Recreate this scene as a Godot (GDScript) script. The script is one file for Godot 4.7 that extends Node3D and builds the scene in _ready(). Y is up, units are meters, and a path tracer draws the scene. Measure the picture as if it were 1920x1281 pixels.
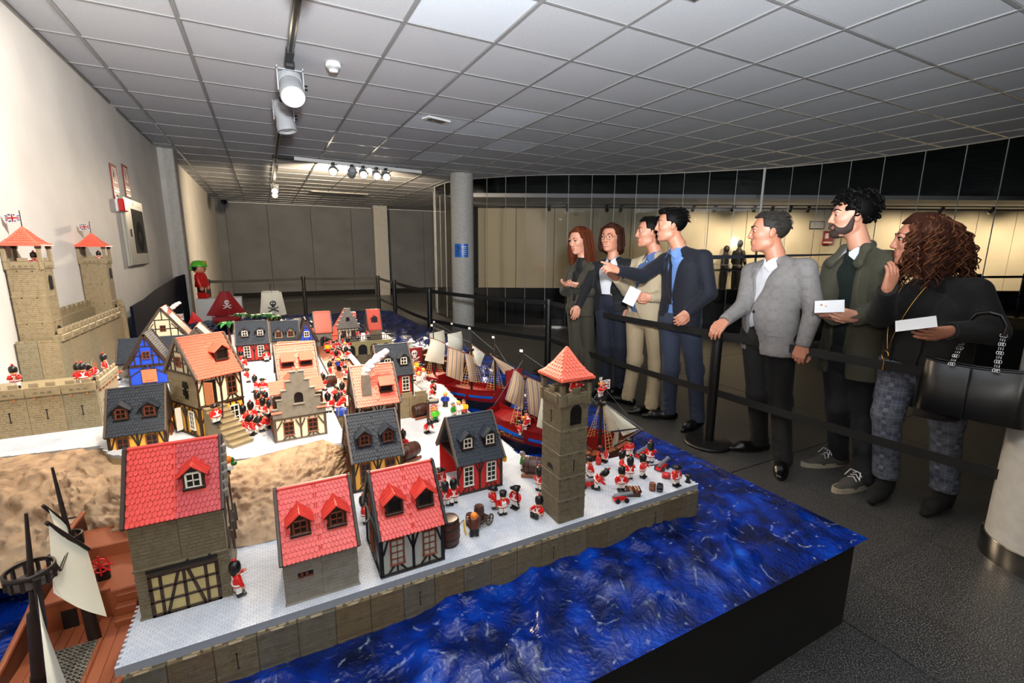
extends Node3D

# A museum room with a toy harbour town on a big low platform,seven visitors behind a belt barrier.
# x runs across the room,-z into its depth,y up; metres.

const CEIL := 2.767
const LAND := 0.53      # top of the lower quay
const PLAZA := 0.65     # top of the upper town level
const SEA := 0.40

var mats := {}
var taken := {}
var jobs := []
var job_parts := []

func _ready():
	var cam := Camera3D.new()
	cam.name = "camera"
	cam.fov = 72.52
	cam.near = 0.05
	cam.far = 80.0
	cam.basis = Basis(Vector3.UP,-0.4844)*Basis(Vector3.RIGHT,-0.1922)*Basis(Vector3.BACK,0.0063)
	cam.position = Vector3(0,1.42,0)
	add_child(cam)
	cam.current = true
	var we := WorldEnvironment.new()
	we.name = "world_environment"
	var env := Environment.new()
	env.background_mode = Environment.BG_COLOR
	env.background_color = Color(0.004,0.004,0.005)
	env.tonemap_mode = Environment.TONE_MAPPER_LINEAR
	env.tonemap_exposure = 1.0
	env.sdfgi_enabled = true
	env.ssao_enabled = true
	env.ssil_enabled = true
	we.environment = env
	add_child(we)
	# the photographer's flash (held beside the lens) and the bounce of it off the ceiling tiles overhead
	lamp_omni("flash",Vector3(-0.12,1.62,0.05),Color(1.0,0.98,0.95),1.1,0.06)
	lamp_spot("bounce_flash",Vector3(0.1,1.75,0.15),Vector3(0.9,2.767,-1.2),Color(0.96,0.98,1.0),34.0,57.0,0.08)
	materials()
	room()
	glass_wall()
	gallery()
	ceiling_fittings()
	wall_fittings()
	platform()
	quay()
	town()
	castle()
	ships()
	soldiers()
	small_goods()
	barrier()
	people()
	run_jobs()

# ---------------------------------------------------------------- lights

func lamp_omni(called,at,col,e,size):
	var l := OmniLight3D.new()
	l.name = called
	l.position = at
	l.light_color = col
	l.light_energy = e
	l.light_size = size
	l.omni_range = 40.0
	l.omni_attenuation = 2.0
	l.shadow_enabled = true
	add_child(l,true)
	return l

func lamp_spot(called,at,to,col,e,angle,size):
	var l := SpotLight3D.new()
	l.name = called
	l.light_color = col
	l.light_energy = e
	l.light_size = size
	l.spot_range = 40.0
	l.spot_angle = angle
	l.spot_angle_attenuation = 0.6
	l.spot_attenuation = 2.0
	l.shadow_enabled = true
	add_child(l,true)
	var d: Vector3 = (to - at).normalized()
	l.look_at_from_position(at,to,Vector3.UP if absf(d.y) < 0.95 else Vector3.BACK)
	return l

# ---------------------------------------------------------------- mesh building

class MB:
	var v := PackedVector3Array()
	var n := PackedVector3Array()
	var u := PackedVector2Array()
	var ix := PackedInt32Array()

	func face(p: Array) -> MB:
		var k := v.size()
		var nn: Vector3 = (p[1] - p[0]).cross(p[2] - p[0]).normalized()
		for q in p:
			v.append(q)
			n.append(nn)
			u.append(Vector2.ZERO)
		for i in range(1,p.size() - 1):
			ix.append_array([k,k + i + 1,k + i])
		return self

	func faceuv(p: Array,t: Array) -> MB:
		var k := v.size()
		face(p)
		for i in t.size():
			u[k + i] = t[i]
		return self

	func box(c: Vector3,s: Vector3,b := Basis.IDENTITY,e := 0.0) -> MB:
		var h := s*0.5
		for ax in 3:
			for sg in [-1.0,1.0]:
				var nn := Vector3.ZERO
				nn[ax] = sg
				var p := Vector3.ZERO
				p[(ax + 1) % 3] = 1.0
				var q := nn.cross(p)
				var a := nn*h
				var pu := p*(h.dot(p.abs()) - e)
				var qu := q*(h.dot(q.abs()) - e)
				face([c + b*(a - pu - qu),c + b*(a + pu - qu),c + b*(a + pu + qu),c + b*(a - pu + qu)])
		if e > 0.0:
			for ax in 3:
				var i1 := (ax + 1) % 3
				var i2 := (ax + 2) % 3
				for s1 in [-1.0,1.0]:
					for s2 in [-1.0,1.0]:
						var a := Vector3.ZERO
						a[i1] = s1*h[i1]
						a[i2] = s2*(h[i2] - e)
						var d := Vector3.ZERO
						d[i1] = s1*(h[i1] - e)
						d[i2] = s2*h[i2]
						var l := Vector3.ZERO
						l[ax] = h[ax] - e
						var f := [c + b*(a - l),c + b*(a + l),c + b*(d + l),c + b*(d - l)]
						if s1*s2 < 0.0:
							f.reverse()
						f.reverse()
						face(f)
			for s1 in [-1.0,1.0]:
				for s2 in [-1.0,1.0]:
					for s3 in [-1.0,1.0]:
						var o := Vector3(s1,s2,s3)
						var k := o*(h - Vector3(e,e,e))
						var f := [c + b*(k + Vector3(s1*e,0,0)),c + b*(k + Vector3(0,s2*e,0)),c + b*(k + Vector3(0,0,s3*e))]
						if s1*s2*s3 < 0.0:
							f.reverse()
						face(f)
		return self

	# rows of points -> smooth skin; the rows run so that (next row) x (next point) faces outward
	func grid(rows: Array,wrap := false,uvs := false) -> MB:
		var k := v.size()
		var w: int = rows[0].size()
		var hgt := rows.size()
		var nn := PackedVector3Array()
		nn.resize(w*hgt)
		var cols := w if wrap else w - 1
		for r in hgt - 1:
			for c in cols:
				var c2 := (c + 1) % w
				var a: Vector3 = rows[r][c]
				var b: Vector3 = rows[r][c2]
				var d: Vector3 = rows[r + 1][c]
				var e: Vector3 = rows[r + 1][c2]
				var f := (e - a).cross(b - d)
				nn[r*w + c] += f
				nn[r*w + c2] += f
				nn[(r + 1)*w + c] += f
				nn[(r + 1)*w + c2] += f
				var i0 := k + r*w + c
				var i1 := k + r*w + c2
				ix.append_array([i0,i1,i1 + w,i0,i1 + w,i0 + w])
		for r in hgt:
			for c in w:
				v.append(rows[r][c])
				n.append(nn[r*w + c].normalized())
				u.append(Vector2(float(c)/maxi(w - 1,1),float(r)/maxi(hgt - 1,1)) if uvs else Vector2.ZERO)
		return self

	func lathe(profile: Array,segs := 16,at := Vector3.ZERO,b := Basis.IDENTITY) -> MB:
		var rows := []
		for p in profile:
			var row := PackedVector3Array()
			for i in segs:
				var t := TAU*i/segs
				row.append(at + b*Vector3(p.x*cos(t),p.y,p.x*sin(t)))
			rows.append(row)
		return grid(rows,true)

	func cyl(at: Vector3,r: float,h: float,segs := 16,b := Basis.IDENTITY,r2 := -1.0) -> MB:
		var q := r if r2 < 0.0 else r2
		lathe([Vector2(r,0),Vector2(q,h)],segs,at,b)
		lathe([Vector2(0.0001,0),Vector2(r,0)],segs,at,b)
		return lathe([Vector2(q,h),Vector2(0.0001,h)],segs,at,b)

	func ell(c: Vector3,r: Vector3,b := Basis.IDENTITY,segs := 12,rings := 8) -> MB:
		var rows := []
		for j in rings + 1:
			var a := PI*(float(j)/rings - 0.5)
			var row := PackedVector3Array()
			var cr := maxf(cos(a),0.0005)
			for i in segs:
				var t := TAU*i/segs
				row.append(c + b*(r*Vector3(cr*cos(t),sin(a),cr*sin(t))))
			rows.append(row)
		return grid(rows,true)

	func tube(pts: Array,ra,segs := 8,flat := 1.0) -> MB:
		var rows := []
		var up := Vector3.UP
		if absf((pts[1] - pts[0]).normalized().y) > 0.9:
			up = Vector3.RIGHT
		var m := pts.size()
		for i in m:
			var d: Vector3 = (pts[mini(i + 1,m - 1)] - pts[maxi(i - 1,0)]).normalized()
			var sx := d.cross(up).normalized()
			if sx.length() < 0.5:
				sx = d.cross(Vector3(0.3,0.8,0.5)).normalized()
			up = sx.cross(d).normalized()
			var r: float = ra[i] if ra is Array else ra
			var row := PackedVector3Array()
			for k in segs:
				var t := TAU*k/segs
				row.append(pts[i] + sx*(r*cos(t)) - up*(r*sin(t)*flat))
			rows.append(row)
		grid(rows,true)
		var first := []
		var last := []
		for k in segs:
			first.append(rows[0][segs - 1 - k])
			last.append(rows[m - 1][k])
		face(first)
		face(last)
		return self

	# a flat outline in x,y pushed along +z by depth,placed by xf
	func prism(poly: PackedVector2Array,depth: float,xf := Transform3D.IDENTITY) -> MB:
		var pl := poly
		if Geometry2D.is_polygon_clockwise(pl):
			pl = pl.duplicate()
			pl.reverse()
		var tri := Geometry2D.triangulate_polygon(pl)
		for i in range(0,tri.size(),3):
			var a := pl[tri[i]]
			var b := pl[tri[i + 1]]
			var c := pl[tri[i + 2]]
			if (b - a).cross(c - a) < 0.0:
				var t := b
				b = c
				c = t
			face([xf*Vector3(a.x,a.y,depth),xf*Vector3(b.x,b.y,depth),xf*Vector3(c.x,c.y,depth)])
			face([xf*Vector3(c.x,c.y,0),xf*Vector3(b.x,b.y,0),xf*Vector3(a.x,a.y,0)])
		var m := pl.size()
		for i in m:
			var p := pl[i]
			var q := pl[(i + 1) % m]
			face([xf*Vector3(p.x,p.y,0),xf*Vector3(q.x,q.y,0),xf*Vector3(q.x,q.y,depth),xf*Vector3(p.x,p.y,depth)])
		return self

	func add(o: MB,t := Transform3D.IDENTITY) -> MB:
		var k := v.size()
		for i in o.v.size():
			v.append(t*o.v[i])
			n.append((t.basis*o.n[i]).normalized())
		u.append_array(o.u)
		for i in o.ix:
			ix.append(i + k)
		return self

	func mesh() -> ArrayMesh:
		var a := []
		a.resize(Mesh.ARRAY_MAX)
		a[Mesh.ARRAY_VERTEX] = v
		a[Mesh.ARRAY_NORMAL] = n
		a[Mesh.ARRAY_TEX_UV] = u
		a[Mesh.ARRAY_INDEX] = ix
		var m := ArrayMesh.new()
		m.add_surface_from_arrays(Mesh.PRIMITIVE_TRIANGLES,a)
		return m

# one shape of a Field: a tapered capsule,an ellipsoid or a region between planes
class Prim:
	var kind := 0
	var a: Vector3
	var ba: Vector3
	var inv := 0.0
	var ra := 0.0
	var dr := 0.0
	var k := 0.02
	var sub := false
	var fl := Vector3.ZERO
	var fq := 0.0
	var fs := 1.0
	var rr: Vector3
	var bi: Basis
	var planes: Array[Plane] = []

	func d(p: Vector3) -> float:
		if kind == 0:
			var w := p - a
			var h := clampf(w.dot(ba)*inv,0.0,1.0)
			var e := w - ba*h
			if fq != 0.0:
				e += fl*(e.dot(fl)*fq)
			return (e.length() - (ra + dr*h))*fs
		if kind == 1:
			var q := (bi*(p - a))/rr
			var k0 := q.length()
			var k1 := (q/rr).length()
			return k0*(k0 - 1.0)/maxf(k1,0.0001)
		var m := -1e9
		for pl in planes:
			m = maxf(m,pl.distance_to(p))
		return m

# smooth union of shapes,meshed as surface nets: continuous bodies,clothes and hair
class Field:
	var pr: Array[Prim] = []
	var lo := Vector3(1e9,1e9,1e9)
	var hi := Vector3(-1e9,-1e9,-1e9)

	func cap(a: Vector3,b: Vector3,ra: float,rb: float,k := 0.02,fl := Vector3.ZERO,fs := 1.0,sub := false) -> Field:
		var q := Prim.new()
		q.a = a
		q.ba = b - a
		q.inv = 1.0/maxf(q.ba.length_squared(),1e-9)
		q.ra = ra
		q.dr = rb - ra
		q.k = k
		q.sub = sub
		if fs != 1.0:
			q.fl = fl.normalized()
			q.fs = fs
			q.fq = 1.0/fs - 1.0
		pr.append(q)
		if not sub:
			grow(a,ra)
			grow(b,rb)
		return self

	func ell(c: Vector3,r: Vector3,b := Basis.IDENTITY,k := 0.02,sub := false) -> Field:
		var q := Prim.new()
		q.kind = 1
		q.a = c
		q.rr = r
		q.bi = b.transposed()
		q.k = k
		q.sub = sub
		pr.append(q)
		if not sub:
			grow(c,maxf(r.x,maxf(r.y,r.z)))
		return self

	func cut(planes: Array[Plane],k := 0.004) -> Field:
		var q := Prim.new()
		q.kind = 2
		q.planes = planes
		q.k = k
		q.sub = true
		pr.append(q)
		return self

	func val(p: Vector3) -> float:
		var dv := 1e3
		for q in pr:
			if not q.sub:
				var e := q.d(p)
				if absf(e - dv) >= q.k:
					dv = minf(dv,e)
				else:
					var h := 0.5 + 0.5*(dv - e)/q.k
					dv = lerpf(dv,e,h) - q.k*h*(1.0 - h)
		return dv

	func grow(p: Vector3,r: float):
		var e := Vector3(r,r,r)
		lo = lo.min(p - e)
		hi = hi.max(p + e)

	func run(cell: float,mb: MB):
		var B := 8
		var S := 10
		var step := cell*B
		var rb := step*0.98
		var o := lo - Vector3.ONE*cell*2.0
		var cnt := Vector3i(((hi - o)/step).ceil()) + Vector3i.ONE
		var smp := PackedFloat32Array()
		smp.resize(S*S*S)
		var idx := PackedInt32Array()
		idx.resize(9*9*9)
		for bx in cnt.x:
			for by in cnt.y:
				for bz in cnt.z:
					var org := o + Vector3(bx,by,bz)*step
					var cen := org + Vector3.ONE*(step*0.5)
					var use: Array[Prim] = []
					var near := 1e9
					var dead := false
					for q in pr:
						var dd := q.d(cen)
						if q.sub:
							if dd < -rb - q.k:
								dead = true
								break
							if dd < rb + q.k:
								use.append(q)
						else:
							if dd < rb + q.k*1.5:
								use.append(q)
							near = minf(near,dd - q.k*0.5)
					if dead or near > rb or near < -rb*1.8:
						if near > rb or dead:
							continue
					var b0 := org - Vector3.ONE*cell
					var t := 0
					var pos := 0
					var neg := 0
					for i in S:
						for j in S:
							for l in S:
								var p := b0 + Vector3(i,j,l)*cell
								var dv := 1e3
								for q in use:
									var e := q.d(p)
									if q.sub:
										e = -e
										var h := clampf(0.5 - 0.5*(e - dv)/q.k,0.0,1.0) if q.k > 0.0 else 0.0
										dv = maxf(dv,e) if absf(e - dv) > q.k else lerpf(e,dv,h) + q.k*h*(1.0 - h)
									elif absf(e - dv) >= q.k:
										dv = minf(dv,e)
									else:
										var h := 0.5 + 0.5*(dv - e)/q.k
										dv = lerpf(dv,e,h) - q.k*h*(1.0 - h)
								smp[t] = dv
								t += 1
								if dv < 0.0:
									neg += 1
								else:
									pos += 1
					if pos == 0 or neg == 0:
						continue
					idx.fill(-1)
					for i in 9:
						for j in 9:
							for l in 9:
								var s := (i*S + j)*S + l
								var c := [smp[s],smp[s + 1],smp[s + S],smp[s + S + 1],smp[s + S*S],smp[s + S*S + 1],smp[s + S*S + S],smp[s + S*S + S + 1]]
								var m := 0
								for z in 8:
									if c[z] < 0.0:
										m += 1
								if m == 0 or m == 8:
									continue
								var acc := Vector3.ZERO
								var num := 0
								for z in 8:
									for ax in 3:
										var bit := 1 << ax
										if z & bit == 0 and (c[z] < 0.0) != (c[z | bit] < 0.0):
											var f: float = c[z]/(c[z] - c[z | bit])
											var q3 := Vector3(z >> 2 & 1,z >> 1 & 1,z & 1)
											q3[2 - ax] += f
											acc += q3
											num += 1
								var g := Vector3(c[4] + c[5] + c[6] + c[7] - c[0] - c[1] - c[2] - c[3],c[2] + c[3] + c[6] + c[7] - c[0] - c[1] - c[4] - c[5],c[1] + c[3] + c[5] + c[7] - c[0] - c[2] - c[4] - c[6])
								idx[(i*9 + j)*9 + l] = mb.v.size()
								mb.v.append(b0 + (Vector3(i,j,l) + acc/num)*cell)
								mb.n.append(g.normalized())
								mb.u.append(Vector2.ZERO)
					for i in range(1,9):
						for j in range(1,9):
							for l in range(1,9):
								var s := (i*S + j)*S + l
								var c0 := smp[s] < 0.0
								var id := (i*9 + j)*9 + l
								if c0 != (smp[s + S*S] < 0.0):
									quad(mb,idx[id - 10],idx[id - 1],idx[id],idx[id - 9],c0)
								if c0 != (smp[s + S] < 0.0):
									quad(mb,idx[id - 82],idx[id - 81],idx[id],idx[id - 1],c0)
								if c0 != (smp[s + 1] < 0.0):
									quad(mb,idx[id - 90],idx[id - 9],idx[id],idx[id - 81],c0)

	func quad(mb: MB,a: int,b: int,c: int,d: int,fl: bool):
		if a < 0 or b < 0 or c < 0 or d < 0:
			return
		if fl:
			mb.ix.append_array([a,c,b,a,d,c])
		else:
			mb.ix.append_array([a,b,c,a,c,d])

# a mesh made of fields ([field,cell] pairs) and ready parts; worked out on all cores at the end
func later(called,fields: Array,extra: MB,m,parent):
	var o := MeshInstance3D.new()
	o.name = called
	o.material_override = null
	parent.add_child(o,true)
	var mine := []
	for f in fields:
		var out := MB.new()
		jobs.append([f[0],f[1],out])
		mine.append(out)
	job_parts.append([o,mine,extra,m])
	return o

func run_jobs():
	var id := WorkerThreadPool.add_group_task(func(i): jobs[i][0].run(jobs[i][1],jobs[i][2]),jobs.size(),4,true)
	WorkerThreadPool.wait_for_group_task_completion(id)
	for p in job_parts:
		var all := MB.new()
		for q in p[1]:
			all.add(q)
		if p[2]:
			all.add(p[2])
		if all.v.size() == 0:
			continue
		p[0].mesh = all.mesh()
		p[0].material_override = mat(p[3])

# ---------------------------------------------------------------- objects

func numbered(called: String) -> String:
	var k: int = taken.get(called,0)
	taken[called] = k + 1
	return called if k == 0 else "%s_%03d" % [called,k]

func tag(o,label,category,group = ""):
	o.set_meta("label",label)
	o.set_meta("category",category)
	if group:
		o.set_meta("group",group)
	return o

func thing(called,label,category,at := Vector3.ZERO,turn := 0.0,group := ""):
	var o := Node3D.new()
	o.name = numbered(called)
	add_child(o)
	o.position = at
	o.rotation.y = turn
	return tag(o,label,category,group)

# one named mesh under a thing (or at the top)
func put(called,mesh,m,parent = null,at := Vector3.ZERO,b := Basis.IDENTITY):
	var o := MeshInstance3D.new()
	o.mesh = mesh.mesh() if mesh is MB else mesh
	o.material_override = mat(m)
	o.transform = Transform3D(b,at)
	if parent == null:
		o.name = numbered(called)
		add_child(o)
	else:
		o.name = called
		parent.add_child(o,true)
	return o

func struct(called,mesh,m,parent = null,at := Vector3.ZERO):
	var o = put(called,mesh,m,parent,at)
	if parent == null:
		o.set_meta("kind","structure")
	return o

func stuff(o):
	o.set_meta("kind","stuff")
	return o

func many(called,mesh: MB,m,places: Array,parent,tints = null):
	var mm := MultiMesh.new()
	mm.transform_format = MultiMesh.TRANSFORM_3D
	if tints != null:
		mm.use_colors = true
	var me := mesh.mesh()
	me.surface_set_material(0,mat(m))
	mm.mesh = me
	mm.instance_count = places.size()
	for i in places.size():
		mm.set_instance_transform(i,places[i])
		if tints != null:
			mm.set_instance_color(i,tints[i])
	var o := MultiMeshInstance3D.new()
	o.multimesh = mm
	o.name = called
	parent.add_child(o,true)
	return stuff(o)

func copy(o,at,turn,label = "",group = ""):
	var r = o.duplicate()
	r.name = numbered(String(o.name).rstrip("0123456789").trim_suffix("_"))
	add_child(r)
	r.position = at
	r.rotation.y = turn
	if label:
		r.set_meta("label",label)
	if group:
		r.set_meta("group",group)
	return r

func hash1(i: float) -> float:
	var s := sin(i*12.9898 + 4.137)*43758.5453
	return s - floorf(s)

# ---------------------------------------------------------------- materials

func mat(m):
	return mats[m] if m is String else m

func flat(called,col,rough := 0.5,metal := 0.0,spec := 0.5):
	var m := StandardMaterial3D.new()
	m.resource_name = called
	m.albedo_color = col
	m.roughness = rough
	m.metallic = metal
	m.metallic_specular = spec
	mats[called] = m
	return m

func noise_tex(freq,ramp: Array,size := 512,kind := FastNoiseLite.TYPE_SIMPLEX_SMOOTH,oct := 4,fractal := FastNoiseLite.FRACTAL_FBM,sd := 3,as_normal := false,bump := 4.0):
	var nz := FastNoiseLite.new()
	nz.noise_type = kind
	nz.frequency = freq
	nz.fractal_type = fractal
	nz.fractal_octaves = oct
	nz.seed = sd
	var t := NoiseTexture2D.new()
	t.width = size
	t.height = size
	t.seamless = true
	t.noise = nz
	if as_normal:
		t.as_normal_map = true
		t.bump_strength = bump
	elif ramp.size():
		var g := Gradient.new()
		var off := PackedFloat32Array()
		var cs := PackedColorArray()
		for e in ramp:
			off.append(e[0])
			cs.append(e[1])
		g.offsets = off
		g.colors = cs
		t.color_ramp = g
	return t

# colour noise laid on from all sides; scale in repeats per metre
func grain(m: StandardMaterial3D,tex,per_m: float,world := true):
	m.albedo_texture = tex
	m.uv1_triplanar = true
	m.uv1_world_triplanar = world
	m.uv1_scale = Vector3(per_m,per_m,per_m)
	return m

func relief(m: StandardMaterial3D,tex,cm: float):
	m.heightmap_enabled = true
	m.heightmap_texture = tex
	m.heightmap_scale = cm
	return m

func materials():
	var speck = noise_tex(0.13,[[0.0,Color(0.14,0.14,0.142)],[0.35,Color(0.2,0.2,0.2)],[0.5,Color(0.3,0.3,0.295)],[0.6,Color(0.6,0.59,0.57)],[1.0,Color(0.85,0.84,0.82)]],1024,FastNoiseLite.TYPE_CELLULAR,2)
	grain(flat("terrazzo",Color(0.68,0.685,0.69),0.33),speck,1.6)
	flat("joint",Color(0.09,0.09,0.09),0.7)
	grain(flat("plaster",Color(0.84,0.825,0.8),0.7),noise_tex(0.01,[[0.0,Color(0.93,0.93,0.93)],[1.0,Color(1,1,1)]],256),0.5)
	grain(flat("grey_wall",Color(0.45,0.455,0.46),0.65),noise_tex(0.008,[[0.0,Color(0.88,0.88,0.88)],[1.0,Color(1,1,1)]],256,FastNoiseLite.TYPE_SIMPLEX,3),0.4)
	grain(flat("tile",Color(0.74,0.75,0.765),0.85),noise_tex(0.12,[[0.0,Color(0.93,0.93,0.93)],[1.0,Color(1,1,1)]],256),2.0)
	grain(flat("tile_new",Color(0.84,0.87,0.9),0.85),noise_tex(0.12,[[0.0,Color(0.95,0.95,0.95)],[1.0,Color(1,1,1)]],256),2.0)
	flat("runner",Color(0.6,0.6,0.6),0.25,0.2)
	var conc = noise_tex(0.02,[[0.0,Color(0.7,0.69,0.66)],[0.5,Color(0.75,0.74,0.71)],[1.0,Color(0.79,0.78,0.75)]],512,FastNoiseLite.TYPE_SIMPLEX,5)
	grain(flat("concrete",Color(0.9,0.9,0.9),0.6),conc,1.2)
	flat("steel",Color(0.55,0.54,0.52),0.22,1.0)
	flat("chrome",Color(0.75,0.75,0.75),0.15,1.0)
	flat("black_metal",Color(0.02,0.02,0.021),0.45)
	flat("belt",Color(0.018,0.018,0.019),0.75)
	flat("black",Color(0.015,0.015,0.016),0.6)
	flat("void_black",Color(0.03,0.03,0.032),0.8)
	flat("white_plastic",Color(0.85,0.85,0.84),0.4)
	flat("grey_plastic",Color(0.6,0.61,0.62),0.4)
	flat("cabinet",Color(0.66,0.65,0.6),0.4)
	flat("dark_glass",Color(0.035,0.02,0.02),0.12)
	flat("sign_red",Color(0.5,0.05,0.05),0.5,0.0,0.3)
	flat("bright_red",Color(0.72,0.05,0.05),0.35)
	flat("sign_white",Color(0.85,0.78,0.74),0.4)
	flat("sign_blue",Color(0.05,0.38,0.72),0.35)
	flat("navy_board",Color(0.03,0.05,0.12),0.75,0.0,0.2)
	flat("cream_wall",Color(0.72,0.69,0.6),0.75)
	flat("court_floor",Color(0.06,0.05,0.045),0.9)
	var g = flat("glass",Color(0.12,0.15,0.14,0.06),0.03)
	g.transparency = BaseMaterial3D.TRANSPARENCY_ALPHA
	g.metallic_specular = 0.3
	for e in [["lamp_glow",Color(1.0,0.93,0.82),12.0],["lamp_dim",Color(1.0,0.9,0.75),4.0]]:
		var m = flat(e[0],Color(0.9,0.85,0.75),0.4)
		m.emission_enabled = true
		m.emission = e[1]
		m.emission_energy_multiplier = e[2]
	materials_toys()
	materials_people()

func room():
	# floor: big terrazzo slabs on a dark bed,joints between them
	var fl = struct("floor",MB.new().box(Vector3(5,-0.06,-8),Vector3(42,0.1,30)),"joint")
	var slabs := MB.new().box(Vector3(0,-0.006,0),Vector3(2.392,0.012,2.392),Basis.IDENTITY,0.001)
	var sm := slabs.mesh()
	for i in range(-2,5):
		for j in range(-1,7):
			put("floor_slab",sm,"terrazzo",fl,Vector3(1.9 + 1.2 + i*2.4,0,-1.838 + 1.2 - j*2.4))
	struct("wall_left",MB.new().box(Vector3(-1.26,1.4,-4.0),Vector3(0.2,2.9,8.4)),"plaster")
	struct("wall_left",MB.new().box(Vector3(-1.2,1.4,-12.3),Vector3(0.2,2.9,8.3)),"plaster")
	struct("trim_pilaster",MB.new().box(Vector3(-1.075,1.385,-8.3),Vector3(0.19,2.77,0.3),Basis.IDENTITY,0.01),"concrete")
	struct("trim_shadow_gap",MB.new().box(Vector3(-1.153,2.757,-3.6),Vector3(0.014,0.024,4.6)).box(Vector3(-1.153,2.757,-7.0),Vector3(0.014,0.024,1.7)),"steel")
	struct("trim_corner",MB.new().box(Vector3(-1.02,1.4,-16.1),Vector3(0.3,2.8,0.3)),"grey_wall")
	var back = struct("wall_back",MB.new().box(Vector3(2.3,1.45,-16.3),Vector3(9.0,2.95,0.2)),"joint")
	for i in 6:
		put("wall_panel",MB.new().box(Vector3.ZERO,Vector3(1.19,2.62,0.02),Basis.IDENTITY,0.003),"grey_wall",back,Vector3(-0.4 + i*1.2,1.31 + 0.12,-16.19))
	struct("trim_back_rail",MB.new().box(Vector3(2.3,2.75,-16.1),Vector3(8.0,0.02,0.1)),"white_plastic")
	struct("baseboard_back",MB.new().box(Vector3(2.3,0.06,-16.17),Vector3(8.0,0.12,0.04)),"void_black")
	struct("trim_back_pier",MB.new().box(Vector3(3.32,1.384,-15.3),Vector3(0.42,2.768,0.3)),"concrete")
	struct("wall_rear",MB.new().box(Vector3(4,1.45,2.6),Vector3(12,3.0,0.2)),"plaster")
	struct("wall_side",MB.new().box(Vector3(9.6,1.45,0.6),Vector3(0.2,3.0,4.4)),"plaster")
	# columns
	column("round_column","slim round concrete column with a blue notice on it, by the curved glass",Vector3(3.27,0,-8.2),0.205,false)
	column("round_column","thick round concrete column with a steel foot ring, beside the dark-coated woman",Vector3(3.1,0,-0.55),0.215,true)
	ceiling()

func column(called,label,at,r,ring):
	var t = thing(called,label,"column",at)
	put("shaft",MB.new().cyl(Vector3.ZERO,r,CEIL + 0.02,48),"concrete",t)
	if ring:
		put("foot_ring",MB.new().lathe([Vector2(r,0.0),Vector2(r + 0.012,0.0),Vector2(r + 0.012,0.1),Vector2(r,0.1)],48),"steel",t)

# plan of the curved glass,from its far end to its near end (seams between the panes)
func glass_plan() -> Array:
	var c := []
	for p in [[5.3,-12.6],[4.6,-12.1],[4.0,-11.5],[3.62,-10.85],[3.4,-10.1],[3.38,-9.4],[3.55,-8.78],[3.83,-8.33],[4.07,-8.02],[4.34,-7.74],[4.63,-7.49],[4.95,-7.26],[5.31,-7.05],[5.66,-6.85],[5.98,-6.64],[6.28,-6.39],[6.55,-6.09],[6.81,-5.78],[7.09,-5.47],[7.34,-5.15],[7.54,-4.81],[7.69,-4.45],[7.81,-4.1],[7.87,-3.7],[7.905,-3.25],[7.905,-2.83],[7.89,-2.45],[7.84,-1.9],[7.75,-1.4],[7.6,-0.8]]:
		c.append(Vector2(p[0],p[1]))
	return c

func glass_wall():
	var pl := glass_plan()
	var w = struct("wall_glass",MB.new().box(Vector3(3.62,0.02,-10.85),Vector3(0.02,0.04,0.02)),"steel")
	for i in pl.size() - 1:
		var a: Vector2 = pl[i]
		var b: Vector2 = pl[i + 1]
		var d := (b - a).normalized()
		var nn := Vector2(-d.y,d.x)*0.005
		var l := a.distance_to(b)
		var bs := Basis(Vector3.UP,-atan2(d.y,d.x))
		var mid := Vector3((a.x + b.x)/2,CEIL/2,(a.y + b.y)/2)
		put("glass_pane",MB.new().box(Vector3.ZERO,Vector3(l - 0.012,CEIL - 0.02,0.012)),"glass",w,mid,bs)
		put("seam",MB.new().box(Vector3(0,0,0),Vector3(0.006,CEIL - 0.02,0.014)),"grey_plastic",w,Vector3(a.x,CEIL/2,a.y),bs)
		put("sill",MB.new().box(Vector3.ZERO,Vector3(l + 0.004,0.03,0.05)),"steel",w,Vector3(mid.x,0.015,mid.z),bs)
	var pz := pl[19] as Vector2
	struct("trim_glass_post",MB.new().box(Vector3(pz.x - 0.03,CEIL/2,pz.y + 0.02),Vector3(0.025,CEIL,0.025)),"white_plastic")

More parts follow.
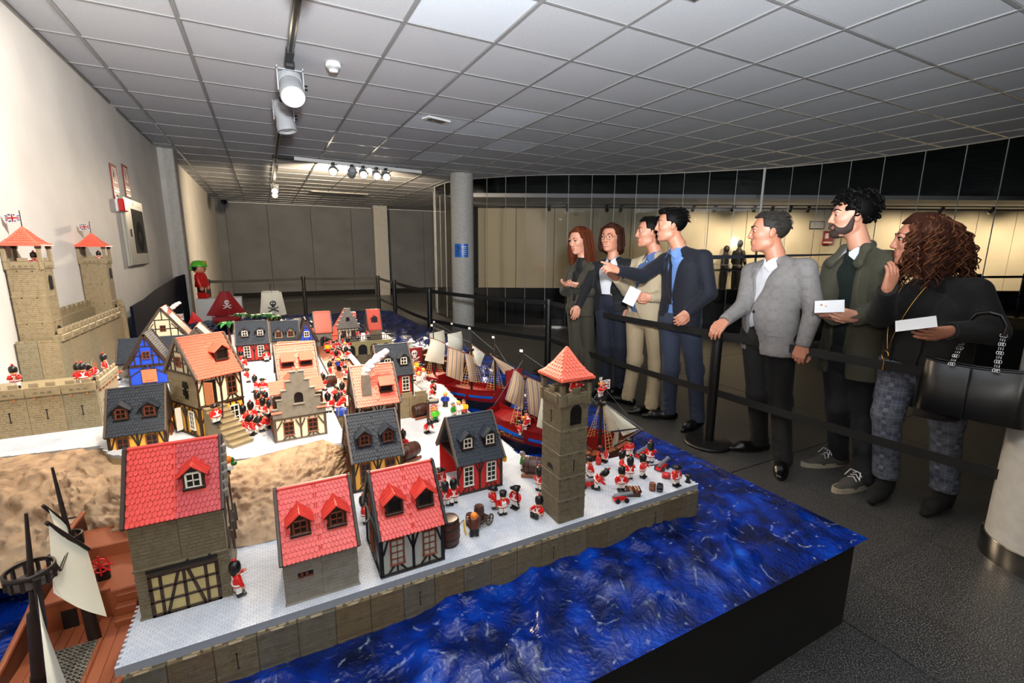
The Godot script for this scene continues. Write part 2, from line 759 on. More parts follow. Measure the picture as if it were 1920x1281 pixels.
func ceiling():
	# a closed slab over the room,the tile field below it cut along the glass
	var pl := glass_plan()
	var slab := PackedVector2Array([Vector2(-1.4,2.8),Vector2(-1.4,-16.5),Vector2(6.6,-16.5),Vector2(6.6,-13.2)])
	for p in pl:
		slab.append(p + Vector2(0.02,0.0))
	slab.append(Vector2(9.7,-0.8))
	slab.append(Vector2(9.7,2.8))
	var c = struct("ceiling",MB.new().prism(slab,0.12,Transform3D(Basis(Vector3.RIGHT,Vector3.BACK,Vector3.DOWN),Vector3(0,CEIL + 0.15,0))),"void_black")
	var rim := MB.new()
	for i in pl.size() - 1:
		var a: Vector2 = pl[i]
		var b: Vector2 = pl[i + 1]
		var m := (a + b)/2
		rim.box(Vector3(m.x,CEIL + 0.02,m.y),Vector3(a.distance_to(b) + 0.01,0.06,0.03),Basis(Vector3.UP,-atan2(b.y - a.y,b.x - a.x)))
	struct("trim_ceiling_edge",rim,"runner")
	# the tiles and runners
	var x0 := -0.3334
	var z0 := -3.6559
	var full := MB.new().box(Vector3(0,0.008,0),Vector3(0.578,0.016,0.578),Basis.IDENTITY,0.004)
	var laid := []
	var fresh := [Vector2i(3,-4),Vector2i(2,-2),Vector2i(3,2),Vector2i(4,2),Vector2i(4,1),Vector2i(5,3),Vector2i(4,5),Vector2i(2,-4),Vector2i(3,7)]
	var inner := PackedVector2Array(slab)
	for i in range(-2,15):
		for j in range(-7,22):
			var cx := x0 + (i + 0.5)*0.6
			var cz := z0 - (j + 0.5)*0.6
			var q := PackedVector2Array([Vector2(cx - 0.289,cz - 0.289),Vector2(cx + 0.289,cz - 0.289),Vector2(cx + 0.289,cz + 0.289),Vector2(cx - 0.289,cz + 0.289)])
			if cx - 0.289 < -1.16:
				q[0].x = -1.155
				q[3].x = -1.155
			if cx + 0.289 < -1.15:
				continue
			var parts := Geometry2D.intersect_polygons(q,inner)
			if parts.size() == 0:
				continue
			var m = "tile_new" if Vector2i(i,j) in fresh else "tile"
			# how far the tile is from the viewer; those behind the frame come last
			var far := Vector2(cx,cz).length()
			if Vector2(cx,cz).dot(Vector2(0.466,-0.885)) < 1.3:
				far += 100.0
			if parts[0].size() == 4 and q[0].x < q[1].x - 0.57 and absf(parts[0][0].distance_to(parts[0][2]) - 0.8174) < 0.01:
				laid.append([far,full,m,Vector3(cx,CEIL,cz)])
			else:
				laid.append([far,MB.new().prism(parts[0],0.016,Transform3D(Basis(Vector3.RIGHT,Vector3.BACK,Vector3.DOWN),Vector3(0,CEIL + 0.016,0))),m,Vector3.ZERO])
	laid.sort_custom(func(a,b): return a[0] < b[0])
	var rest := MB.new()
	var fm := full.mesh()
	for k in laid.size():
		if k < 300:
			put("ceiling_tile",fm if laid[k][1] == full else laid[k][1],laid[k][2],c,laid[k][3])
		else:
			rest.add(laid[k][1],Transform3D(Basis.IDENTITY,laid[k][3]))
	stuff(put("ceiling_tiles",rest,"tile",c))
	for i in range(-1,16):
		var x := x0 + i*0.6
		var z1 := -16.2
		if x > 3.4:
			z1 = -100.0
			for k in pl.size() - 1:
				if (pl[k].x - x)*(pl[k + 1].x - x) <= 0.0 and k > 4:
					z1 = maxf(z1,lerpf(pl[k].y,pl[k + 1].y,(x - pl[k].x)/(pl[k + 1].x - pl[k].x)))
			if z1 < -50.0:
				z1 = -1.2
		put("grid_runner",MB.new().box(Vector3.ZERO,Vector3(0.022,0.012,1.2 - z1)),"runner",c,Vector3(x,CEIL - 0.001,(z1 + 1.2)/2))
	for j in range(-7,22):
		var z := z0 - j*0.6
		var x1 := 3.4
		for k in pl.size() - 1:
			if (pl[k].y - z)*(pl[k + 1].y - z) <= 0.0 and k > 3:
				x1 = lerpf(pl[k].x,pl[k + 1].x,(z - pl[k].y)/(pl[k + 1].y - pl[k].y))
		if z > -0.9:
			x1 = 9.4
		put("grid_runner",MB.new().box(Vector3.ZERO,Vector3(x1 + 1.16,0.01,0.022)),"runner",c,Vector3((x1 - 1.16)/2,CEIL - 0.001,z))

func gallery():
	# the dark court behind the glass and the lit gallery on its far side
	struct("wall_court",MB.new().box(Vector3(12.3,5.0,-11.6),Vector3(17.5,4.3,0.25),Basis(Vector3.UP,-0.506)),"void_black")
	struct("wall_court",MB.new().box(Vector3(5.2,2.5,-19),Vector3(9,9,0.2)),"void_black")
	struct("ceiling_court",MB.new().box(Vector3(13,7.2,-8),Vector3(24,0.2,26)),"void_black")
	struct("wall_court",MB.new().box(Vector3(27.0,3.5,-2.5),Vector3(0.2,8,12)),"void_black")
	var bs := Basis(Vector3.UP,-0.4844)
	var o := Vector3(14.0,0,-9.6)
	var wall = struct("wall_gallery",MB.new().box(bs*Vector3(2.5,0,0),Vector3(25,2.9,0.2),bs),"joint",null,o + Vector3(0.05,1.4,-0.12))
	for i in 17:
		put("gallery_panel",MB.new().box(Vector3.ZERO,Vector3(1.185,2.72,0.03),Basis.IDENTITY,0.003),"cream_wall",wall,bs*Vector3(-8.4 + i*1.2,-0.02,0.13),bs)
	struct("ceiling_gallery",MB.new().box(bs*Vector3(2.5,0,0),Vector3(25,0.1,2.6),bs),"tile",null,o + bs*Vector3(0,2.83,1.2))
	struct("baseboard_gallery",MB.new().box(Vector3.ZERO,Vector3(20,0.14,0.03),bs),"void_black",null,o + bs*Vector3(0,0.07,0.06))
	struct("trim_court_kerb",MB.new().box(Vector3.ZERO,Vector3(20,0.5,0.2),bs),"void_black",null,o + bs*Vector3(0,0.25,3.2))
	# low dark planter that follows the glass
	var kerb := MB.new()
	var pl := glass_plan()
	for i in range(3,pl.size() - 1):
		var a: Vector2 = pl[i]
		var b: Vector2 = pl[i + 1]
		var d := (b - a).normalized()
		var off := Vector2(-d.y,d.x)*-0.9
		var m := (a + b)/2 + off
		kerb.box(Vector3(m.x,0.22,m.y),Vector3(a.distance_to(b) + 0.35,0.44,0.12),Basis(Vector3.UP,-atan2(d.y,d.x)))
	struct("trim_planter",kerb,"void_black")
	var court := PackedVector2Array()
	for p in pl:
		court.append(p + Vector2(0.06,0.0))
	court.append_array([Vector2(25,-0.8),Vector2(25,-1.6),Vector2(14.6,-7.4),Vector2(7.4,-11.9)])
	struct("floor_court",slab(court,0.03,0.02),"court_floor")
	# track with spots along the gallery ceiling
	var tr = thing("gallery_track","long black lighting track under the far gallery ceiling behind the glass","track",o + bs*Vector3(0,2.7,1.6))
	put("rail",MB.new().box(Vector3.ZERO,Vector3(19,0.03,0.04),bs),"black_metal",tr)
	var xs := [-6.9,-6.4,-5.3,-4.9,-2.9,-2.3,-1.8,-1.2,-0.7,-0.2,0.3,2.2,4.0,5.4,6.5,7.6,9.0]
	for i in xs.size():
		var t = thing("gallery_spotlight",nth(i) + " black spotlight from the slim column's side on the far gallery track","spotlight",o + bs*Vector3(xs[i],2.68,1.6),0.0,"spotlights on the gallery track")
		var dir := (bs*Vector3(0.4*(hash1(i) - 0.5),-0.8,-0.6)).normalized()
		put("yoke",MB.new().box(Vector3(0,-0.04,0),Vector3(0.03,0.08,0.03)),"black_metal",t)
		var q := Basis(Quaternion(Vector3.UP,dir))
		put("can",MB.new().cyl(Vector3(0,-0.06,0) - dir*0.07,0.045,0.17,12,q),"black_metal",t)
		put("lens",MB.new().cyl(Vector3(0,-0.06,0) + dir*0.1,0.036,0.006,12,q),"lamp_dim",t)
		if i > 5 and (i % 2 == 0 or i > 12):
			lamp_spot("gallery_spot",t.position + Vector3(0,-0.06,0) + dir*0.13,t.position + dir*2.0,Color(1.0,0.9,0.76),5.0,62.0,0.04)
	# two visitors far off in the dark of the gallery
	for k in 2:
		var at: Vector3 = [Vector3(12.831,0.000,-10.046),Vector3(12.909,0.000,-9.640)][k]
		var g = thing("person",["dark-clad far visitor in the gallery, nearer the man in navy","dark-clad far visitor in the gallery, nearer the grey-jacketed man"][k],"person",at,0.4 + k)
		var f := Field.new()
		var e := 0.95 + 0.1*k
		f.cap(Vector3(0,0.9,0)*e,Vector3(0,1.32,0)*e,0.15,0.15,0.06,Vector3.BACK,0.7)
		f.cap(Vector3(0,1.35,0)*e,Vector3(0,1.52,0.01)*e,0.06,0.05,0.04)
		f.ell(Vector3(0,1.6,0.02)*e,Vector3(0.075,0.115,0.09),Basis.IDENTITY,0.02)
		for sg in [-1.0,1.0]:
			f.cap(Vector3(sg*0.09,0.9,0)*e,Vector3(sg*0.1,0.06,0),0.095,0.055,0.03)
			f.cap(Vector3(sg*0.1,0.04,-0.03),Vector3(sg*0.11,0.035,0.14),0.04,0.035,0.02)
			f.cap(Vector3(sg*0.17,1.36,0)*e,Vector3(sg*0.24,1.08,0.02)*e,0.055,0.045,0.04)
			f.cap(Vector3(sg*0.24,1.08,0.02)*e,Vector3(sg*0.18,0.86,0.14)*e,0.045,0.035,0.02)
		later("body",[[f,0.025]],null,"black",g)
	# exit signs and a red notice on the gallery wall
	for k in 2:
		var t = thing("wall_sign",["small dark framed notice on the gallery wall, the one nearer the curly-haired young man","small dark framed notice on the gallery wall, the one nearer the dark-coated woman"][k],"sign",o + bs*Vector3(1.55 + k*0.6,2.27,0.08))
		put("frame",MB.new().box(Vector3.ZERO,Vector3(0.46,0.24,0.02),bs,0.004),"black_metal",t)
		put("face",MB.new().box(bs*Vector3(0,0,0.012),Vector3(0.42,0.2,0.006),bs),"grey_plastic",t)
	var t = thing("wall_notice","red notice below the two framed ones on the gallery wall","sign",o + bs*Vector3(1.95,1.88,0.08))
	put("board",MB.new().box(Vector3.ZERO,Vector3(0.34,0.42,0.02),bs,0.004),"sign_red",t)
	put("pictogram",MB.new().box(bs*Vector3(-0.05,0.06,0.012),Vector3(0.1,0.16,0.006),bs).box(bs*Vector3(0,-0.14,0.012),Vector3(0.28,0.05,0.006),bs),"sign_white",t)

func spot_fixture(label,at: Vector3,dir: Vector3,s: float,lit: bool,group := ""):
	# a grey round spotlight on a bracket under the track
	var t = thing("track_spotlight",label,"spotlight",at,0.0,group)
	var q := Basis(Quaternion(Vector3.UP,dir))
	var c := Vector3(0,-0.09*s,0)
	put("adapter",MB.new().box(Vector3(0,0,0),Vector3(0.045,0.03,0.11)*s,Basis.IDENTITY,0.004),"black_metal",t)
	put("yoke",MB.new().box(Vector3(-0.062,-0.06,0)*s,Vector3(0.006,0.12,0.03)*s).box(Vector3(0.062,-0.06,0)*s,Vector3(0.006,0.12,0.03)*s).box(Vector3(0,-0.015,0)*s,Vector3(0.13,0.006,0.03)*s),"grey_plastic",t)
	put("can",MB.new().lathe([Vector2(0.001,-0.1),Vector2(0.04,-0.1),Vector2(0.055,-0.08),Vector2(0.055,0.03),Vector2(0.062,0.06),Vector2(0.062,0.1),Vector2(0.056,0.1),Vector2(0.05,0.07),Vector2(0.001,0.07)].map(func(p): return p*s),24,c,q),"grey_plastic",t)
	var fins := MB.new()
	for k in 5:
		fins.lathe([Vector2(0.056,-0.07 + k*0.014),Vector2(0.06,-0.069 + k*0.014),Vector2(0.06,-0.064 + k*0.014),Vector2(0.056,-0.063 + k*0.014)].map(func(p): return p*s),20,c,q)
	put("cooling_fins",fins,"grey_plastic",t)
	put("knob",MB.new().cyl(c + Vector3(0.066*s,0,0),0.014*s,0.015*s,10,Basis(Vector3.FORWARD,PI/2)),"black_metal",t)
	put("lamp",MB.new().ell(c + dir*0.075*s,Vector3(0.045,0.02,0.045)*s,q),"lamp_glow" if lit else "grey_plastic",t)
	return at + c + dir*0.13*s

func ceiling_fittings():
	var y := CEIL - 0.045
	var tr = thing("lighting_track","grey lighting track running into the depth of the room under the ceiling","track",Vector3(0.27,y,-5.2))
	put("rail",MB.new().box(Vector3(0,0,1.3),Vector3(0.045,0.035,8.6),Basis.IDENTITY,0.003),"steel",tr)
	put("slot",MB.new().box(Vector3(0,-0.018,0),Vector3(0.018,0.004,5.9)),"black_metal",tr)
	# two more of its spotlights hang nearer than the frame shows
	for k in 2:
		var to: Vector3 = [Vector3(-0.3,0.6,-2.95),Vector3(0.35,0.55,-2.35)][k]
		var at := Vector3(0.275,y - 0.03,-0.7 - k*0.75)
		var e = spot_fixture(["lit spotlight on the long track, first one over the viewer","lit spotlight on the long track, second one over the viewer"][k],at,(to - at).normalized(),1.3,true)
		lamp_spot("spot_beam",e,to,Color(1.0,0.92,0.8),[6.0,5.0][k],[24.0,27.0][k],0.06)
	var wl := Vector3(0.275,y - 0.03,-2.1)
	var we = spot_fixture("lit spotlight on the long track, turned to the white wall",wl,Vector3(-0.6,-0.55,-0.6).normalized(),1.3,true)
	lamp_spot("spot_beam",we,Vector3(-1.16,1.25,-3.9),Color(1.0,0.97,0.93),8.0,46.0,0.06)
	put("coupler",MB.new().box(Vector3(0,-0.004,1.35),Vector3(0.05,0.045,0.3),Basis.IDENTITY,0.004),"black_metal",tr)
	for k in 3:
		put("hanger",MB.new().box(Vector3(0,0.03,-2.4 + k*2.3),Vector3(0.02,0.05,0.02)),"steel",tr)
	var tr2 = thing("lighting_track","white cross track with a row of five spotlights under the ceiling","track",Vector3(1.42,y,-7.95))
	var cb := Basis(Vector3.UP,0.13)
	put("rail",MB.new().box(Vector3(0.08,0,0),Vector3(2.0,0.05,0.045),cb,0.004),"white_plastic",tr2)
	put("coupler",MB.new().box(cb*Vector3(-1.06,0,0),Vector3(0.28,0.045,0.05),cb,0.004),"black_metal",tr2)
	var tr3 = thing("lighting_track","short far lighting track with two lit spotlights close together","track",Vector3(0.3,y,-10.6))
	put("rail",MB.new().box(Vector3.ZERO,Vector3(0.045,0.035,4.2)),"steel",tr3)
	var warm := Color(1.0,0.9,0.76)
	var p = spot_fixture("large lit grey spotlight, first on the long ceiling track",Vector3(0.275,y - 0.03,-3.95),Vector3(0.02,-0.72,0.69).normalized(),1.35,true)
	lamp_spot("spot_beam",p,Vector3(0.35,0.5,-1.9),warm,5.5,50.0,0.06)
	spot_fixture("smaller unlit grey spotlight, second on the long ceiling track",Vector3(0.262,y - 0.03,-4.85),Vector3(0.15,-0.95,0.1).normalized(),1.3,false)
	for k in 2:
		p = spot_fixture(["lit spotlight on the short far track, upper of the pair","lit spotlight on the short far track, lower of the pair"][k],Vector3(0.31 + 0.02*k,y - 0.03,-10.7 - k*0.85),Vector3(-0.1,-0.62,0.78).normalized(),1.0,true)
		lamp_spot("spot_beam",p,Vector3(-0.1,0.5,-3.2),warm,10.0,17.0,0.05)
	var rows := [[1.04,"lit spotlight at the near end of the cross track"],[1.32,"spotlight turned aside with a dim lamp, second on the cross track"],[1.49,"lit spotlight, middle of the five on the cross track"],[1.7,"lit spotlight, fourth on the cross track"],[1.85,"brightest lit spotlight, last on the cross track"]]
	for k in rows.size():
		var x: float = rows[k][0]
		var to := Vector3(0.2 + k*0.35,0.5,-2.6 - 0.2*k)
		var at := Vector3(x,y - 0.03,-7.87 - (x - 1.42)*0.13)
		var dir := (to - at).normalized() if k != 1 else Vector3(0.05,-0.25,-0.9).normalized()
		p = spot_fixture(rows[k][1],at,dir,1.0,true)
		lamp_spot("spot_beam",p,to if k != 1 else at + dir*3.0,warm,9.5 if k != 1 else 24.0,20.0 if k != 1 else 66.0,0.05)
	var sm = thing("smoke_detector","round white smoke detector on a ceiling tile","smoke detector",Vector3(0.57,CEIL,-3.93))
	put("base",MB.new().lathe([Vector2(0.0,0.0),Vector2(0.055,0.0),Vector2(0.055,-0.028),Vector2(0.05,-0.034),Vector2(0.0,-0.034)].map(func(q): return q + Vector2(0.0005,0)),24),"white_plastic",sm)
	put("grille",MB.new().lathe([Vector2(0.046,-0.034),Vector2(0.042,-0.05),Vector2(0.0005,-0.052)],24),"grey_plastic",sm)
	put("cap",MB.new().lathe([Vector2(0.034,-0.05),Vector2(0.03,-0.064),Vector2(0.0005,-0.066)],20),"white_plastic",sm)
	var ve = thing("emergency_light","small chrome emergency light recessed in the ceiling","light",Vector3(1.72,CEIL,-5.0),0.3)
	put("frame",MB.new().box(Vector3(0,-0.008,0),Vector3(0.28,0.016,0.13),Basis.IDENTITY,0.004),"white_plastic",ve)
	put("reflector",MB.new().box(Vector3(0,-0.016,0),Vector3(0.2,0.006,0.08),Basis.IDENTITY,0.002),"chrome",ve)
	var lu = thing("ceiling_luminaire","square cream luminaire with rounded corners on the ceiling","luminaire",Vector3(1.86,CEIL,-1.72),0.0)
	put("housing",MB.new().box(Vector3(0,-0.02,0),Vector3(0.56,0.04,0.56),Basis.IDENTITY,0.012),"cabinet",lu)
	put("diffuser",MB.new().box(Vector3(0,-0.045,0),Vector3(0.5,0.02,0.5),Basis.IDENTITY,0.008),"sign_white",lu)
	var ac = thing("air_grille","long dark air grille in the far ceiling","grille",Vector3(1.75,CEIL,-12.4))
	put("frame",MB.new().box(Vector3(0,-0.01,0),Vector3(1.3,0.02,0.5)),"cabinet",ac)
	for k in 6:
		put("slat",MB.new().box(Vector3(0,-0.022,-0.2 + k*0.08),Vector3(1.2,0.008,0.05)),"black_metal",ac)
	var ca = thing("security_camera","black dome camera in the far corner of the ceiling","camera",Vector3(-0.85,CEIL,-15.7))
	put("mount",MB.new().cyl(Vector3(0,-0.03,0),0.07,0.03,16),"black_metal",ca)
	put("dome",MB.new().ell(Vector3(0,-0.04,0),Vector3(0.08,0.08,0.08)),"dark_glass",ca)

func wall_fittings():
	# on the white wall: x is into the room,pieces are laid out in (depth,height)
	var cb = thing("hose_cabinet","pale grey fire hose cabinet with a dark glass door on the white wall","cabinet",Vector3(-1.158,1.26,-6.1))
	put("body",MB.new().box(Vector3(0.012,0.32,0),Vector3(0.024,0.66,0.8),Basis.IDENTITY,0.004),"cabinet",cb)
	put("door",MB.new().box(Vector3(0.03,0.32,0),Vector3(0.016,0.645,0.785),Basis.IDENTITY,0.006),"cabinet",cb)
	put("glass_door",MB.new().box(Vector3(0.036,0.33,-0.1),Vector3(0.008,0.44,0.5),Basis.IDENTITY,0.003),"dark_glass",cb)
	put("handle",MB.new().box(Vector3(0.04,0.31,0.26),Vector3(0.012,0.07,0.035),Basis.IDENTITY,0.003),"black_metal",cb)
	put("label_plate",MB.new().box(Vector3(0.038,0.595,-0.1),Vector3(0.004,0.035,0.26)),"bright_red",cb)
	var reel := MB.new()
	for k in 9:
		reel.lathe([Vector2(0.05 + k*0.012,-0.02),Vector2(0.056 + k*0.012,-0.02),Vector2(0.056 + k*0.012,0.02),Vector2(0.05 + k*0.012,0.02)],24,Vector3(0.039,0.28,-0.1),Basis(Vector3.FORWARD,PI/2)*Basis.from_scale(Vector3(1,0.05,1)))
	put("hose_reel",reel,"sign_red",cb)
	for k in 2:
		var s = thing("fire_sign",["glossy red fire sign with a hydrant pictogram, above the red call box","dark red fire sign above the hose cabinet"][k],"sign",Vector3(-1.155,1.88 + k*0.06,-5.68 - k*0.45))
		put("board",MB.new().box(Vector3(0,0.14,0),Vector3(0.006,0.31,0.21)),"sign_red",s)
		put("pictogram",MB.new().box(Vector3(0.004,0.2,0),Vector3(0.002,0.13,0.008)).box(Vector3(0.004,0.265,0),Vector3(0.002,0.006,0.12)).box(Vector3(0.004,0.135,0),Vector3(0.002,0.006,0.12)).box(Vector3(0.004,0.2,0.055),Vector3(0.002,0.13,0.006)).box(Vector3(0.004,0.2,-0.055),Vector3(0.002,0.13,0.006)).cyl(Vector3(0.003,0.2,0.01),0.035,0.003,14,Basis(Vector3.FORWARD,-PI/2)),"sign_white",s)
		var lines := MB.new()
		for r in 2:
			lines.box(Vector3(0.004,0.085 - r*0.055,0),Vector3(0.002,0.005,0.18)).box(Vector3(0.004,0.06 - r*0.055,0),Vector3(0.002,0.018,0.15))
		put("lettering_lines",lines,"sign_white",s)
	var al = thing("call_box","red fire call box on a white back plate beside the hose cabinet","alarm",Vector3(-1.16,1.77,-5.68))
	put("plate",MB.new().box(Vector3(0.008,0.05,0),Vector3(0.016,0.13,0.17),Basis.IDENTITY,0.003),"white_plastic",al)
	put("case",MB.new().box(Vector3(0.035,0.045,-0.01),Vector3(0.05,0.11,0.13),Basis.IDENTITY,0.008),"bright_red",al)
	# blue notice on the slim column
	var no = thing("column_notice","blue notice sheet with a dark figure and white lines on the slim column","notice",Vector3(3.27,1.3,-8.2),-0.5)
	var sheet := []
	for r in 2:
		var row := PackedVector3Array()
		for k in 9:
			var a := -0.62 + 1.24*k/8.0
			row.append(Vector3(0.209*sin(a),r*0.24,0.209*cos(a)))
		sheet.append(row)
	put("sheet",MB.new().grid([sheet[1],sheet[0]]),"sign_blue",no)
	var wl := MB.new()
	for k in 5:
		var row0 := PackedVector3Array()
		var row1 := PackedVector3Array()
		for i in 5:
			var a := 0.05 + 0.42*i/4.0
			row0.append(Vector3(0.2105*sin(a),0.185 - k*0.032 + (0.012 if k == 0 else 0.004),0.2105*cos(a)))
			row1.append(Vector3(0.2105*sin(a),0.185 - k*0.032 - 0.004,0.2105*cos(a)))
		wl.grid([row0,row1])
	put("printed_lines",wl,"white_plastic",no)
	put("printed_figure",MB.new().box(Vector3(-0.06,0.14,0.203),Vector3(0.012,0.06,0.004)).box(Vector3(-0.075,0.08,0.199),Vector3(0.008,0.09,0.004)).box(Vector3(-0.045,0.08,0.207),Vector3(0.008,0.09,0.004)).ell(Vector3(-0.06,0.185,0.203),Vector3(0.013,0.016,0.003)).box(Vector3(-0.03,0.155,0.207),Vector3(0.06,0.012,0.004)),"black",no)
	var nb = thing("wall_notice","small dark blue notice on the side wall behind the big toy figure","notice",Vector3(-1.095,1.12,-8.95))
	put("sheet",MB.new().box(Vector3(0.002,0.12,0),Vector3(0.006,0.26,0.2)),"navy_board",nb)
	put("picture",MB.new().box(Vector3(0.006,0.17,0),Vector3(0.004,0.1,0.16)),"sign_blue",nb)

func barrier():
	var posts := [Vector3(-0.94,0,-10.1),Vector3(0.68,0,-10.5),Vector3(2.12,0,-10.2),Vector3(2.1,0,-8.7),Vector3(2.1,0,-6.6),Vector3(2.87,0,-4.55),Vector3(2.86,0,-2.24),Vector3(3.06,0,-0.1)]
	var where := ["beside the big green-capped toy figure","behind the far toy pirate ships","at the far corner of the barrier","one step from the far corner of the barrier","in front of the slim column","beside the auburn-haired woman","under the hand of the grey-jacketed man","beside the thick column"]
	for i in posts.size():
		if i == 7:
			continue
		var t = thing("barrier_post","black belt barrier post " + where[i],"post",posts[i])
		put("base",MB.new().lathe([Vector2(0.0005,0.0),Vector2(0.175,0.0),Vector2(0.175,0.014),Vector2(0.16,0.024),Vector2(0.04,0.032),Vector2(0.0005,0.032)],32),"black_metal",t)
		put("pole",MB.new().cyl(Vector3(0,0.03,0),0.036,0.83,20),"black_metal",t)
		put("head",MB.new().lathe([Vector2(0.038,0.8),Vector2(0.04,0.805),Vector2(0.04,0.87),Vector2(0.034,0.882),Vector2(0.0005,0.886)],20),"black_metal",t)
	for i in posts.size() - 1:
		var a: Vector3 = posts[i]
		var b: Vector3 = posts[i + 1]
		for lv in 2:
			var y: float = [0.835,0.405][lv]
			var d := (b - a).normalized()
			var nn := Vector3(-d.z,0,d.x)*0.0012
			var rows := [PackedVector3Array(),PackedVector3Array(),PackedVector3Array(),PackedVector3Array()]
			for k in 13:
				var f := k/12.0
				var p := a.lerp(b,f) + d*(0.036*(1.0 - 2.0*f))
				var sag := -0.05*f*(1.0 - f)*a.distance_to(b)*0.6
				var tw := 0.004*sin(f*9.0 + i)
				rows[0].append(p + Vector3(0,y + 0.026 + sag,0) + nn)
				rows[1].append(p + Vector3(0,y - 0.026 + sag,0) + nn + nn.normalized()*tw)
				rows[2].append(p + Vector3(0,y - 0.026 + sag,0) - nn + nn.normalized()*tw)
				rows[3].append(p + Vector3(0,y + 0.026 + sag,0) - nn)
			rows.append(rows[0])
			var end = "between the posts %s and %s" % [where[i],where[i + 1]]
			tag(put("barrier_belt",MB.new().grid(rows),"belt"),("upper black belt " if lv == 0 else "lower black belt ") + (["along the far side, first stretch","along the far side, second stretch","of the short far corner stretch","of the stretch before the slim column","behind the striped toy ships","across the first four visitors' legs","in front of the young man and the dark-coated woman"][i]),"belt")
	# barrier posts far off in the gallery
	for k in 3:
		var t = thing("gallery_post",["dark barrier post in the gallery, nearest the dark-coated woman's shoulder","dark barrier post in the gallery, middle one behind the glass","dark barrier post in the gallery, last before the column"][k],"post",Vector3(12.2 + k*1.3,0,-4.6 + k*0.35))
		put("pole",MB.new().cyl(Vector3.ZERO,0.04,1.0,10),"black_metal",t)
		put("base",MB.new().cyl(Vector3.ZERO,0.18,0.03,16),"black_metal",t)
		put("arm",MB.new().box(Vector3(0.65,0.93,0.17),Vector3(1.3,0.05,0.01),Basis(Vector3.UP,-0.26)).box(Vector3(0.65,0.5,0.17),Vector3(1.3,0.05,0.01),Basis(Vector3.UP,-0.26)),"belt",t)

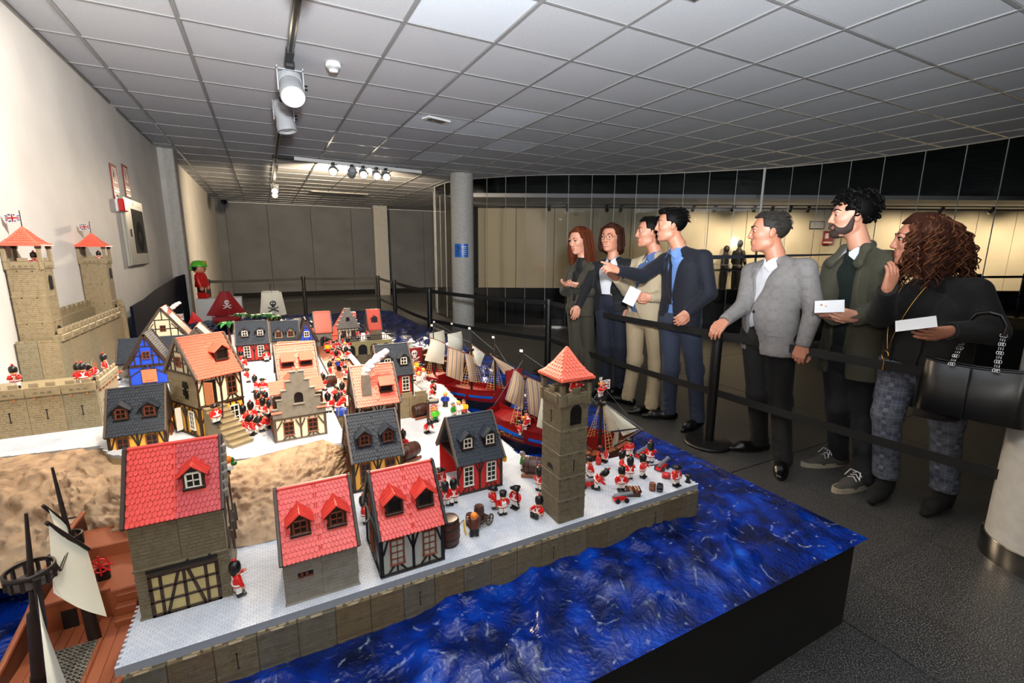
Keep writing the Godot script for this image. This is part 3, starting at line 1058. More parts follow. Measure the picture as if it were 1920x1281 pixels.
func materials_toys():
	flat("stone_toy",Color(0.54,0.49,0.395),0.5)
	grain(mats["stone_toy"],noise_tex(0.03,[[0.0,Color(0.86,0.84,0.78)],[0.5,Color(0.97,0.95,0.9)],[1.0,Color(1,1,1)]],256),4.0)
	flat("stone_grey",Color(0.47,0.46,0.44),0.5)
	grain(mats["stone_grey"],mats["stone_toy"].albedo_texture,4.0)
	flat("stone_dark",Color(0.4,0.37,0.3),0.5)
	grain(mats["stone_dark"],mats["stone_toy"].albedo_texture,4.0)
	flat("stone_brown",Color(0.385,0.34,0.255),0.5)
	flat("stone_slate",Color(0.365,0.35,0.31),0.5)
	flat("stone_olive",Color(0.5,0.47,0.39),0.5)
	for e in ["stone_brown","stone_slate","stone_olive"]:
		grain(mats[e],mats["stone_toy"].albedo_texture,4.0)
	flat("timber",Color(0.17,0.1,0.06),0.45)
	flat("timber_grey",Color(0.3,0.25,0.21),0.45)
	flat("timber_black",Color(0.06,0.045,0.04),0.45)
	flat("fill_cream",Color(0.84,0.8,0.68),0.5)
	flat("fill_yellow",Color(0.9,0.68,0.25),0.5)
	flat("fill_grey",Color(0.6,0.61,0.58),0.5)
	flat("fill_olive",Color(0.66,0.6,0.4),0.5)
	flat("fill_red",Color(0.72,0.09,0.06),0.45)
	flat("fill_blue",Color(0.07,0.25,0.72),0.45)
	flat("roof_red",Color(0.8,0.23,0.19),0.42)
	flat("roof_rose",Color(0.68,0.19,0.2),0.42)
	flat("roof_orange",Color(0.92,0.4,0.31),0.45)
	flat("roof_slate",Color(0.2,0.22,0.25),0.6,0.0,0.3)
	flat("window_brown",Color(0.42,0.2,0.11),0.45)
	flat("window_white",Color(0.86,0.85,0.8),0.4)
	flat("window_dark",Color(0.05,0.035,0.03),0.4)
	flat("door_tan",Color(0.68,0.42,0.27),0.45)
	flat("smoke_wool",Color(0.9,0.88,0.88),0.95)
	flat("toy_red",Color(0.78,0.07,0.06),0.4)
	flat("toy_white",Color(0.88,0.87,0.85),0.4)
	flat("toy_black",Color(0.03,0.03,0.033),0.4)
	flat("toy_skin",Color(0.86,0.56,0.42),0.45)
	flat("toy_orange",Color(0.9,0.48,0.1),0.4)
	flat("toy_green",Color(0.1,0.5,0.12),0.4)
	flat("toy_yellow",Color(0.92,0.7,0.1),0.4)
	flat("toy_blue",Color(0.1,0.22,0.6),0.4)
	flat("toy_brown",Color(0.3,0.14,0.08),0.4)
	flat("toy_lightgreen",Color(0.35,0.75,0.2),0.35)
	flat("toy_grey",Color(0.42,0.43,0.45),0.4)
	flat("barrel_wood",Color(0.26,0.13,0.08),0.4)
	flat("plank",Color(0.52,0.3,0.2),0.5)
	flat("deck_wood",Color(0.56,0.29,0.16),0.5)
	flat("hull_red",Color(0.5,0.06,0.06),0.4)
	flat("hull_black",Color(0.05,0.055,0.065),0.4)
	flat("hull_brown",Color(0.32,0.16,0.09),0.45)
	flat("hull_blue",Color(0.08,0.35,0.75),0.4)
	flat("hull_gold",Color(0.66,0.42,0.14),0.4)
	flat("mast_dark",Color(0.13,0.09,0.07),0.45)
	flat("rope",Color(0.72,0.62,0.4),0.7)
	flat("rope_grey",Color(0.5,0.5,0.5),0.7)
	var cl := flat("sail_white",Color(0.84,0.82,0.74),0.8) as StandardMaterial3D
	cl.backlight_enabled = true
	cl.backlight = Color(0.25,0.24,0.2)
	var im := Image.create(64,8,false,Image.FORMAT_RGB8)
	im.fill(Color(0.8,0.7,0.54))
	for k in 4:
		im.fill_rect(Rect2i(k*16,0,7,8),Color(0.56,0.48,0.47))
		im.fill_rect(Rect2i(k*16 + 10,0,3,8),Color(0.62,0.5,0.36))
	flat("sail_striped",Color(1,1,1),0.8).albedo_texture = ImageTexture.create_from_image(im)
	flat("sail_red",Color(0.55,0.05,0.07),0.7)
	flat("leaf",Color(0.08,0.36,0.13),0.45)
	flat("leaf_light",Color(0.3,0.55,0.28),0.45)
	# cobble print of the decks
	grain(flat("cobble",Color(0.83,0.84,0.86),0.6),noise_tex(0.02,[[0.0,Color(0.88,0.9,0.93)],[1.0,Color(1,1,1)]],256),1.5)
	flat("cobble_bed",Color(0.5,0.52,0.56),0.8)
	# painted crumpled paper of the cliffs
	var rk = grain(flat("rock",Color(0.78,0.75,0.72),0.85),noise_tex(0.006,[[0.0,Color(0.42,0.36,0.31)],[0.22,Color(0.62,0.53,0.45)],[0.42,Color(0.8,0.69,0.57)],[0.75,Color(0.86,0.76,0.63)],[1.0,Color(0.9,0.84,0.74)]],1024,FastNoiseLite.TYPE_SIMPLEX_SMOOTH,6),1.9)
	relief(rk,noise_tex(0.012,[],512,FastNoiseLite.TYPE_SIMPLEX,5,FastNoiseLite.FRACTAL_RIDGED),0.22)
	# sea: glossy painted plastic sheet,white paint rubbed on the crests
	var sea := flat("sea",Color(1,1,1),0.2,0.0,0.42) as StandardMaterial3D
	grain(sea,noise_tex(0.006,[[0.0,Color(0.002,0.03,0.11)],[0.35,Color(0.003,0.07,0.27)],[0.6,Color(0.004,0.13,0.45)],[0.85,Color(0.008,0.23,0.62)],[1.0,Color(0.05,0.36,0.74)]],1024,FastNoiseLite.TYPE_SIMPLEX_SMOOTH,5),0.9)
	sea.detail_enabled = true
	sea.detail_blend_mode = BaseMaterial3D.BLEND_MODE_MIX
	sea.detail_uv_layer = BaseMaterial3D.DETAIL_UV_1
	sea.detail_albedo = noise_tex(0.01,[[0.0,Color(0.72,0.8,0.88)],[1.0,Color(0.85,0.9,0.95)]],64)
	sea.detail_mask = noise_tex(0.006,[[0.0,Color(0,0,0)],[0.82,Color(0,0,0)],[0.94,Color(0.3,0.3,0.3)],[1.0,Color(0.9,0.9,0.9)]],1024,FastNoiseLite.TYPE_SIMPLEX_SMOOTH,6,FastNoiseLite.FRACTAL_RIDGED,11)
	relief(sea,noise_tex(0.03,[],1024,FastNoiseLite.TYPE_SIMPLEX_SMOOTH,6,FastNoiseLite.FRACTAL_RIDGED,5),0.28)

func ridged(nz: FastNoiseLite,x: float,z: float) -> float:
	return 1.0 - absf(nz.get_noise_2d(x,z))*2.0

func platform():
	# the low black platform under the whole town
	var t = thing("display_platform","low black-skirted platform under the toy town","platform",Vector3(0.4,0,-4.5))
	put("skirt",MB.new().box(Vector3(0,0.178,0),Vector3(2.96,0.356,7.42),Basis.IDENTITY,0.004),"black",t)
	put("top_board",MB.new().box(Vector3(0,0.361,0),Vector3(2.98,0.01,7.44)),"black",t)
	var nz := FastNoiseLite.new()
	nz.seed = 4
	nz.frequency = 1.0
	nz.fractal_octaves = 4
	var rows := []
	var nx := 190
	var nzc := 300
	var x0 := -1.13
	var x1 := 1.91
	for j in nzc + 1:
		var row := PackedVector3Array()
		var fj := float(j)/nzc
		var z := -0.765 - 7.5*pow(fj,1.5)
		for i in nx + 1:
			var x := lerpf(x0,x1,float(i)/nx)
			var xr := x
			if i > nx*0.5 and z < -2.0:
				xr += (x - x0)/(x1 - x0)*clampf((-z - 2.0)*0.06,0.0,0.12)*clampf((4.4 + z)*0.8,0.0,1.0)
			var edge := minf(minf(x - x0,x1 - x),minf(-0.765 - z,z + 8.26))
			var soft := smoothstep(0.0,0.14,edge)
			# draped folds running out from the quay wall,finer crumple on top
			var fold := ridged(nz,x*1.5 + z*0.9,z*1.1 - x*0.5)
			var cr := ridged(nz,x*7.0 + 30.0,z*5.0)
			var fine := ridged(nz,x*21.0 + 9.0,z*17.0)
			var y := 0.382 + soft*(0.032*fold*fold*fold + 0.004*cr*cr + 0.0012*fine)
			var qd := clampf(1.0 - (-1.15 - z if z < -1.15 else z + 1.15)/0.35,0.0,1.0)
			if x > -0.4 and x < 1.6:
				y += 0.012*qd*qd*soft
			row.append(Vector3(xr,y - 0.008*(1.0 - soft),z))
		rows.append(row)
	var m := MB.new().grid(rows)
	for k in m.v.size():
		m.u[k] = Vector2(m.v[k].x*0.8,m.v[k].z*0.8)
	tag(put("sea_sheet",m,"sea"),"crumpled glossy blue painted sheet that makes the toy sea","sea")
	# hem of the sheet
	var hem := MB.new()
	var top := PackedVector3Array()
	var low := PackedVector3Array()
	for i in nx + 1:
		var x := lerpf(x0,x1,float(i)/nx)
		top.append(Vector3(x,0.375,-0.764))
		low.append(Vector3(x,0.362 + 0.006*sin(x*9.0),-0.766))
	hem.grid([top,low])
	# dark blue boards behind the castle and the far ships
	var bd = thing("backdrop_board","tall dark blue backdrop board with a rising edge behind the toy houses","board",Vector3(-1.06,0.4,-5.0))
	put("panel",MB.new().prism(PackedVector2Array([Vector2(-0.02,0.0),Vector2(-0.02,0.535),Vector2(0.5,0.55),Vector2(1.1,0.595),Vector2(1.9,0.63),Vector2(2.5,0.66),Vector2(3.3,0.66),Vector2(3.3,0.0)]),0.02,Transform3D(Basis(Vector3.FORWARD,Vector3.UP,Vector3.RIGHT),Vector3(0.02,0,0))),"navy_board",bd)
	var b2 = thing("backdrop_board","narrow dark blue backdrop board beside the castle wall","board",Vector3(-1.12,0.4,-4.78))
	put("panel",MB.new().box(Vector3(0,0.27,0),Vector3(0.05,0.54,0.03),Basis.IDENTITY,0.003),"navy_board",b2)
	var bx = thing("white_plinth","plain white plinth under the big toy figure","plinth",Vector3(-0.62,0.38,-8.05))
	put("body",MB.new().box(Vector3(0,0.17,0),Vector3(0.56,0.34,0.3),Basis.IDENTITY,0.004),"white_plastic",bx)
	big_figure()
	# cliffs of crumpled paper
	cliff("rock_cliff","large crumpled sand-coloured paper cliff below the castle",[[-1.14,-2.45,0.635],[-0.86,-2.42,0.64],[-0.69,-2.36,0.64],[-0.56,-2.24,0.6],[-0.43,-2.0,0.6],[-0.3,-1.75,0.58]],[[-1.14,-1.75,0.44],[-0.9,-1.72,0.47],[-0.72,-1.68,0.48],[-0.6,-1.68,0.49],[-0.45,-1.64,0.52],[-0.32,-1.56,0.535]],0.055,3)
	cliff("rock_cliff","smaller crumpled sand-coloured paper cliff between the tavern and the stone cottage",[[-0.36,-2.0,0.62],[-0.2,-1.9,0.64],[-0.08,-1.89,0.655],[0.06,-1.91,0.662],[0.15,-1.925,0.664],[0.2,-1.91,0.64]],[[-0.33,-1.56,0.53],[-0.2,-1.52,0.53],[-0.1,-1.5,0.53],[0.0,-1.5,0.53],[0.12,-1.6,0.53],[0.23,-1.83,0.53]],0.035,8)

func along(pts: Array,f: float) -> Vector3:
	var g := f*(pts.size() - 1)
	var i := mini(int(g),pts.size() - 2)
	var t := g - i
	var a := Vector3(pts[i][0],pts[i][2],pts[i][1])
	var b := Vector3(pts[i + 1][0],pts[i + 1][2],pts[i + 1][1])
	return a.lerp(b,t)

func cliff(called,label,top: Array,low: Array,bulge: float,sd: int):
	var nz := FastNoiseLite.new()
	nz.seed = sd
	nz.frequency = 1.0
	var rows := []
	for j in 61:
		var v := j/60.0
		var row := PackedVector3Array()
		for i in 101:
			var u := i/100.0
			var a := along(top,u)
			var b := along(low,u)
			var p := a.lerp(b,v)
			var out := (Vector3(b.x - a.x,0,b.z - a.z).normalized() + Vector3(0,0.9,0)).normalized()
			# rounded brow,big facets,sharp creases
			var w := sin(PI*clampf(v,0.0,1.0))
			var big := nz.get_noise_2d(u*3.4,v*2.6)*0.9
			var crease := 1.0 - absf(nz.get_noise_2d(u*6.0 + 20.0,v*4.6 + u*2.0))*2.2
			var fine := 1.0 - absf(nz.get_noise_2d(u*17.0 + 5.0,v*12.0))*2.0
			p += out*(bulge*(w*0.9 + 1.1*big*w + 0.6*crease*(0.25 + w) + 0.2*fine*(0.3 + w)))
			# a lip that overhangs its shadow two thirds of the way down
			var lip := smoothstep(0.55,0.6,v + 0.06*nz.get_noise_2d(u*5.0,9.0))*(1.0 - smoothstep(0.6,0.8,v))
			p -= out*(bulge*0.35*lip*smoothstep(-0.1,0.2,nz.get_noise_2d(u*2.7,40.0)))
			row.append(p)
		rows.append(row)
	var back := PackedVector3Array()
	for i in 101:
		var q := along(top,i/100.0)
		back.append(q + Vector3(0,-0.03,-0.03))
	rows.push_front(back)
	tag(put(called,MB.new().grid(rows),"rock"),label,"cliff")

func big_figure():
	# a large plastic toy figure,about half a metre tall,seen from its side
	var t = thing("giant_toy_figure","big glossy toy figure in red with a green cap, standing on the white plinth","toy figure",Vector3(-0.83,0.72,-8.05),1.35)
	for sg in [-1.0,1.0]:
		put("boot",MB.new().box(Vector3(sg*0.04,0.03,0.022),Vector3(0.07,0.06,0.125),Basis.IDENTITY,0.015).box(Vector3(sg*0.04,0.065,-0.006),Vector3(0.072,0.05,0.075),Basis.IDENTITY,0.012),"toy_red",t)
		put("leg",MB.new().box(Vector3(sg*0.04,0.125,-0.006),Vector3(0.064,0.09,0.064),Basis.IDENTITY,0.012),"toy_black",t)
		var sh := Vector3(sg*0.085,0.335,0)
		put("arm",MB.new().tube([sh,sh + Vector3(sg*0.03,-0.05,0.005),sh + Vector3(sg*0.036,-0.12,0.02),sh + Vector3(sg*0.034,-0.165,0.035)],[0.04,0.043,0.038,0.036],14),"toy_red",t)
		put("hand",MB.new().ell(sh + Vector3(sg*0.034,-0.19,0.042),Vector3(0.026,0.034,0.03)),"toy_skin",t)
		put("eye",MB.new().ell(Vector3(sg*0.03,0.42,0.074),Vector3(0.008,0.012,0.005)),"toy_black",t)
	put("torso",MB.new().lathe([Vector2(0.001,0.16),Vector2(0.1,0.162),Vector2(0.104,0.175),Vector2(0.082,0.34),Vector2(0.06,0.365),Vector2(0.001,0.37)],24,Vector3.ZERO,Basis.from_scale(Vector3(1,1,0.74))),"toy_red",t)
	put("head",MB.new().lathe([Vector2(0.001,0.36),Vector2(0.055,0.365),Vector2(0.076,0.385),Vector2(0.08,0.42),Vector2(0.074,0.465),Vector2(0.04,0.49),Vector2(0.001,0.492)],24),"toy_skin",t)
	put("hair",MB.new().ell(Vector3(0,0.43,-0.022),Vector3(0.084,0.062,0.07),Basis.IDENTITY,20,12),"toy_black",t)
	put("cap",MB.new().lathe([Vector2(0.098,0.452),Vector2(0.1,0.46),Vector2(0.092,0.5),Vector2(0.064,0.53),Vector2(0.001,0.54)],24).ell(Vector3(0,0.456,0.035),Vector3(0.085,0.008,0.09),Basis(Vector3.RIGHT,0.06),24,8).ell(Vector3(0,0.425,-0.095),Vector3(0.02,0.035,0.03),Basis(Vector3.RIGHT,0.6)),"toy_lightgreen",t)
	put("badge",MB.new().ell(Vector3(0,0.505,0.084),Vector3(0.04,0.03,0.014)),"toy_yellow",t)

func cobbles(t,poly: PackedVector2Array,y: float,px: float,pz: float):
	# laid cobbles,one running course beside the other
	var places := []
	var tints := []
	var lo := poly[0]
	var hi := poly[0]
	for p in poly:
		lo = lo.min(p)
		hi = hi.max(p)
	var r := 0
	var z := lo.y + pz*0.5
	while z < hi.y:
		var x := lo.x + (px*0.5 if r % 2 else 0.0)
		while x < hi.x:
			if Geometry2D.is_point_in_polygon(Vector2(x,z),poly):
				places.append(Transform3D(Basis.IDENTITY,Vector3(x,y,z)))
				var g := 0.9 + 0.1*hash1(x*71.0 + z*37.0)
				tints.append(Color(g,g,g))
			x += px
		z += pz
		r += 1
	var m := mats["cobble"] as StandardMaterial3D
	m.vertex_color_use_as_albedo = true
	many("cobbles",MB.new().box(Vector3.ZERO,Vector3(px - 0.0006,0.0016,pz - 0.0006),Basis.IDENTITY,0.0004),"cobble",places,t,tints)

func slab(poly: PackedVector2Array,y: float,h: float) -> MB:
	return MB.new().prism(poly,h,Transform3D(Basis(Vector3.RIGHT,Vector3.BACK,Vector3.DOWN),Vector3(0,y,0)))

var stone_cache := {}

# a stone wall panel: courses of stones standing proud of a backing; x along,y up,face to +z
func stone(w: float,h: float,ch := 0.0095,sw := 0.024,proud := 0.001) -> MB:
	var key := "%.3f_%.3f_%.4f_%.3f" % [w,h,ch,sw]
	if stone_cache.has(key):
		return stone_cache[key]
	var m := MB.new().box(Vector3(w/2,h/2,-0.003),Vector3(w,h,0.006))
	var rows := maxi(1,roundi(h/ch))
	var rh := h/rows
	for r in rows:
		var x := 0.0
		var k := 0
		while x < w - 0.002:
			var l := sw*(0.7 + 0.6*hash1(r*13.0 + k*7.0 + w*91.0))
			if k == 0 and r % 2 == 1:
				l *= 0.5
			l = minf(l,w - x)
			if w - x - l < 0.006:
				l = w - x
			var pr: float = proud*(0.5 + hash1(r*3.0 + k*17.0))
			if r % 4 == 3:
				pr += 0.0007
			var g := 0.0005
			var a := Vector3(x + g,r*rh + g,0)
			var b := Vector3(x + l - g,(r + 1)*rh - g,pr)
			var i := 0.0004
			m.face([Vector3(a.x + i,a.y + i,b.z),Vector3(b.x - i,a.y + i,b.z),Vector3(b.x - i,b.y - i,b.z),Vector3(a.x + i,b.y - i,b.z)])
			m.face([Vector3(a.x,a.y,0),Vector3(b.x,a.y,0),Vector3(b.x - i,a.y + i,b.z),Vector3(a.x + i,a.y + i,b.z)])
			m.face([Vector3(b.x,a.y,0),Vector3(b.x,b.y,0),Vector3(b.x - i,b.y - i,b.z),Vector3(b.x - i,a.y + i,b.z)])
			m.face([Vector3(b.x,b.y,0),Vector3(a.x,b.y,0),Vector3(a.x + i,b.y - i,b.z),Vector3(b.x - i,b.y - i,b.z)])
			m.face([Vector3(a.x,b.y,0),Vector3(a.x,a.y,0),Vector3(a.x + i,a.y + i,b.z),Vector3(a.x + i,b.y - i,b.z)])
			x += l
			k += 1
	stone_cache[key] = m
	return m

var stone_meshes := {}

func stone_mesh(w: float,h: float,ch := 0.0095,sw := 0.024) -> ArrayMesh:
	var key := "%.3f_%.3f_%.4f" % [w,h,ch]
	if not stone_meshes.has(key):
		stone_meshes[key] = stone(w,h,ch,sw).mesh()
	return stone_meshes[key]

func quay():
	var low := PackedVector2Array([Vector2(-0.36,-1.15),Vector2(1.432,-1.15),Vector2(1.45,-1.475),Vector2(1.09,-1.5),Vector2(0.935,-1.72),Vector2(0.955,-2.4),Vector2(1.0,-2.9),Vector2(0.9,-3.1),Vector2(0.56,-3.1),Vector2(0.56,-4.15),Vector2(0.2,-4.15),Vector2(0.2,-2.0),Vector2(-0.3,-1.62),Vector2(-0.345,-1.62)])
	var lip := MB.new()
	var t = thing("quay_deck","white cobbled lower quay deck of the toy harbour","quay",Vector3.ZERO)
	put("bed",slab(low,LAND - 0.002,0.022),"cobble_bed",t)
	cobbles(t,low,LAND - 0.0012,0.0135,0.0082)
	put("base",slab(low,LAND - 0.024,0.13),"stone_dark",t)
	# front quay wall: a run of stone panels with a toothed top edge
	var w = thing("quay_wall","long brown-grey stone quay wall along the front of the toy harbour","wall",Vector3(-0.36,0.385,-1.148))
	var pw := 0.0896
	for i in 20:
		var m = ["stone_dark","stone_brown","stone_slate","stone_dark","stone_brown"][int(hash1(i*3.7)*4.99)]
		put("stone_panel",stone_mesh(pw - 0.0012,0.117),m,w,Vector3(i*pw,0.0,0.004))
		var teeth := MB.new()
		for k in 4:
			if hash1(i*5.0 + k) > 0.3:
				teeth.box(Vector3(0.011 + k*0.0224,0.12,0.001),Vector3(0.017,0.008,0.006),Basis.IDENTITY,0.001)
		teeth.box(Vector3(0.045,0.118,0.003),Vector3(0.03,0.006,0.01),Basis.IDENTITY,0.002)
		put("top_teeth",teeth,"stone_toy",w,Vector3(i*pw,0,0.0))
		if i % 5 == 2:
			put("arrow_slit",MB.new().box(Vector3(0.045,0.066,0.0052),Vector3(0.0022,0.036,0.002)).box(Vector3(0.045,0.086,0.0052),Vector3(0.005,0.003,0.002)).box(Vector3(0.045,0.046,0.0052),Vector3(0.005,0.003,0.002)),"black",w,Vector3(i*pw,0,0))
	for i in 4:
		put("stone_panel",stone_mesh(0.0805,0.117),"stone_dark",w,Vector3(1.794,0,-0.002 - i*0.081),Basis(Vector3.UP,PI/2))
	# upper plaza
	var up := PackedVector2Array([Vector2(-1.15,-2.36),Vector2(-0.64,-2.3),Vector2(-0.58,-2.18),Vector2(-0.32,-1.96),Vector2(-0.08,-1.9),Vector2(0.24,-1.9),Vector2(0.24,-2.385),Vector2(0.727,-2.385),Vector2(0.72,-2.9),Vector2(0.53,-2.95),Vector2(0.53,-4.1),Vector2(0.95,-4.1),Vector2(0.95,-4.45),Vector2(0.3,-4.6),Vector2(-0.3,-4.9),Vector2(-1.1,-5.0)])
	var p = thing("plaza_deck","white cobbled upper plaza of the toy town","plaza",Vector3.ZERO)
	put("bed",slab(up,PLAZA - 0.002,0.012),"cobble_bed",p)
	cobbles(p,up,PLAZA - 0.0012,0.0135,0.0082)
	put("base",slab(up,PLAZA - 0.014,0.25),"stone_toy",p)
	# cobbled drop at the plaza's front right edge
	var drop := []
	for r in 13:
		for c in 14:
			drop.append(Transform3D(Basis(Vector3.RIGHT,PI/2),Vector3(0.15 + c*0.0068 + (0.0034 if r % 2 else 0.0),LAND + 0.004 + r*0.009,-1.897)))
	put("drop_bed",MB.new().box(Vector3(0.2,0.588,-1.9),Vector3(0.09,0.12,0.004)),"cobble_bed",p)
	many("drop_cobbles",MB.new().box(Vector3.ZERO,Vector3(0.0058,0.002,0.0078),Basis.IDENTITY,0.0006),"cobble",drop,p,drop.map(func(_q): return Color(0.8,0.82,0.85)))
	# stone retaining wall with a battlement by the slate house
	var rw = thing("retaining_wall","tan stone retaining wall under the red and slate house","wall",Vector3(0.24,LAND,-2.384))
	for i in 5:
		put("stone_panel",stone_mesh(0.096,0.12),"stone_toy",rw,Vector3(i*0.0975,0,0.006))
	for i in 5:
		put("stone_panel",stone_mesh(0.1,0.12),"stone_toy",rw,Vector3(0.493,0,-i*0.101),Basis(Vector3.UP,PI/2))
	for i in 2:
		put("merlon",MB.new().box(Vector3(0.38 + i*0.075,0.128,-0.006),Vector3(0.06,0.024,0.018),Basis.IDENTITY,0.002),"stone_toy",rw)
	# plank causeway through the town
	var ca = thing("plank_causeway","brown plank causeway crowded with red-coated toy soldiers","causeway",Vector3(0.4,PLAZA,-3.2))
	for i in 46:
		put("plank",MB.new().box(Vector3(0.004*(hash1(i) - 0.5),0.003,0),Vector3(0.17,0.005,0.034),Basis.IDENTITY,0.0012),"plank",ca,Vector3(-0.012 + 0.0*i,0,0.83 - i*0.0366))
	for sg in [-1.0,1.0]:
		put("edge_beam",MB.new().box(Vector3(sg*0.09 - 0.012,0.012,0),Vector3(0.012,0.024,1.68),Basis.IDENTITY,0.002),"timber",ca)
	# arched wall with a railing at the far right
	var ar = thing("arched_bridge","stone bridge with dark arches and a white figure railing behind the causeway","bridge",Vector3(0.54,LAND,-4.095))
	for k in 4:
		var arch := PackedVector2Array()
		arch.append(Vector2(0,0.12))
		arch.append(Vector2(0,0))
		arch.append(Vector2(0.012,0))
		for q in 9:
			var a := PI - PI*q/8.0
			arch.append(Vector2(0.05 + 0.038*cos(a),0.055 + 0.038*sin(a)))
		arch.append(Vector2(0.088,0))
		arch.append(Vector2(0.1,0))
		arch.append(Vector2(0.1,0.12))
		put("arch",MB.new().prism(arch,0.03,Transform3D(Basis.IDENTITY,Vector3(k*0.1,0,0))),"fill_olive",ar)
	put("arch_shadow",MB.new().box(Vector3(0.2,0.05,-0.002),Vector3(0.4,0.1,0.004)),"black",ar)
	var rail := MB.new().box(Vector3(0.2,0.165,0.01),Vector3(0.4,0.006,0.01)).box(Vector3(0.2,0.128,0.01),Vector3(0.4,0.006,0.01))
	for k in 21:
		rail.cyl(Vector3(k*0.02,0.128,0.01),0.003,0.036,6)
	put("railing",rail,"timber_grey",ar)

# a small window with glazing bars; centre at the origin,face to +z
func window_mb(w: float,h: float,cols: int,rws: int) -> MB:
	var m := MB.new()
	var f := 0.0045
	m.box(Vector3(-w/2 + f/2,0,0.002),Vector3(f,h,0.006),Basis.IDENTITY,0.0008).box(Vector3(w/2 - f/2,0,0.002),Vector3(f,h,0.006),Basis.IDENTITY,0.0008)
	m.box(Vector3(0,h/2 - f/2,0.002),Vector3(w,f,0.006),Basis.IDENTITY,0.0008).box(Vector3(0,-h/2 + f/2,0.0025),Vector3(w + 0.003,f,0.008),Basis.IDENTITY,0.0008)
	for c in range(1,cols):
		m.box(Vector3(-w/2 + w*c/cols,0,0.002),Vector3(0.0024,h,0.004))
	for r in range(1,rws):
		m.box(Vector3(0,-h/2 + h*r/rws,0.002),Vector3(w,0.0024,0.004))
	return m

var win_cache := {}

func window_part(t,at: Vector3,b: Basis,w,h,cols,rws,m):
	var key := "%.3f_%.3f_%d_%d" % [w,h,cols,rws]
	if not win_cache.has(key):
		win_cache[key] = [window_mb(w,h,cols,rws).mesh(),MB.new().box(Vector3(0,0,0.0005),Vector3(w - 0.004,h - 0.004,0.001)).mesh()]
	var o = put("window",win_cache[key][0],m,t,at,b)
	put("pane",win_cache[key][1],"window_dark",o)
	return o

# half-timber beams on a wall of w x h with its windows at the given middles; x along,y up,face +z
func beams(w: float,h: float,wins: Array,ww: float) -> Array:
	var o := []
	var bw := 0.0075
	var add := func(ax,ay,bx,by,th): o.append([Vector2(ax,ay),Vector2(bx,by),th])
	add.call(0,bw/2,w,bw/2,bw)
	add.call(0,h - bw/2,w,h - bw/2,bw)
	add.call(bw/2,0,bw/2,h,bw)
	add.call(w - bw/2,0,w - bw/2,h,bw)
	var n := wins.size()
	if n >= 2:
		for k in n - 1:
			var mx: float = (wins[k] + wins[k + 1])/2
			add.call(mx,0,mx,h,bw)
			add.call(mx,h*0.5,mx - w*0.09,h*0.86,bw*0.7)
			add.call(mx,h*0.5,mx + w*0.09,h*0.86,bw*0.7)
	for x in wins:
		add.call(x,0,x,h*0.2,bw*0.7)
		add.call(x - ww*0.75,0,x - ww*0.12,h*0.24,bw*0.7)
		add.call(x + ww*0.75,0,x + ww*0.12,h*0.24,bw*0.7)
		add.call(x - ww*0.3,h*0.84,x - ww*0.3,h,bw*0.7)
		add.call(x + ww*0.3,h*0.84,x + ww*0.3,h,bw*0.7)
	if n:
		var e: float = wins[0] - ww*0.5
		add.call(bw,h*0.5,maxf(e - 0.002,bw*1.6),h*0.88,bw*0.7)
		add.call(w - bw,h*0.5,minf(w - e + 0.002,w - bw*1.6),h*0.88,bw*0.7)
	else:
		for k in range(1,4):
			add.call(w*k/4.0,0,w*k/4.0,h,bw*0.8)
		add.call(0,h*0.36,w,h*0.36,bw*0.7)
		add.call(0,h*0.68,w,h*0.68,bw*0.7)
		add.call(w*0.25,0,w*0.5,h,bw*0.8)
		add.call(w*0.75,0,w*0.5,h,bw*0.8)
	return o

func lay_beams(t,list: Array,xf: Transform3D,m,fine: bool,proud := 0.0045):
	var all := MB.new()
	for q in list:
		var a: Vector2 = q[0]
		var b: Vector2 = q[1]
		var d := b - a
		var c := (a + b)/2
		var bs := xf.basis*Basis(Vector3.BACK,d.angle())
		var at := xf*Vector3(c.x,c.y,0)
		if fine:
			put("beam",MB.new().box(Vector3(0,0,proud*0.5 - 0.001),Vector3(d.length(),q[2],proud),Basis.IDENTITY,0.0008),m,t,at,bs)
		else:
			all.box(at + xf.basis*Vector3(0,0,proud*0.5 - 0.001),Vector3(d.length(),q[2],proud),bs)
	if not fine:
		put("timber_frame",all,m,t)

func tile_mb(w: float,h: float) -> MB:
	var p := PackedVector2Array([Vector2(-w/2,0.0),Vector2(-w/2,-h*0.62),Vector2(-w*0.3,-h*0.93),Vector2(0,-h*1.04),Vector2(w*0.3,-h*0.93),Vector2(w/2,-h*0.62),Vector2(w/2,0.0)])
	var b := Basis(Vector3.RIGHT,-0.16)
	return MB.new().prism(p,0.002,Transform3D(b,Vector3.ZERO))

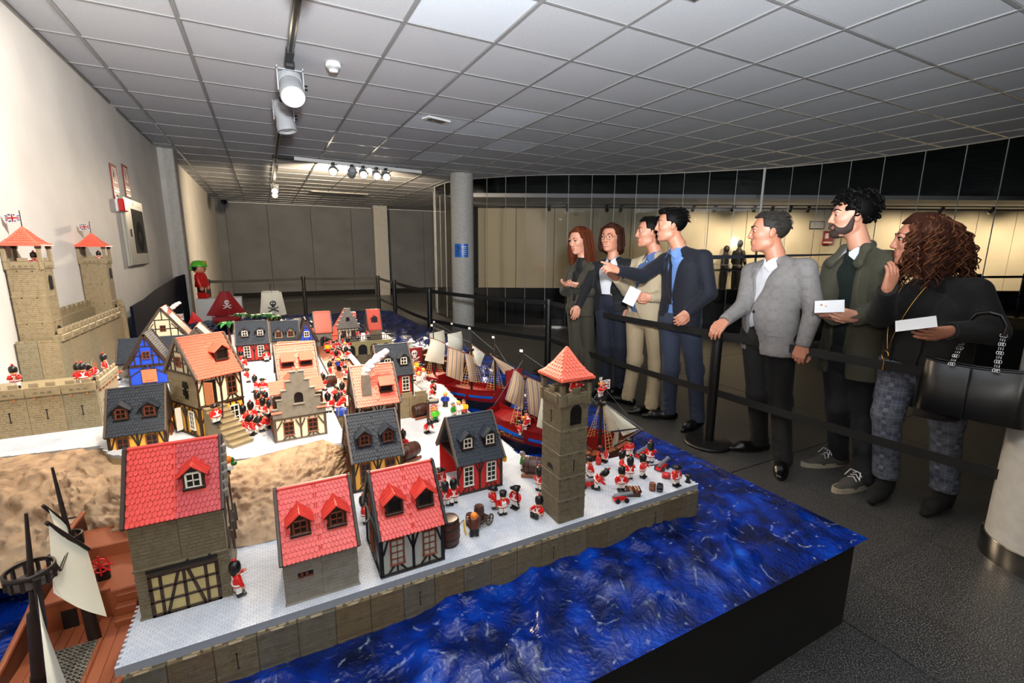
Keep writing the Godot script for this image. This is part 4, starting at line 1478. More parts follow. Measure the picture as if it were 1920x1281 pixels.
# one slope of a roof: profile runs from the eave up to the ridge in (out,up); tiles in courses
func roof_slope(t,prof: Array,w: float,xf: Transform3D,m,holes: Array,mode: String,tw := 0.0096,th := 0.0125):
	var shell := MB.new()
	for k in prof.size() - 1:
		var a: Vector2 = prof[k]
		var b: Vector2 = prof[k + 1]
		var n := Vector2(-(a - b).y,(a - b).x).normalized()
		if n.y < 0:
			n = -n
		var q := [Vector3(0,a.y,a.x),Vector3(w,a.y,a.x),Vector3(w,b.y,b.x),Vector3(0,b.y,b.x)]
		var dn := Vector3(0,n.y,n.x)*0.006
		shell.face(q.map(func(p): return xf*p))
		shell.face([q[3],q[2],q[1],q[0]].map(func(p): return xf*(p - dn)))
		if k == 0:
			shell.face([q[1],q[0],q[0] - dn,q[1] - dn].map(func(p): return xf*p))
		shell.face([q[0],q[3],q[3] - dn,q[0] - dn].map(func(p): return xf*p))
		shell.face([q[2],q[1],q[1] - dn,q[2] - dn].map(func(p): return xf*p))
	put("roof",shell,m,t)
	if mode == "":
		return
	var total := 0.0
	for k in prof.size() - 1:
		total += (prof[k] as Vector2).distance_to(prof[k + 1])
	var places := []
	var rows := int(total/th)
	var cols := int(w/tw)
	for r in rows:
		var s := (r + 1.0)*total/rows
		var k := 0
		while k < prof.size() - 2 and s > (prof[k] as Vector2).distance_to(prof[k + 1]) + 1e-6:
			s -= (prof[k] as Vector2).distance_to(prof[k + 1])
			k += 1
		var a: Vector2 = prof[k]
		var b: Vector2 = prof[k + 1]
		var d := (b - a).normalized()
		var p := a + d*s
		var ux := Vector3(0,d.y,d.x)
		var bs := Basis(Vector3.RIGHT,ux,Vector3.RIGHT.cross(ux))
		for c in cols + (r % 2):
			var x := (c + (0.5 if r % 2 == 0 else 0.0))*w/cols
			if x < tw*0.4 or x > w - tw*0.4 or absf(x - w/2) < tw*0.4:
				continue
			var skip := false
			for hl in holes:
				if (hl as Rect2).has_point(Vector2(x,p.y)):
					skip = true
			if not skip:
				places.append(xf*Transform3D(bs,Vector3(x,p.y,p.x)))
	var tm := tile_mb(w/cols - 0.0004,total/rows*1.12)
	if mode != "stuff" and places.size() <= 300:
		var me := tm.mesh()
		for q in places:
			var o = put("roof_tile",me,m if mode == "parts" or q.origin.x < w/2 else mode,t)
			o.transform = q
	else:
		many("roof_tiles",tm,m,places,t)

# flared roof profile from the eave (z out,y) to the ridge
func prof_of(run: float,rise: float) -> Array:
	return [Vector2(0.016,-0.011),Vector2(0.004,0.004),Vector2(-run*0.16,0.027*rise/0.136),Vector2(-run,rise)]

func dormer(t,kind: String,x: float,yb: float,z: float,w: float,h: float,roofm,bodym,winm):
	# little house front that stands out of the slope; front plane at z
	var d = put("dormer",MB.new().box(Vector3(-w/2 + 0.003,h/2,-0.03),Vector3(0.006,h,0.062)).box(Vector3(w/2 - 0.003,h/2,-0.03),Vector3(0.006,h,0.062)).box(Vector3(0,0.003,-0.027),Vector3(w + 0.004,0.007,0.066),Basis.IDENTITY,0.001),bodym,t,Vector3(x,yb,z))
	var rise := w*0.42
	if kind == "gable":
		d.mesh = MB.new().box(Vector3(-w/2 + 0.003,h/2,-0.03),Vector3(0.006,h,0.062)).box(Vector3(w/2 - 0.003,h/2,-0.03),Vector3(0.006,h,0.062)).box(Vector3(0,0.003,-0.027),Vector3(w + 0.004,0.007,0.066),Basis.IDENTITY,0.001).prism(PackedVector2Array([Vector2(-w/2,h - 0.004),Vector2(w/2,h - 0.004),Vector2(0,h + rise*0.85)]),0.006,Transform3D(Basis.IDENTITY,Vector3(0,0,-0.007))).mesh()
		var rf := MB.new()
		var ribs := MB.new()
		for sg in [-1.0,1.0]:
			var a := Vector2(0,h + rise)
			var b := Vector2(sg*(w/2 + 0.01),h - 0.008)
			var dd := (b - a)
			var bs := Basis(Vector3.BACK,dd.angle())
			var c := (a + b)/2
			rf.box(Vector3(c.x,c.y,-0.026),Vector3(dd.length() + 0.002,0.004,0.076),bs,0.0008)
			for k in 5:
				ribs.box(Vector3(c.x,c.y,-0.056 + k*0.0155) + bs*Vector3(0,0.0024*-sg*signf(bs.y.y)*-1.0 if false else 0.0,0),Vector3(dd.length()*0.96,0.0062,0.0016),bs)
		put("dormer_roof",rf,roofm,d)
		put("roof_ribs",ribs,roofm,d)
	else:
		var q := Basis(Vector3.RIGHT,0.62)
		var rf := MB.new().box(Vector3(0,h + 0.004,0.004),Vector3(w + 0.014,0.004,0.05),q,0.0008)
		for k in 8:
			rf.box(Vector3(-w/2 - 0.003 + k*(w + 0.006)/7.0,h + 0.004,0.004) + q*Vector3(0,0.001,0.001),Vector3(0.003,0.0052,0.052),q)
		put("dormer_roof",rf,roofm,d)
		d.mesh = MB.new().box(Vector3(-w/2 + 0.003,h/2,-0.03),Vector3(0.006,h,0.062)).box(Vector3(w/2 - 0.003,h/2,-0.03),Vector3(0.006,h,0.062)).box(Vector3(0,0.003,-0.027),Vector3(w + 0.004,0.007,0.066),Basis.IDENTITY,0.001).box(Vector3(0,h - 0.002,-0.03),Vector3(w,0.005,0.062)).mesh()
	put("dormer_shade",MB.new().box(Vector3(0,h/2,-0.007),Vector3(w - 0.012,h - 0.01,0.002)),"window_dark",d)
	if winm != "":
		var o = window_mb(w*0.78,h*0.9,2,2)
		put("dormer_window",o,winm,d,Vector3(0,h*0.5,-0.002))

# a toy town house; P: w,d,floors [[height,kind,fill,windows,window material,rows]],roof,rise,dormers ...
func house(called,label,at: Vector3,turn: float,P: Dictionary):
	var t = thing(called,label,"toy house",at,turn)
	var w: float = P.get("w",0.183)
	var d: float = P.get("d",0.2)
	var fine: bool = P.get("fine",false)
	var tim: String = P.get("timber","timber")
	var y := 0.0
	var fl: Array = P.floors
	for f in fl:
		var h: float = f[0]
		var kind: String = f[1]
		if kind == "stone" or kind == "barn":
			var sm: String = f[2]
			put("wall",MB.new().box(Vector3(w/2,y + h/2,-d/2),Vector3(w - 0.004,h,d - 0.004)),sm,t)
			put("stone_panel",stone_mesh(w/2 - 0.0006,h - 0.001),sm,t,Vector3(0,y,0))
			put("stone_panel",stone_mesh(w/2 - 0.0006,h - 0.001),sm,t,Vector3(w/2 + 0.0006,y,0))
			if not P.get("open_sides",false):
				put("stone_panel",stone_mesh(d - 0.004,h - 0.001),sm,t,Vector3(w,y,-0.002),Basis(Vector3.UP,PI/2))
			put("stone_panel",stone_mesh(d - 0.004,h - 0.001),sm,t,Vector3(0,y,-d + 0.002),Basis(Vector3.UP,-PI/2))
			if kind == "barn":
				# a framed timber panel let into the stone front
				var bw := w*0.76
				put("infill",MB.new().box(Vector3(w*0.5,y + h*0.42,0.002),Vector3(bw,h*0.84,0.004)),"fill_olive",t)
				lay_beams(t,[[Vector2(0,0.004),Vector2(bw,0.004),0.008],[Vector2(0,h*0.84),Vector2(bw,h*0.84),0.008],[Vector2(0.004,0),Vector2(0.004,h*0.84),0.008],[Vector2(bw - 0.004,0),Vector2(bw - 0.004,h*0.84),0.008],[Vector2(bw*0.17,0),Vector2(bw*0.17,h*0.84),0.007],[Vector2(bw*0.81,0),Vector2(bw*0.81,h*0.84),0.007],[Vector2(bw*0.5,0),Vector2(bw*0.5,h*0.84),0.007],[Vector2(0,h*0.3),Vector2(bw,h*0.3),0.006],[Vector2(0,h*0.58),Vector2(bw,h*0.58),0.006],[Vector2(bw*0.22,0),Vector2(bw*0.43,h*0.84),0.007],[Vector2(bw*0.76,0),Vector2(bw*0.56,h*0.84),0.007]],Transform3D(Basis.IDENTITY,Vector3(w*0.12,y,0.004)),tim,fine)
				put("ledge",MB.new().box(Vector3(w*0.5,y + h - 0.006,0.004),Vector3(bw,0.008,0.012)).box(Vector3(w*0.56,y + h - 0.001,0.01),Vector3(0.005,0.012,0.005)).box(Vector3(w*0.8,y + h - 0.001,0.01),Vector3(0.005,0.012,0.005)),"timber_black",t)
			elif f.size() > 3 and f[3] is Array and f[3].size():
				for x in f[3]:
					put("vent_hole",MB.new().box(Vector3(x,y + h*0.56,0.001),Vector3(0.036,0.014,0.003)),"window_dark",t)
					put("vent_bars",MB.new().box(Vector3(x - 0.009,y + h*0.56,0.002),Vector3(0.006,0.012,0.003)).box(Vector3(x + 0.003,y + h*0.56,0.002),Vector3(0.006,0.012,0.003)).box(Vector3(x,y + h*0.52,0.002),Vector3(0.036,0.003,0.003)),"window_brown",t)
		else:
			var hollow: bool = P.get("open_left",false)
			if hollow:
				put("wall",MB.new().box(Vector3(w/2,y + h/2,-0.004),Vector3(w - 0.004,h,0.008)).box(Vector3(w - 0.006,y + h/2,-d/2),Vector3(0.008,h,d - 0.004)).box(Vector3(w/2,y + h/2,-d + 0.005),Vector3(w - 0.004,h,0.008)),f[2],t)
				put("inner_floor",MB.new().box(Vector3(w/2,y + h - 0.003,-d/2),Vector3(w - 0.01,0.006,d - 0.01)),"timber",t)
			else:
				put("wall",MB.new().box(Vector3(w/2,y + h/2,-d/2),Vector3(w - 0.004,h,d - 0.004)),f[2],t)
			var ww: float = P.get("win_w",0.04)
			var list := beams(w,h,f[3],ww)
			lay_beams(t,list,Transform3D(Basis.IDENTITY,Vector3(0,y,-0.001)),tim,fine)
			for k in f[3].size():
				var wm: String = f[4]
				if f.size() > 6 and f[6] == k:
					put("doorway",MB.new().box(Vector3(f[3][k],y + h*0.42,0.0005),Vector3(0.05,h*0.78,0.003)),"window_dark",t)
					put("door",MB.new().box(Vector3(0.019,0,0),Vector3(0.038,h*0.74,0.004),Basis.IDENTITY,0.001).ell(Vector3(0.033,0,0.004),Vector3(0.002,0.002,0.003)),"door_tan",t,Vector3(f[3][k] - 0.024,y + h*0.42,0.004),Basis(Vector3.UP,-1.1))
				else:
					window_part(t,Vector3(f[3][k],y + h*0.53,0.0015),Basis.IDENTITY,ww,h*0.6,2,f[5],wm)
			if not P.get("open_sides",false):
				for sg in ([1.0] if hollow else [-1.0,1.0]):
					var xf := Transform3D(Basis(Vector3.UP,sg*PI/2),Vector3(w if sg > 0 else 0.0,y,0.0 if sg > 0 else -d))
					lay_beams(t,beams(d,h,[d*0.5],ww),xf,tim,false)
					window_part(t,xf*Vector3(d*0.5,h*0.53,0.0015),xf.basis,ww,h*0.6,2,f[5],f[4])
		put("sill_beam",MB.new().box(Vector3(w/2,y + 0.0,0.0),Vector3(w + 0.006,0.006,0.01),Basis.IDENTITY,0.001),tim if kind == "timber" else f[2],t)
		y += h
	if not P.has("roof"):
		return t
	var rise: float = P.get("rise",0.136)
	var run := d/2
	var prof := prof_of(run,rise)
	var holes := []
	for q in P.get("dormers",[]):
		holes.append(Rect2(q[0] - q[3]/2 - 0.004,q[2] - 0.004,q[3] + 0.008,q[4] + q[3]*0.3))
	# two gable walls
	var gm: String = P.get("gable","timber_grey")
	for sg in [0.0,1.0]:
		if sg == 0.0 and P.get("open_left",false):
			continue
		var gp := PackedVector2Array([Vector2(-d + 0.002,0.0),Vector2(-0.002,0.0),Vector2(-run*0.18,0.024*rise/0.136),Vector2(-run,rise - 0.005),Vector2(-d + run*0.18,0.024*rise/0.136)])
		var xf := Transform3D(Basis(Vector3.BACK,Vector3.UP,Vector3.LEFT),Vector3(0.006 if sg == 0.0 else w,y,0))
		put("gable_wall",MB.new().prism(gp,0.006,xf),gm,t)
		if P.get("gable_timber",false):
			var xg := Transform3D(Basis(Vector3.UP,-PI/2 if sg == 0.0 else PI/2),Vector3(0.0 if sg == 0.0 else w,y,-d if sg == 0.0 else 0.0))
			lay_beams(t,[[Vector2(0,0.004),Vector2(d,0.004),0.008],[Vector2(d*0.2,0),Vector2(d*0.2,rise*0.33),0.006],[Vector2(d*0.8,0),Vector2(d*0.8,rise*0.33),0.006],[Vector2(d*0.35,0),Vector2(d*0.35,rise*0.6),0.006],[Vector2(d*0.65,0),Vector2(d*0.65,rise*0.6),0.006],[Vector2(d*0.1,rise*0.1),Vector2(d*0.32,rise*0.5),0.006],[Vector2(d*0.9,rise*0.1),Vector2(d*0.68,rise*0.5),0.006],[Vector2(d*0.16,rise*0.32),Vector2(d*0.84,rise*0.32),0.006],[Vector2(d*0.3,rise*0.62),Vector2(d*0.7,rise*0.62),0.006],[Vector2(d*0.5,rise*0.62),Vector2(d*0.5,rise*0.95),0.006],[Vector2(d*0.02,0.0),Vector2(d*0.5,rise),0.009],[Vector2(d*0.98,0.0),Vector2(d*0.5,rise),0.009]],xg,tim,fine)
			window_part(t,xg*Vector3(d*0.5,rise*0.34,0.002),xg.basis,0.036,0.044,2,2,P.get("gable_win","window_brown"))
	var tiles: String = P.get("tiles","stuff")
	roof_slope(t,prof,w,Transform3D(Basis.IDENTITY,Vector3(0,y,0)),P.roof,holes,tiles)
	roof_slope(t,prof,w,Transform3D(Basis(Vector3.UP,PI),Vector3(w,y,-d)),P.roof,[],"")
	put("ridge",MB.new().box(Vector3(w/2,y + rise + 0.001,-run),Vector3(w,0.009,0.011),Basis.IDENTITY,0.0025),P.roof,t)
	# rib up the middle and the barge boards at both ends
	var edges := [MB.new(),MB.new()]
	var rib := MB.new()
	for k in prof.size() - 1:
		for back in 2:
			var a: Vector2 = prof[k]
			var b: Vector2 = prof[k + 1]
			if back:
				a = Vector2(-d - a.x,a.y)
				b = Vector2(-d - b.x,b.y)
			var p := Vector3(0,y + (a.y + b.y)/2,(a.x + b.x)/2)
			var dv := Vector3(0,b.y - a.y,b.x - a.x)
			var bs := Basis(Vector3.RIGHT,dv.normalized(),Vector3.RIGHT.cross(dv.normalized()))
			for x in 2:
				edges[x].box(p + Vector3([-0.0035,w + 0.0035][x],0,0),Vector3(0.009,dv.length() + 0.004,0.017),bs,0.0015)
			if back == 0:
				rib.box(p + Vector3(w/2,0,0),Vector3(0.006,dv.length(),0.006),bs,0.0015)
	for e in edges:
		put("barge_board",e,P.get("barge",gm),t)
	put("roof_rib",rib,P.roof,t)
	for q in P.get("dormers",[]):
		# front plane: where the slope is at the dormer's foot
		var yy: float = q[2]
		var zz := -run*clampf((yy - 0.0)/rise,0.0,1.0) + 0.012
		dormer(t,q[1],q[0],y + yy,zz,q[3],q[4],q[5] if q.size() > 5 and q[5] != "" else P.roof,P.get("dormer_body",gm),q[6] if q.size() > 6 else "")
	return t

func stepped(w: float,h: float,steps: int,th: float,ow: float,oh: float,oy: float) -> MB:
	# stepped gable with an arched opening
	var p := PackedVector2Array([Vector2(-w/2,0),Vector2(w/2,0)])
	for k in steps:
		var x := w/2*(1.0 - float(k)/steps*0.92)
		p.append(Vector2(x,h*(k + 1.0)/steps*0.98))
		p.append(Vector2(w/2*(1.0 - (k + 1.0)/steps*0.92),h*(k + 1.0)/steps*0.98))
	for k in range(steps - 1,-1,-1):
		p.append(Vector2(-w/2*(1.0 - (k + 1.0)/steps*0.92),h*(k + 1.0)/steps*0.98))
		p.append(Vector2(-w/2*(1.0 - float(k)/steps*0.92),h*(k + 1.0)/steps*0.98))
	var m := MB.new()
	var hole := PackedVector2Array([Vector2(-ow/2,oy),Vector2(ow/2,oy)])
	for k in 9:
		var a := PI*k/8.0
		hole.append(Vector2(ow/2*cos(a),oy + oh - ow/2 + ow/2*sin(a)))
	# cut in two halves round the opening
	for sg in [-1.0,1.0]:
		var half := PackedVector2Array([Vector2(0,-1),Vector2(sg,-1),Vector2(sg,1),Vector2(0,1)])
		for q in Geometry2D.intersect_polygons(p,half):
			for r in Geometry2D.clip_polygons(q,hole):
				m.prism(r,th)
	for k in steps:
		var x := w/2*(1.0 - (k + 0.5)/steps*0.92)
		for sg in [-1.0,1.0]:
			m.box(Vector3(sg*x,h*(k + 1.0)/steps*0.98 + 0.002,th/2),Vector3(w/2/steps + 0.006,0.005,th + 0.006),Basis.IDENTITY,0.001)
	m.box(Vector3(0,oy - 0.003,th),Vector3(ow + 0.012,0.005,0.01),Basis.IDENTITY,0.001)
	return m

func town():
	var two := [0.045,0.137]
	# near row on the lower quay
	var t = house("tavern","tall stone tavern with a red roof and one cream-framed dormer, nearest the brown ship",Vector3(-0.337,LAND,-1.29),0.0,{"w": 0.192,"d": 0.19,"fine": true,"timber": "timber","floors": [[0.132,"barn","stone_dark"],[0.132,"stone","stone_dark"]],"roof": "roof_red","rise": 0.14,"gable": "timber","tiles": "roof_rose","dormers": [[0.137,"gable",0.042,0.044,0.046,"","window_white"]],"dormer_body": "timber"})
	for k in 6:
		put("gable_step",MB.new().box(Vector3(0.201,0.285 + k*0.0185,-0.012 - k*0.0135),Vector3(0.012,0.019,0.02),Basis.IDENTITY,0.0015),"stone_grey",t)
	lay_beams(t,beams(0.19,0.13,[0.05,0.14],0.04),Transform3D(Basis(Vector3.UP,PI/2),Vector3(0.194,0.132,0)),"timber_grey",true)
	put("infill",MB.new().box(Vector3(0.1925,0.197,-0.095),Vector3(0.002,0.128,0.186)),"fill_cream",t)
	for k in 4:
		put("balcony_rail",MB.new().box(Vector3(0.205,0.145 + k*0.002,-0.02 - k*0.045),Vector3(0.006,0.07,0.005),Basis(Vector3.RIGHT,0.35)),"timber_grey",t)
	house("stone_cottage","low grey stone cottage with a red roof and two brown-framed dormers",Vector3(-0.022,LAND,-1.18),0.0,{"w": 0.178,"floors": [[0.134,"stone","stone_grey",[0.05]]],"roof": "roof_red","gable": "timber","tiles": "parts","dormers": [[0.047,"gable",0.04,0.046,0.045,"","window_brown"],[0.135,"gable",0.04,0.046,0.045,"","window_brown"]],"dormer_body": "timber"})
	t = house("timber_house","black-timbered grey toy house with a red roof and two open dormers",Vector3(0.215,LAND,-1.172),0.0,{"w": 0.18,"fine": true,"timber": "timber_black","floors": [[0.132,"timber","fill_grey",two,"window_brown",4]],"roof": "roof_red","gable": "timber_black","gable_timber": true,"tiles": "parts","dormers": [[0.047,"gable",0.04,0.046,0.045],[0.135,"gable",0.04,0.046,0.045]],"dormer_body": "timber"})
	for x in two:
		put("lace_curtain",MB.new().box(Vector3(x,0.07,0.0026),Vector3(0.034,0.07,0.0006)),"fill_grey",t)
	house("timber_house","yellow timbered toy house with a slate roof and brown dormers, behind the stone cottage",Vector3(0.226,LAND,-1.685),0.0,{"fine": true,"floors": [[0.132,"timber","fill_yellow",two,"window_brown",3]],"roof": "roof_slate","gable": "timber_grey","gable_timber": true,"dormers": [[0.05,"gable",0.038,0.044,0.045,"","window_brown"],[0.137,"gable",0.038,0.044,0.045,"","window_brown"]],"dormer_body": "timber"})
	house("timber_house","red timbered toy house with a slate roof and white windows, beside the tall tower",Vector3(0.56,LAND,-1.49),0.0,{"fine": true,"open_left": true,"floors": [[0.132,"timber","fill_red",two,"window_white",4]],"roof": "roof_slate","gable": "timber_grey","dormers": [[0.05,"gable",0.036,0.044,0.046,"","window_white"],[0.14,"gable",0.036,0.044,0.046,"","window_white"]],"dormer_body": "timber"})
	t = house("chimney_house","cream two-storey toy house with a pink-orange roof and a grey chimney",Vector3(0.287,LAND,-1.92),0.0,{"w": 0.176,"floors": [[0.132,"timber","fill_cream",two,"window_brown",3],[0.132,"timber","fill_cream",two,"window_brown",3]],"roof": "roof_orange","gable": "timber_grey","dormers": [[0.128,"shed",0.035,0.05,0.045]],"dormer_body": "timber"})
	put("chimney",MB.new().prism(PackedVector2Array([Vector2(-0.02,0.0),Vector2(0.02,0.0),Vector2(0.0145,0.09),Vector2(-0.0145,0.09)]),0.03,Transform3D(Basis.IDENTITY,Vector3(0.048,0.29,-0.04))),"stone_grey",t)
	var sm := MB.new()
	for k in 26:
		var g := k/25.0
		sm.ell(Vector3(0.06*g*g + 0.012*(hash1(k) - 0.5) + 0.03*g,0.09*g,0.012*(hash1(k + 50.0) - 0.5)),Vector3(0.012 + 0.006*hash1(k + 9.0),0.011,0.011)*(1.0 + 0.3*sin(g*PI)),Basis.IDENTITY,8,6)
	tag(put("smoke_puff",sm,"smoke_wool",null,Vector3(0.335,0.912,-1.945)),"white cotton wool smoke coming out of the grey chimney","smoke")
	var sm2 = sm.mesh()
	tag(put("smoke_puff",sm2,"smoke_wool",null,Vector3(-0.714,0.909,-4.500)),"small white cotton wool smoke over the large cream gable house","smoke")
	# upper plaza
	house("timber_house","yellow timbered toy house with a slate roof below the castle terrace",Vector3(-0.592,0.585,-2.22),0.0,{"fine": true,"floors": [[0.132,"timber","fill_yellow",two,"window_brown",3]],"roof": "roof_slate","rise": 0.15,"gable": "timber_grey","dormers": [[0.047,"gable",0.045,0.046,0.046,"","window_brown"],[0.137,"gable",0.045,0.046,0.046,"","window_brown"]],"dormer_body": "timber"})
	var ty := 0.558
	t = house("stair_house","tall toy house with a big orange roof and an outside stone stair",Vector3(-0.285,PLAZA,-2.19),ty,{"d": 0.228,"fine": true,"open_sides": true,"floors": [[0.132,"timber","fill_yellow",[0.05,0.137],"window_white",3],[0.132,"timber","fill_cream",[0.05,0.137],"window_brown",3,0]],"roof": "roof_orange","rise": 0.145,"gable": "fill_cream","gable_timber": true,"barge": "timber_grey","dormers": [[0.125,"gable",0.045,0.052,0.046]],"dormer_body": "timber"})
	put("side_wall",stone_mesh(0.222,0.13),"stone_toy",t,Vector3(0.0,0.132,-0.225),Basis(Vector3.UP,-PI/2))
	var brk := MB.new()
	for k in 6:
		brk.box(Vector3(-0.0012,0.165 + k*0.0125,-0.085 - 0.007*(hash1(k) - 0.5)),Vector3(0.001,0.0125,0.045 - absf(k - 2.5)*0.008 + 0.02*hash1(k + 4.0)))
	put("broken_hole",brk,"window_dark",t)
	lay_beams(t,beams(0.228,0.132,[0.06,0.165],0.04),Transform3D(Basis(Vector3.UP,-PI/2),Vector3(0,0,-0.228)),"timber",true)
	window_part(t,Vector3(-0.001,0.07,-0.06),Basis(Vector3.UP,-PI/2),0.04,0.08,2,4,"window_white")
	put("open_door",MB.new().box(Vector3(-0.012,0.062,-0.15),Vector3(0.024,0.1,0.004),Basis.IDENTITY,0.001),"window_white",t)
	var b := Basis(Vector3.UP,ty)
	var st = thing("stone_stair","tan stone stair of seven steps up to the open door of the orange-roofed house","stair",Vector3(-0.285,PLAZA,-2.19) + b*Vector3(0.052,0,0.012),ty)
	for k in 8:
		var z := 0.19 - k*0.024
		put("step",MB.new().box(Vector3(0,0.0165*(k + 1) - 0.003,z - 0.012),Vector3(0.088,0.006,0.028),Basis.IDENTITY,0.001).box(Vector3(0,(0.0165*(k + 1) - 0.006)/2,z - 0.013),Vector3(0.084,0.0165*(k + 1) - 0.006,0.024)),"stone_toy",st)
	# stepped gable house
	t = house("stepped_gable_house","cream timbered toy house with a grey stepped gable and orange roofs on the plaza",Vector3(-0.019,PLAZA,-2.012),0.06,{"w": 0.195,"d": 0.17,"fine": true,"timber": "timber_grey","floors": [[0.1,"timber","fill_cream",[0.052,0.143],"window_brown",3]]})
	put("stepped_gable",stepped(0.2,0.19,5,0.008,0.034,0.046,0.055),"stone_grey",t,Vector3(0.0975,0.1,-0.004))
	put("opening_shade",MB.new().box(Vector3(0.0975,0.178,-0.006),Vector3(0.04,0.06,0.002)),"window_dark",t)
	put("attic",MB.new().box(Vector3(0.0975,0.14,-0.09),Vector3(0.19,0.09,0.15)),"timber",t)
	for sg in [-1.0,1.0]:
		var q := Basis(Vector3.RIGHT,0.5)
		var pr := MB.new().box(Vector3.ZERO,Vector3(0.075,0.005,0.08),q,0.001)
		for k in 7:
			pr.box(q*Vector3(0,0.003,-0.034 + k*0.0115),Vector3(0.074,0.0025,0.009),q*Basis(Vector3.RIGHT,0.12))
		put("side_roof",pr,"roof_orange",t,Vector3(0.0975 + sg*0.066,0.215,-0.045))
		put("lower_roof",MB.new().box(Vector3.ZERO,Vector3(0.04,0.004,0.05),q,0.001),"roof_orange",t,Vector3(0.0975 + sg*0.085,0.135,-0.012))
	var pk := MB.new()
	for sg in [-1.0,1.0]:
		pk.box(Vector3(sg*0.019,-0.02,0),Vector3(0.008,0.062,0.1),Basis(Vector3.BACK,sg*0.75),0.001)
	put("cross_roof",pk,"roof_orange",t,Vector3(0.0975,0.275,-0.075))
	house("stepped_house_rear","taller orange-roofed toy house with two awning dormers behind the stepped gable",Vector3(0.015,PLAZA,-2.2),0.06,{"w": 0.16,"d": 0.16,"timber": "timber","floors": [[0.11,"timber","fill_olive",[0.04,0.12],"window_brown",3],[0.11,"timber","fill_olive",[0.04,0.12],"window_brown",3]],"roof": "roof_orange","rise": 0.13,"gable": "timber_grey","dormers": [[0.042,"shed",0.045,0.044,0.036],[0.116,"shed",0.045,0.044,0.036]],"dormer_body": "timber"})
	house("timber_house","red timbered toy house with a slate roof and white windows, on the tan stone wall",Vector3(0.48,PLAZA,-2.392),0.0,{"w": 0.176,"floors": [[0.132,"timber","fill_red",two,"window_white",4]],"roof": "roof_slate","gable": "timber_grey","dormers": [[0.05,"gable",0.036,0.044,0.046,"","window_white"],[0.135,"gable",0.036,0.044,0.046,"","window_white"]],"dormer_body": "timber"})
	house("timber_house","red timbered toy house with a dark slate roof at the far end of the plaza",Vector3(-0.216,PLAZA,-3.65),0.0,{"w": 0.2,"floors": [[0.132,"timber","fill_red",[0.06,0.145],"window_white",4]],"roof": "roof_slate","gable": "timber_grey","dormers": [[0.055,"gable",0.04,0.046,0.046,"","window_white"],[0.15,"gable",0.04,0.046,0.046,"","window_white"]],"dormer_body": "timber"})
	# houses with their gable to the viewer
	t = house("blue_house","blue timbered toy house with its gable to the plaza",Vector3(-0.545,PLAZA,-3.25),PI/2,{"w": 0.2,"d": 0.185,"fine": true,"floors": [[0.115,"timber","fill_blue",[],"window_brown",3]],"roof": "roof_slate","rise": 0.18,"gable": "fill_blue","gable_timber": true,"barge": "timber","gable_win": "window_brown"})
	put("shutter",MB.new().box(Vector3(-0.006,0.055,-0.09),Vector3(0.004,0.075,0.07),Basis.IDENTITY,0.001),"door_tan",t)
	house("slate_shed","long low grey building with a slate roof behind the blue gable",Vector3(-0.83,PLAZA,-3.5),0.0,{"w": 0.44,"d": 0.2,"floors": [[0.1,"stone","stone_grey",[]]],"roof": "roof_slate","rise": 0.12,"gable": "timber_grey"})
	house("gable_house","large cream timbered toy house with its gable to the viewer, before the dark blue board",Vector3(-0.56,PLAZA,-4.25),PI/2,{"w": 0.22,"d": 0.3,"floors": [[0.11,"timber","fill_cream",[],"window_brown",3]],"roof": "roof_orange","rise": 0.225,"gable": "fill_cream","gable_timber": true,"barge": "timber_grey"})
	t = house("gable_house","grey-gabled toy house with orange side roofs behind the tall stair house",Vector3(-0.29,PLAZA,-3.45),PI/2,{"w": 0.2,"d": 0.24,"floors": [[0.13,"timber","fill_cream",[],"window_brown",3]],"roof": "roof_orange","rise": 0.16,"gable": "timber_grey"})
	house("stone_cottage","small tan stone cottage with orange roofs in the middle of the far town",Vector3(0.02,PLAZA,-3.12),-0.25,{"w": 0.2,"d": 0.15,"floors": [[0.1,"stone","stone_toy",[]]],"roof": "roof_orange","rise": 0.1,"gable": "stone_toy","dormers": [[0.14,"gable",0.02,0.05,0.03]],"dormer_body": "stone_toy"})
	house("slate_house","grey toy house with a dark slate roof and two dormers near the far sea",Vector3(0.0,PLAZA,-3.78),0.0,{"w": 0.19,"d": 0.17,"floors": [[0.12,"stone","stone_toy",[]]],"roof": "roof_slate","rise": 0.12,"gable": "timber_grey","dormers": [[0.05,"gable",0.01,0.05,0.05,"","window_brown"],[0.13,"gable",0.01,0.05,0.05,"","window_brown"]],"dormer_body": "stone_toy"})
	house("blue_house","small far blue timbered gable beside the dark slate roof",Vector3(0.3,PLAZA,-3.72),PI/2,{"w": 0.16,"d": 0.13,"floors": [[0.1,"timber","fill_blue",[],"window_white",3]],"roof": "roof_slate","rise": 0.16,"gable": "fill_blue","gable_timber": true,"barge": "timber","gable_win": "window_white"})
	# gatehouse at the head of the causeway
	t = house("gatehouse","narrow gatehouse with a steep orange roof at the head of the plank causeway",Vector3(0.315,PLAZA,-3.98),0.0,{"w": 0.125,"d": 0.12,"floors": [[0.125,"stone","stone_grey",[]]],"roof": "roof_orange","rise": 0.15,"gable": "timber_grey"})
	put("gate_arch",MB.new().prism(PackedVector2Array([Vector2(-0.03,0),Vector2(0.03,0),Vector2(0.03,0.06),Vector2(0.018,0.078),Vector2(0,0.084),Vector2(-0.018,0.078),Vector2(-0.03,0.06)]),0.006,Transform3D(Basis.IDENTITY,Vector3(0.0625,0,0.0))),"window_dark",t)
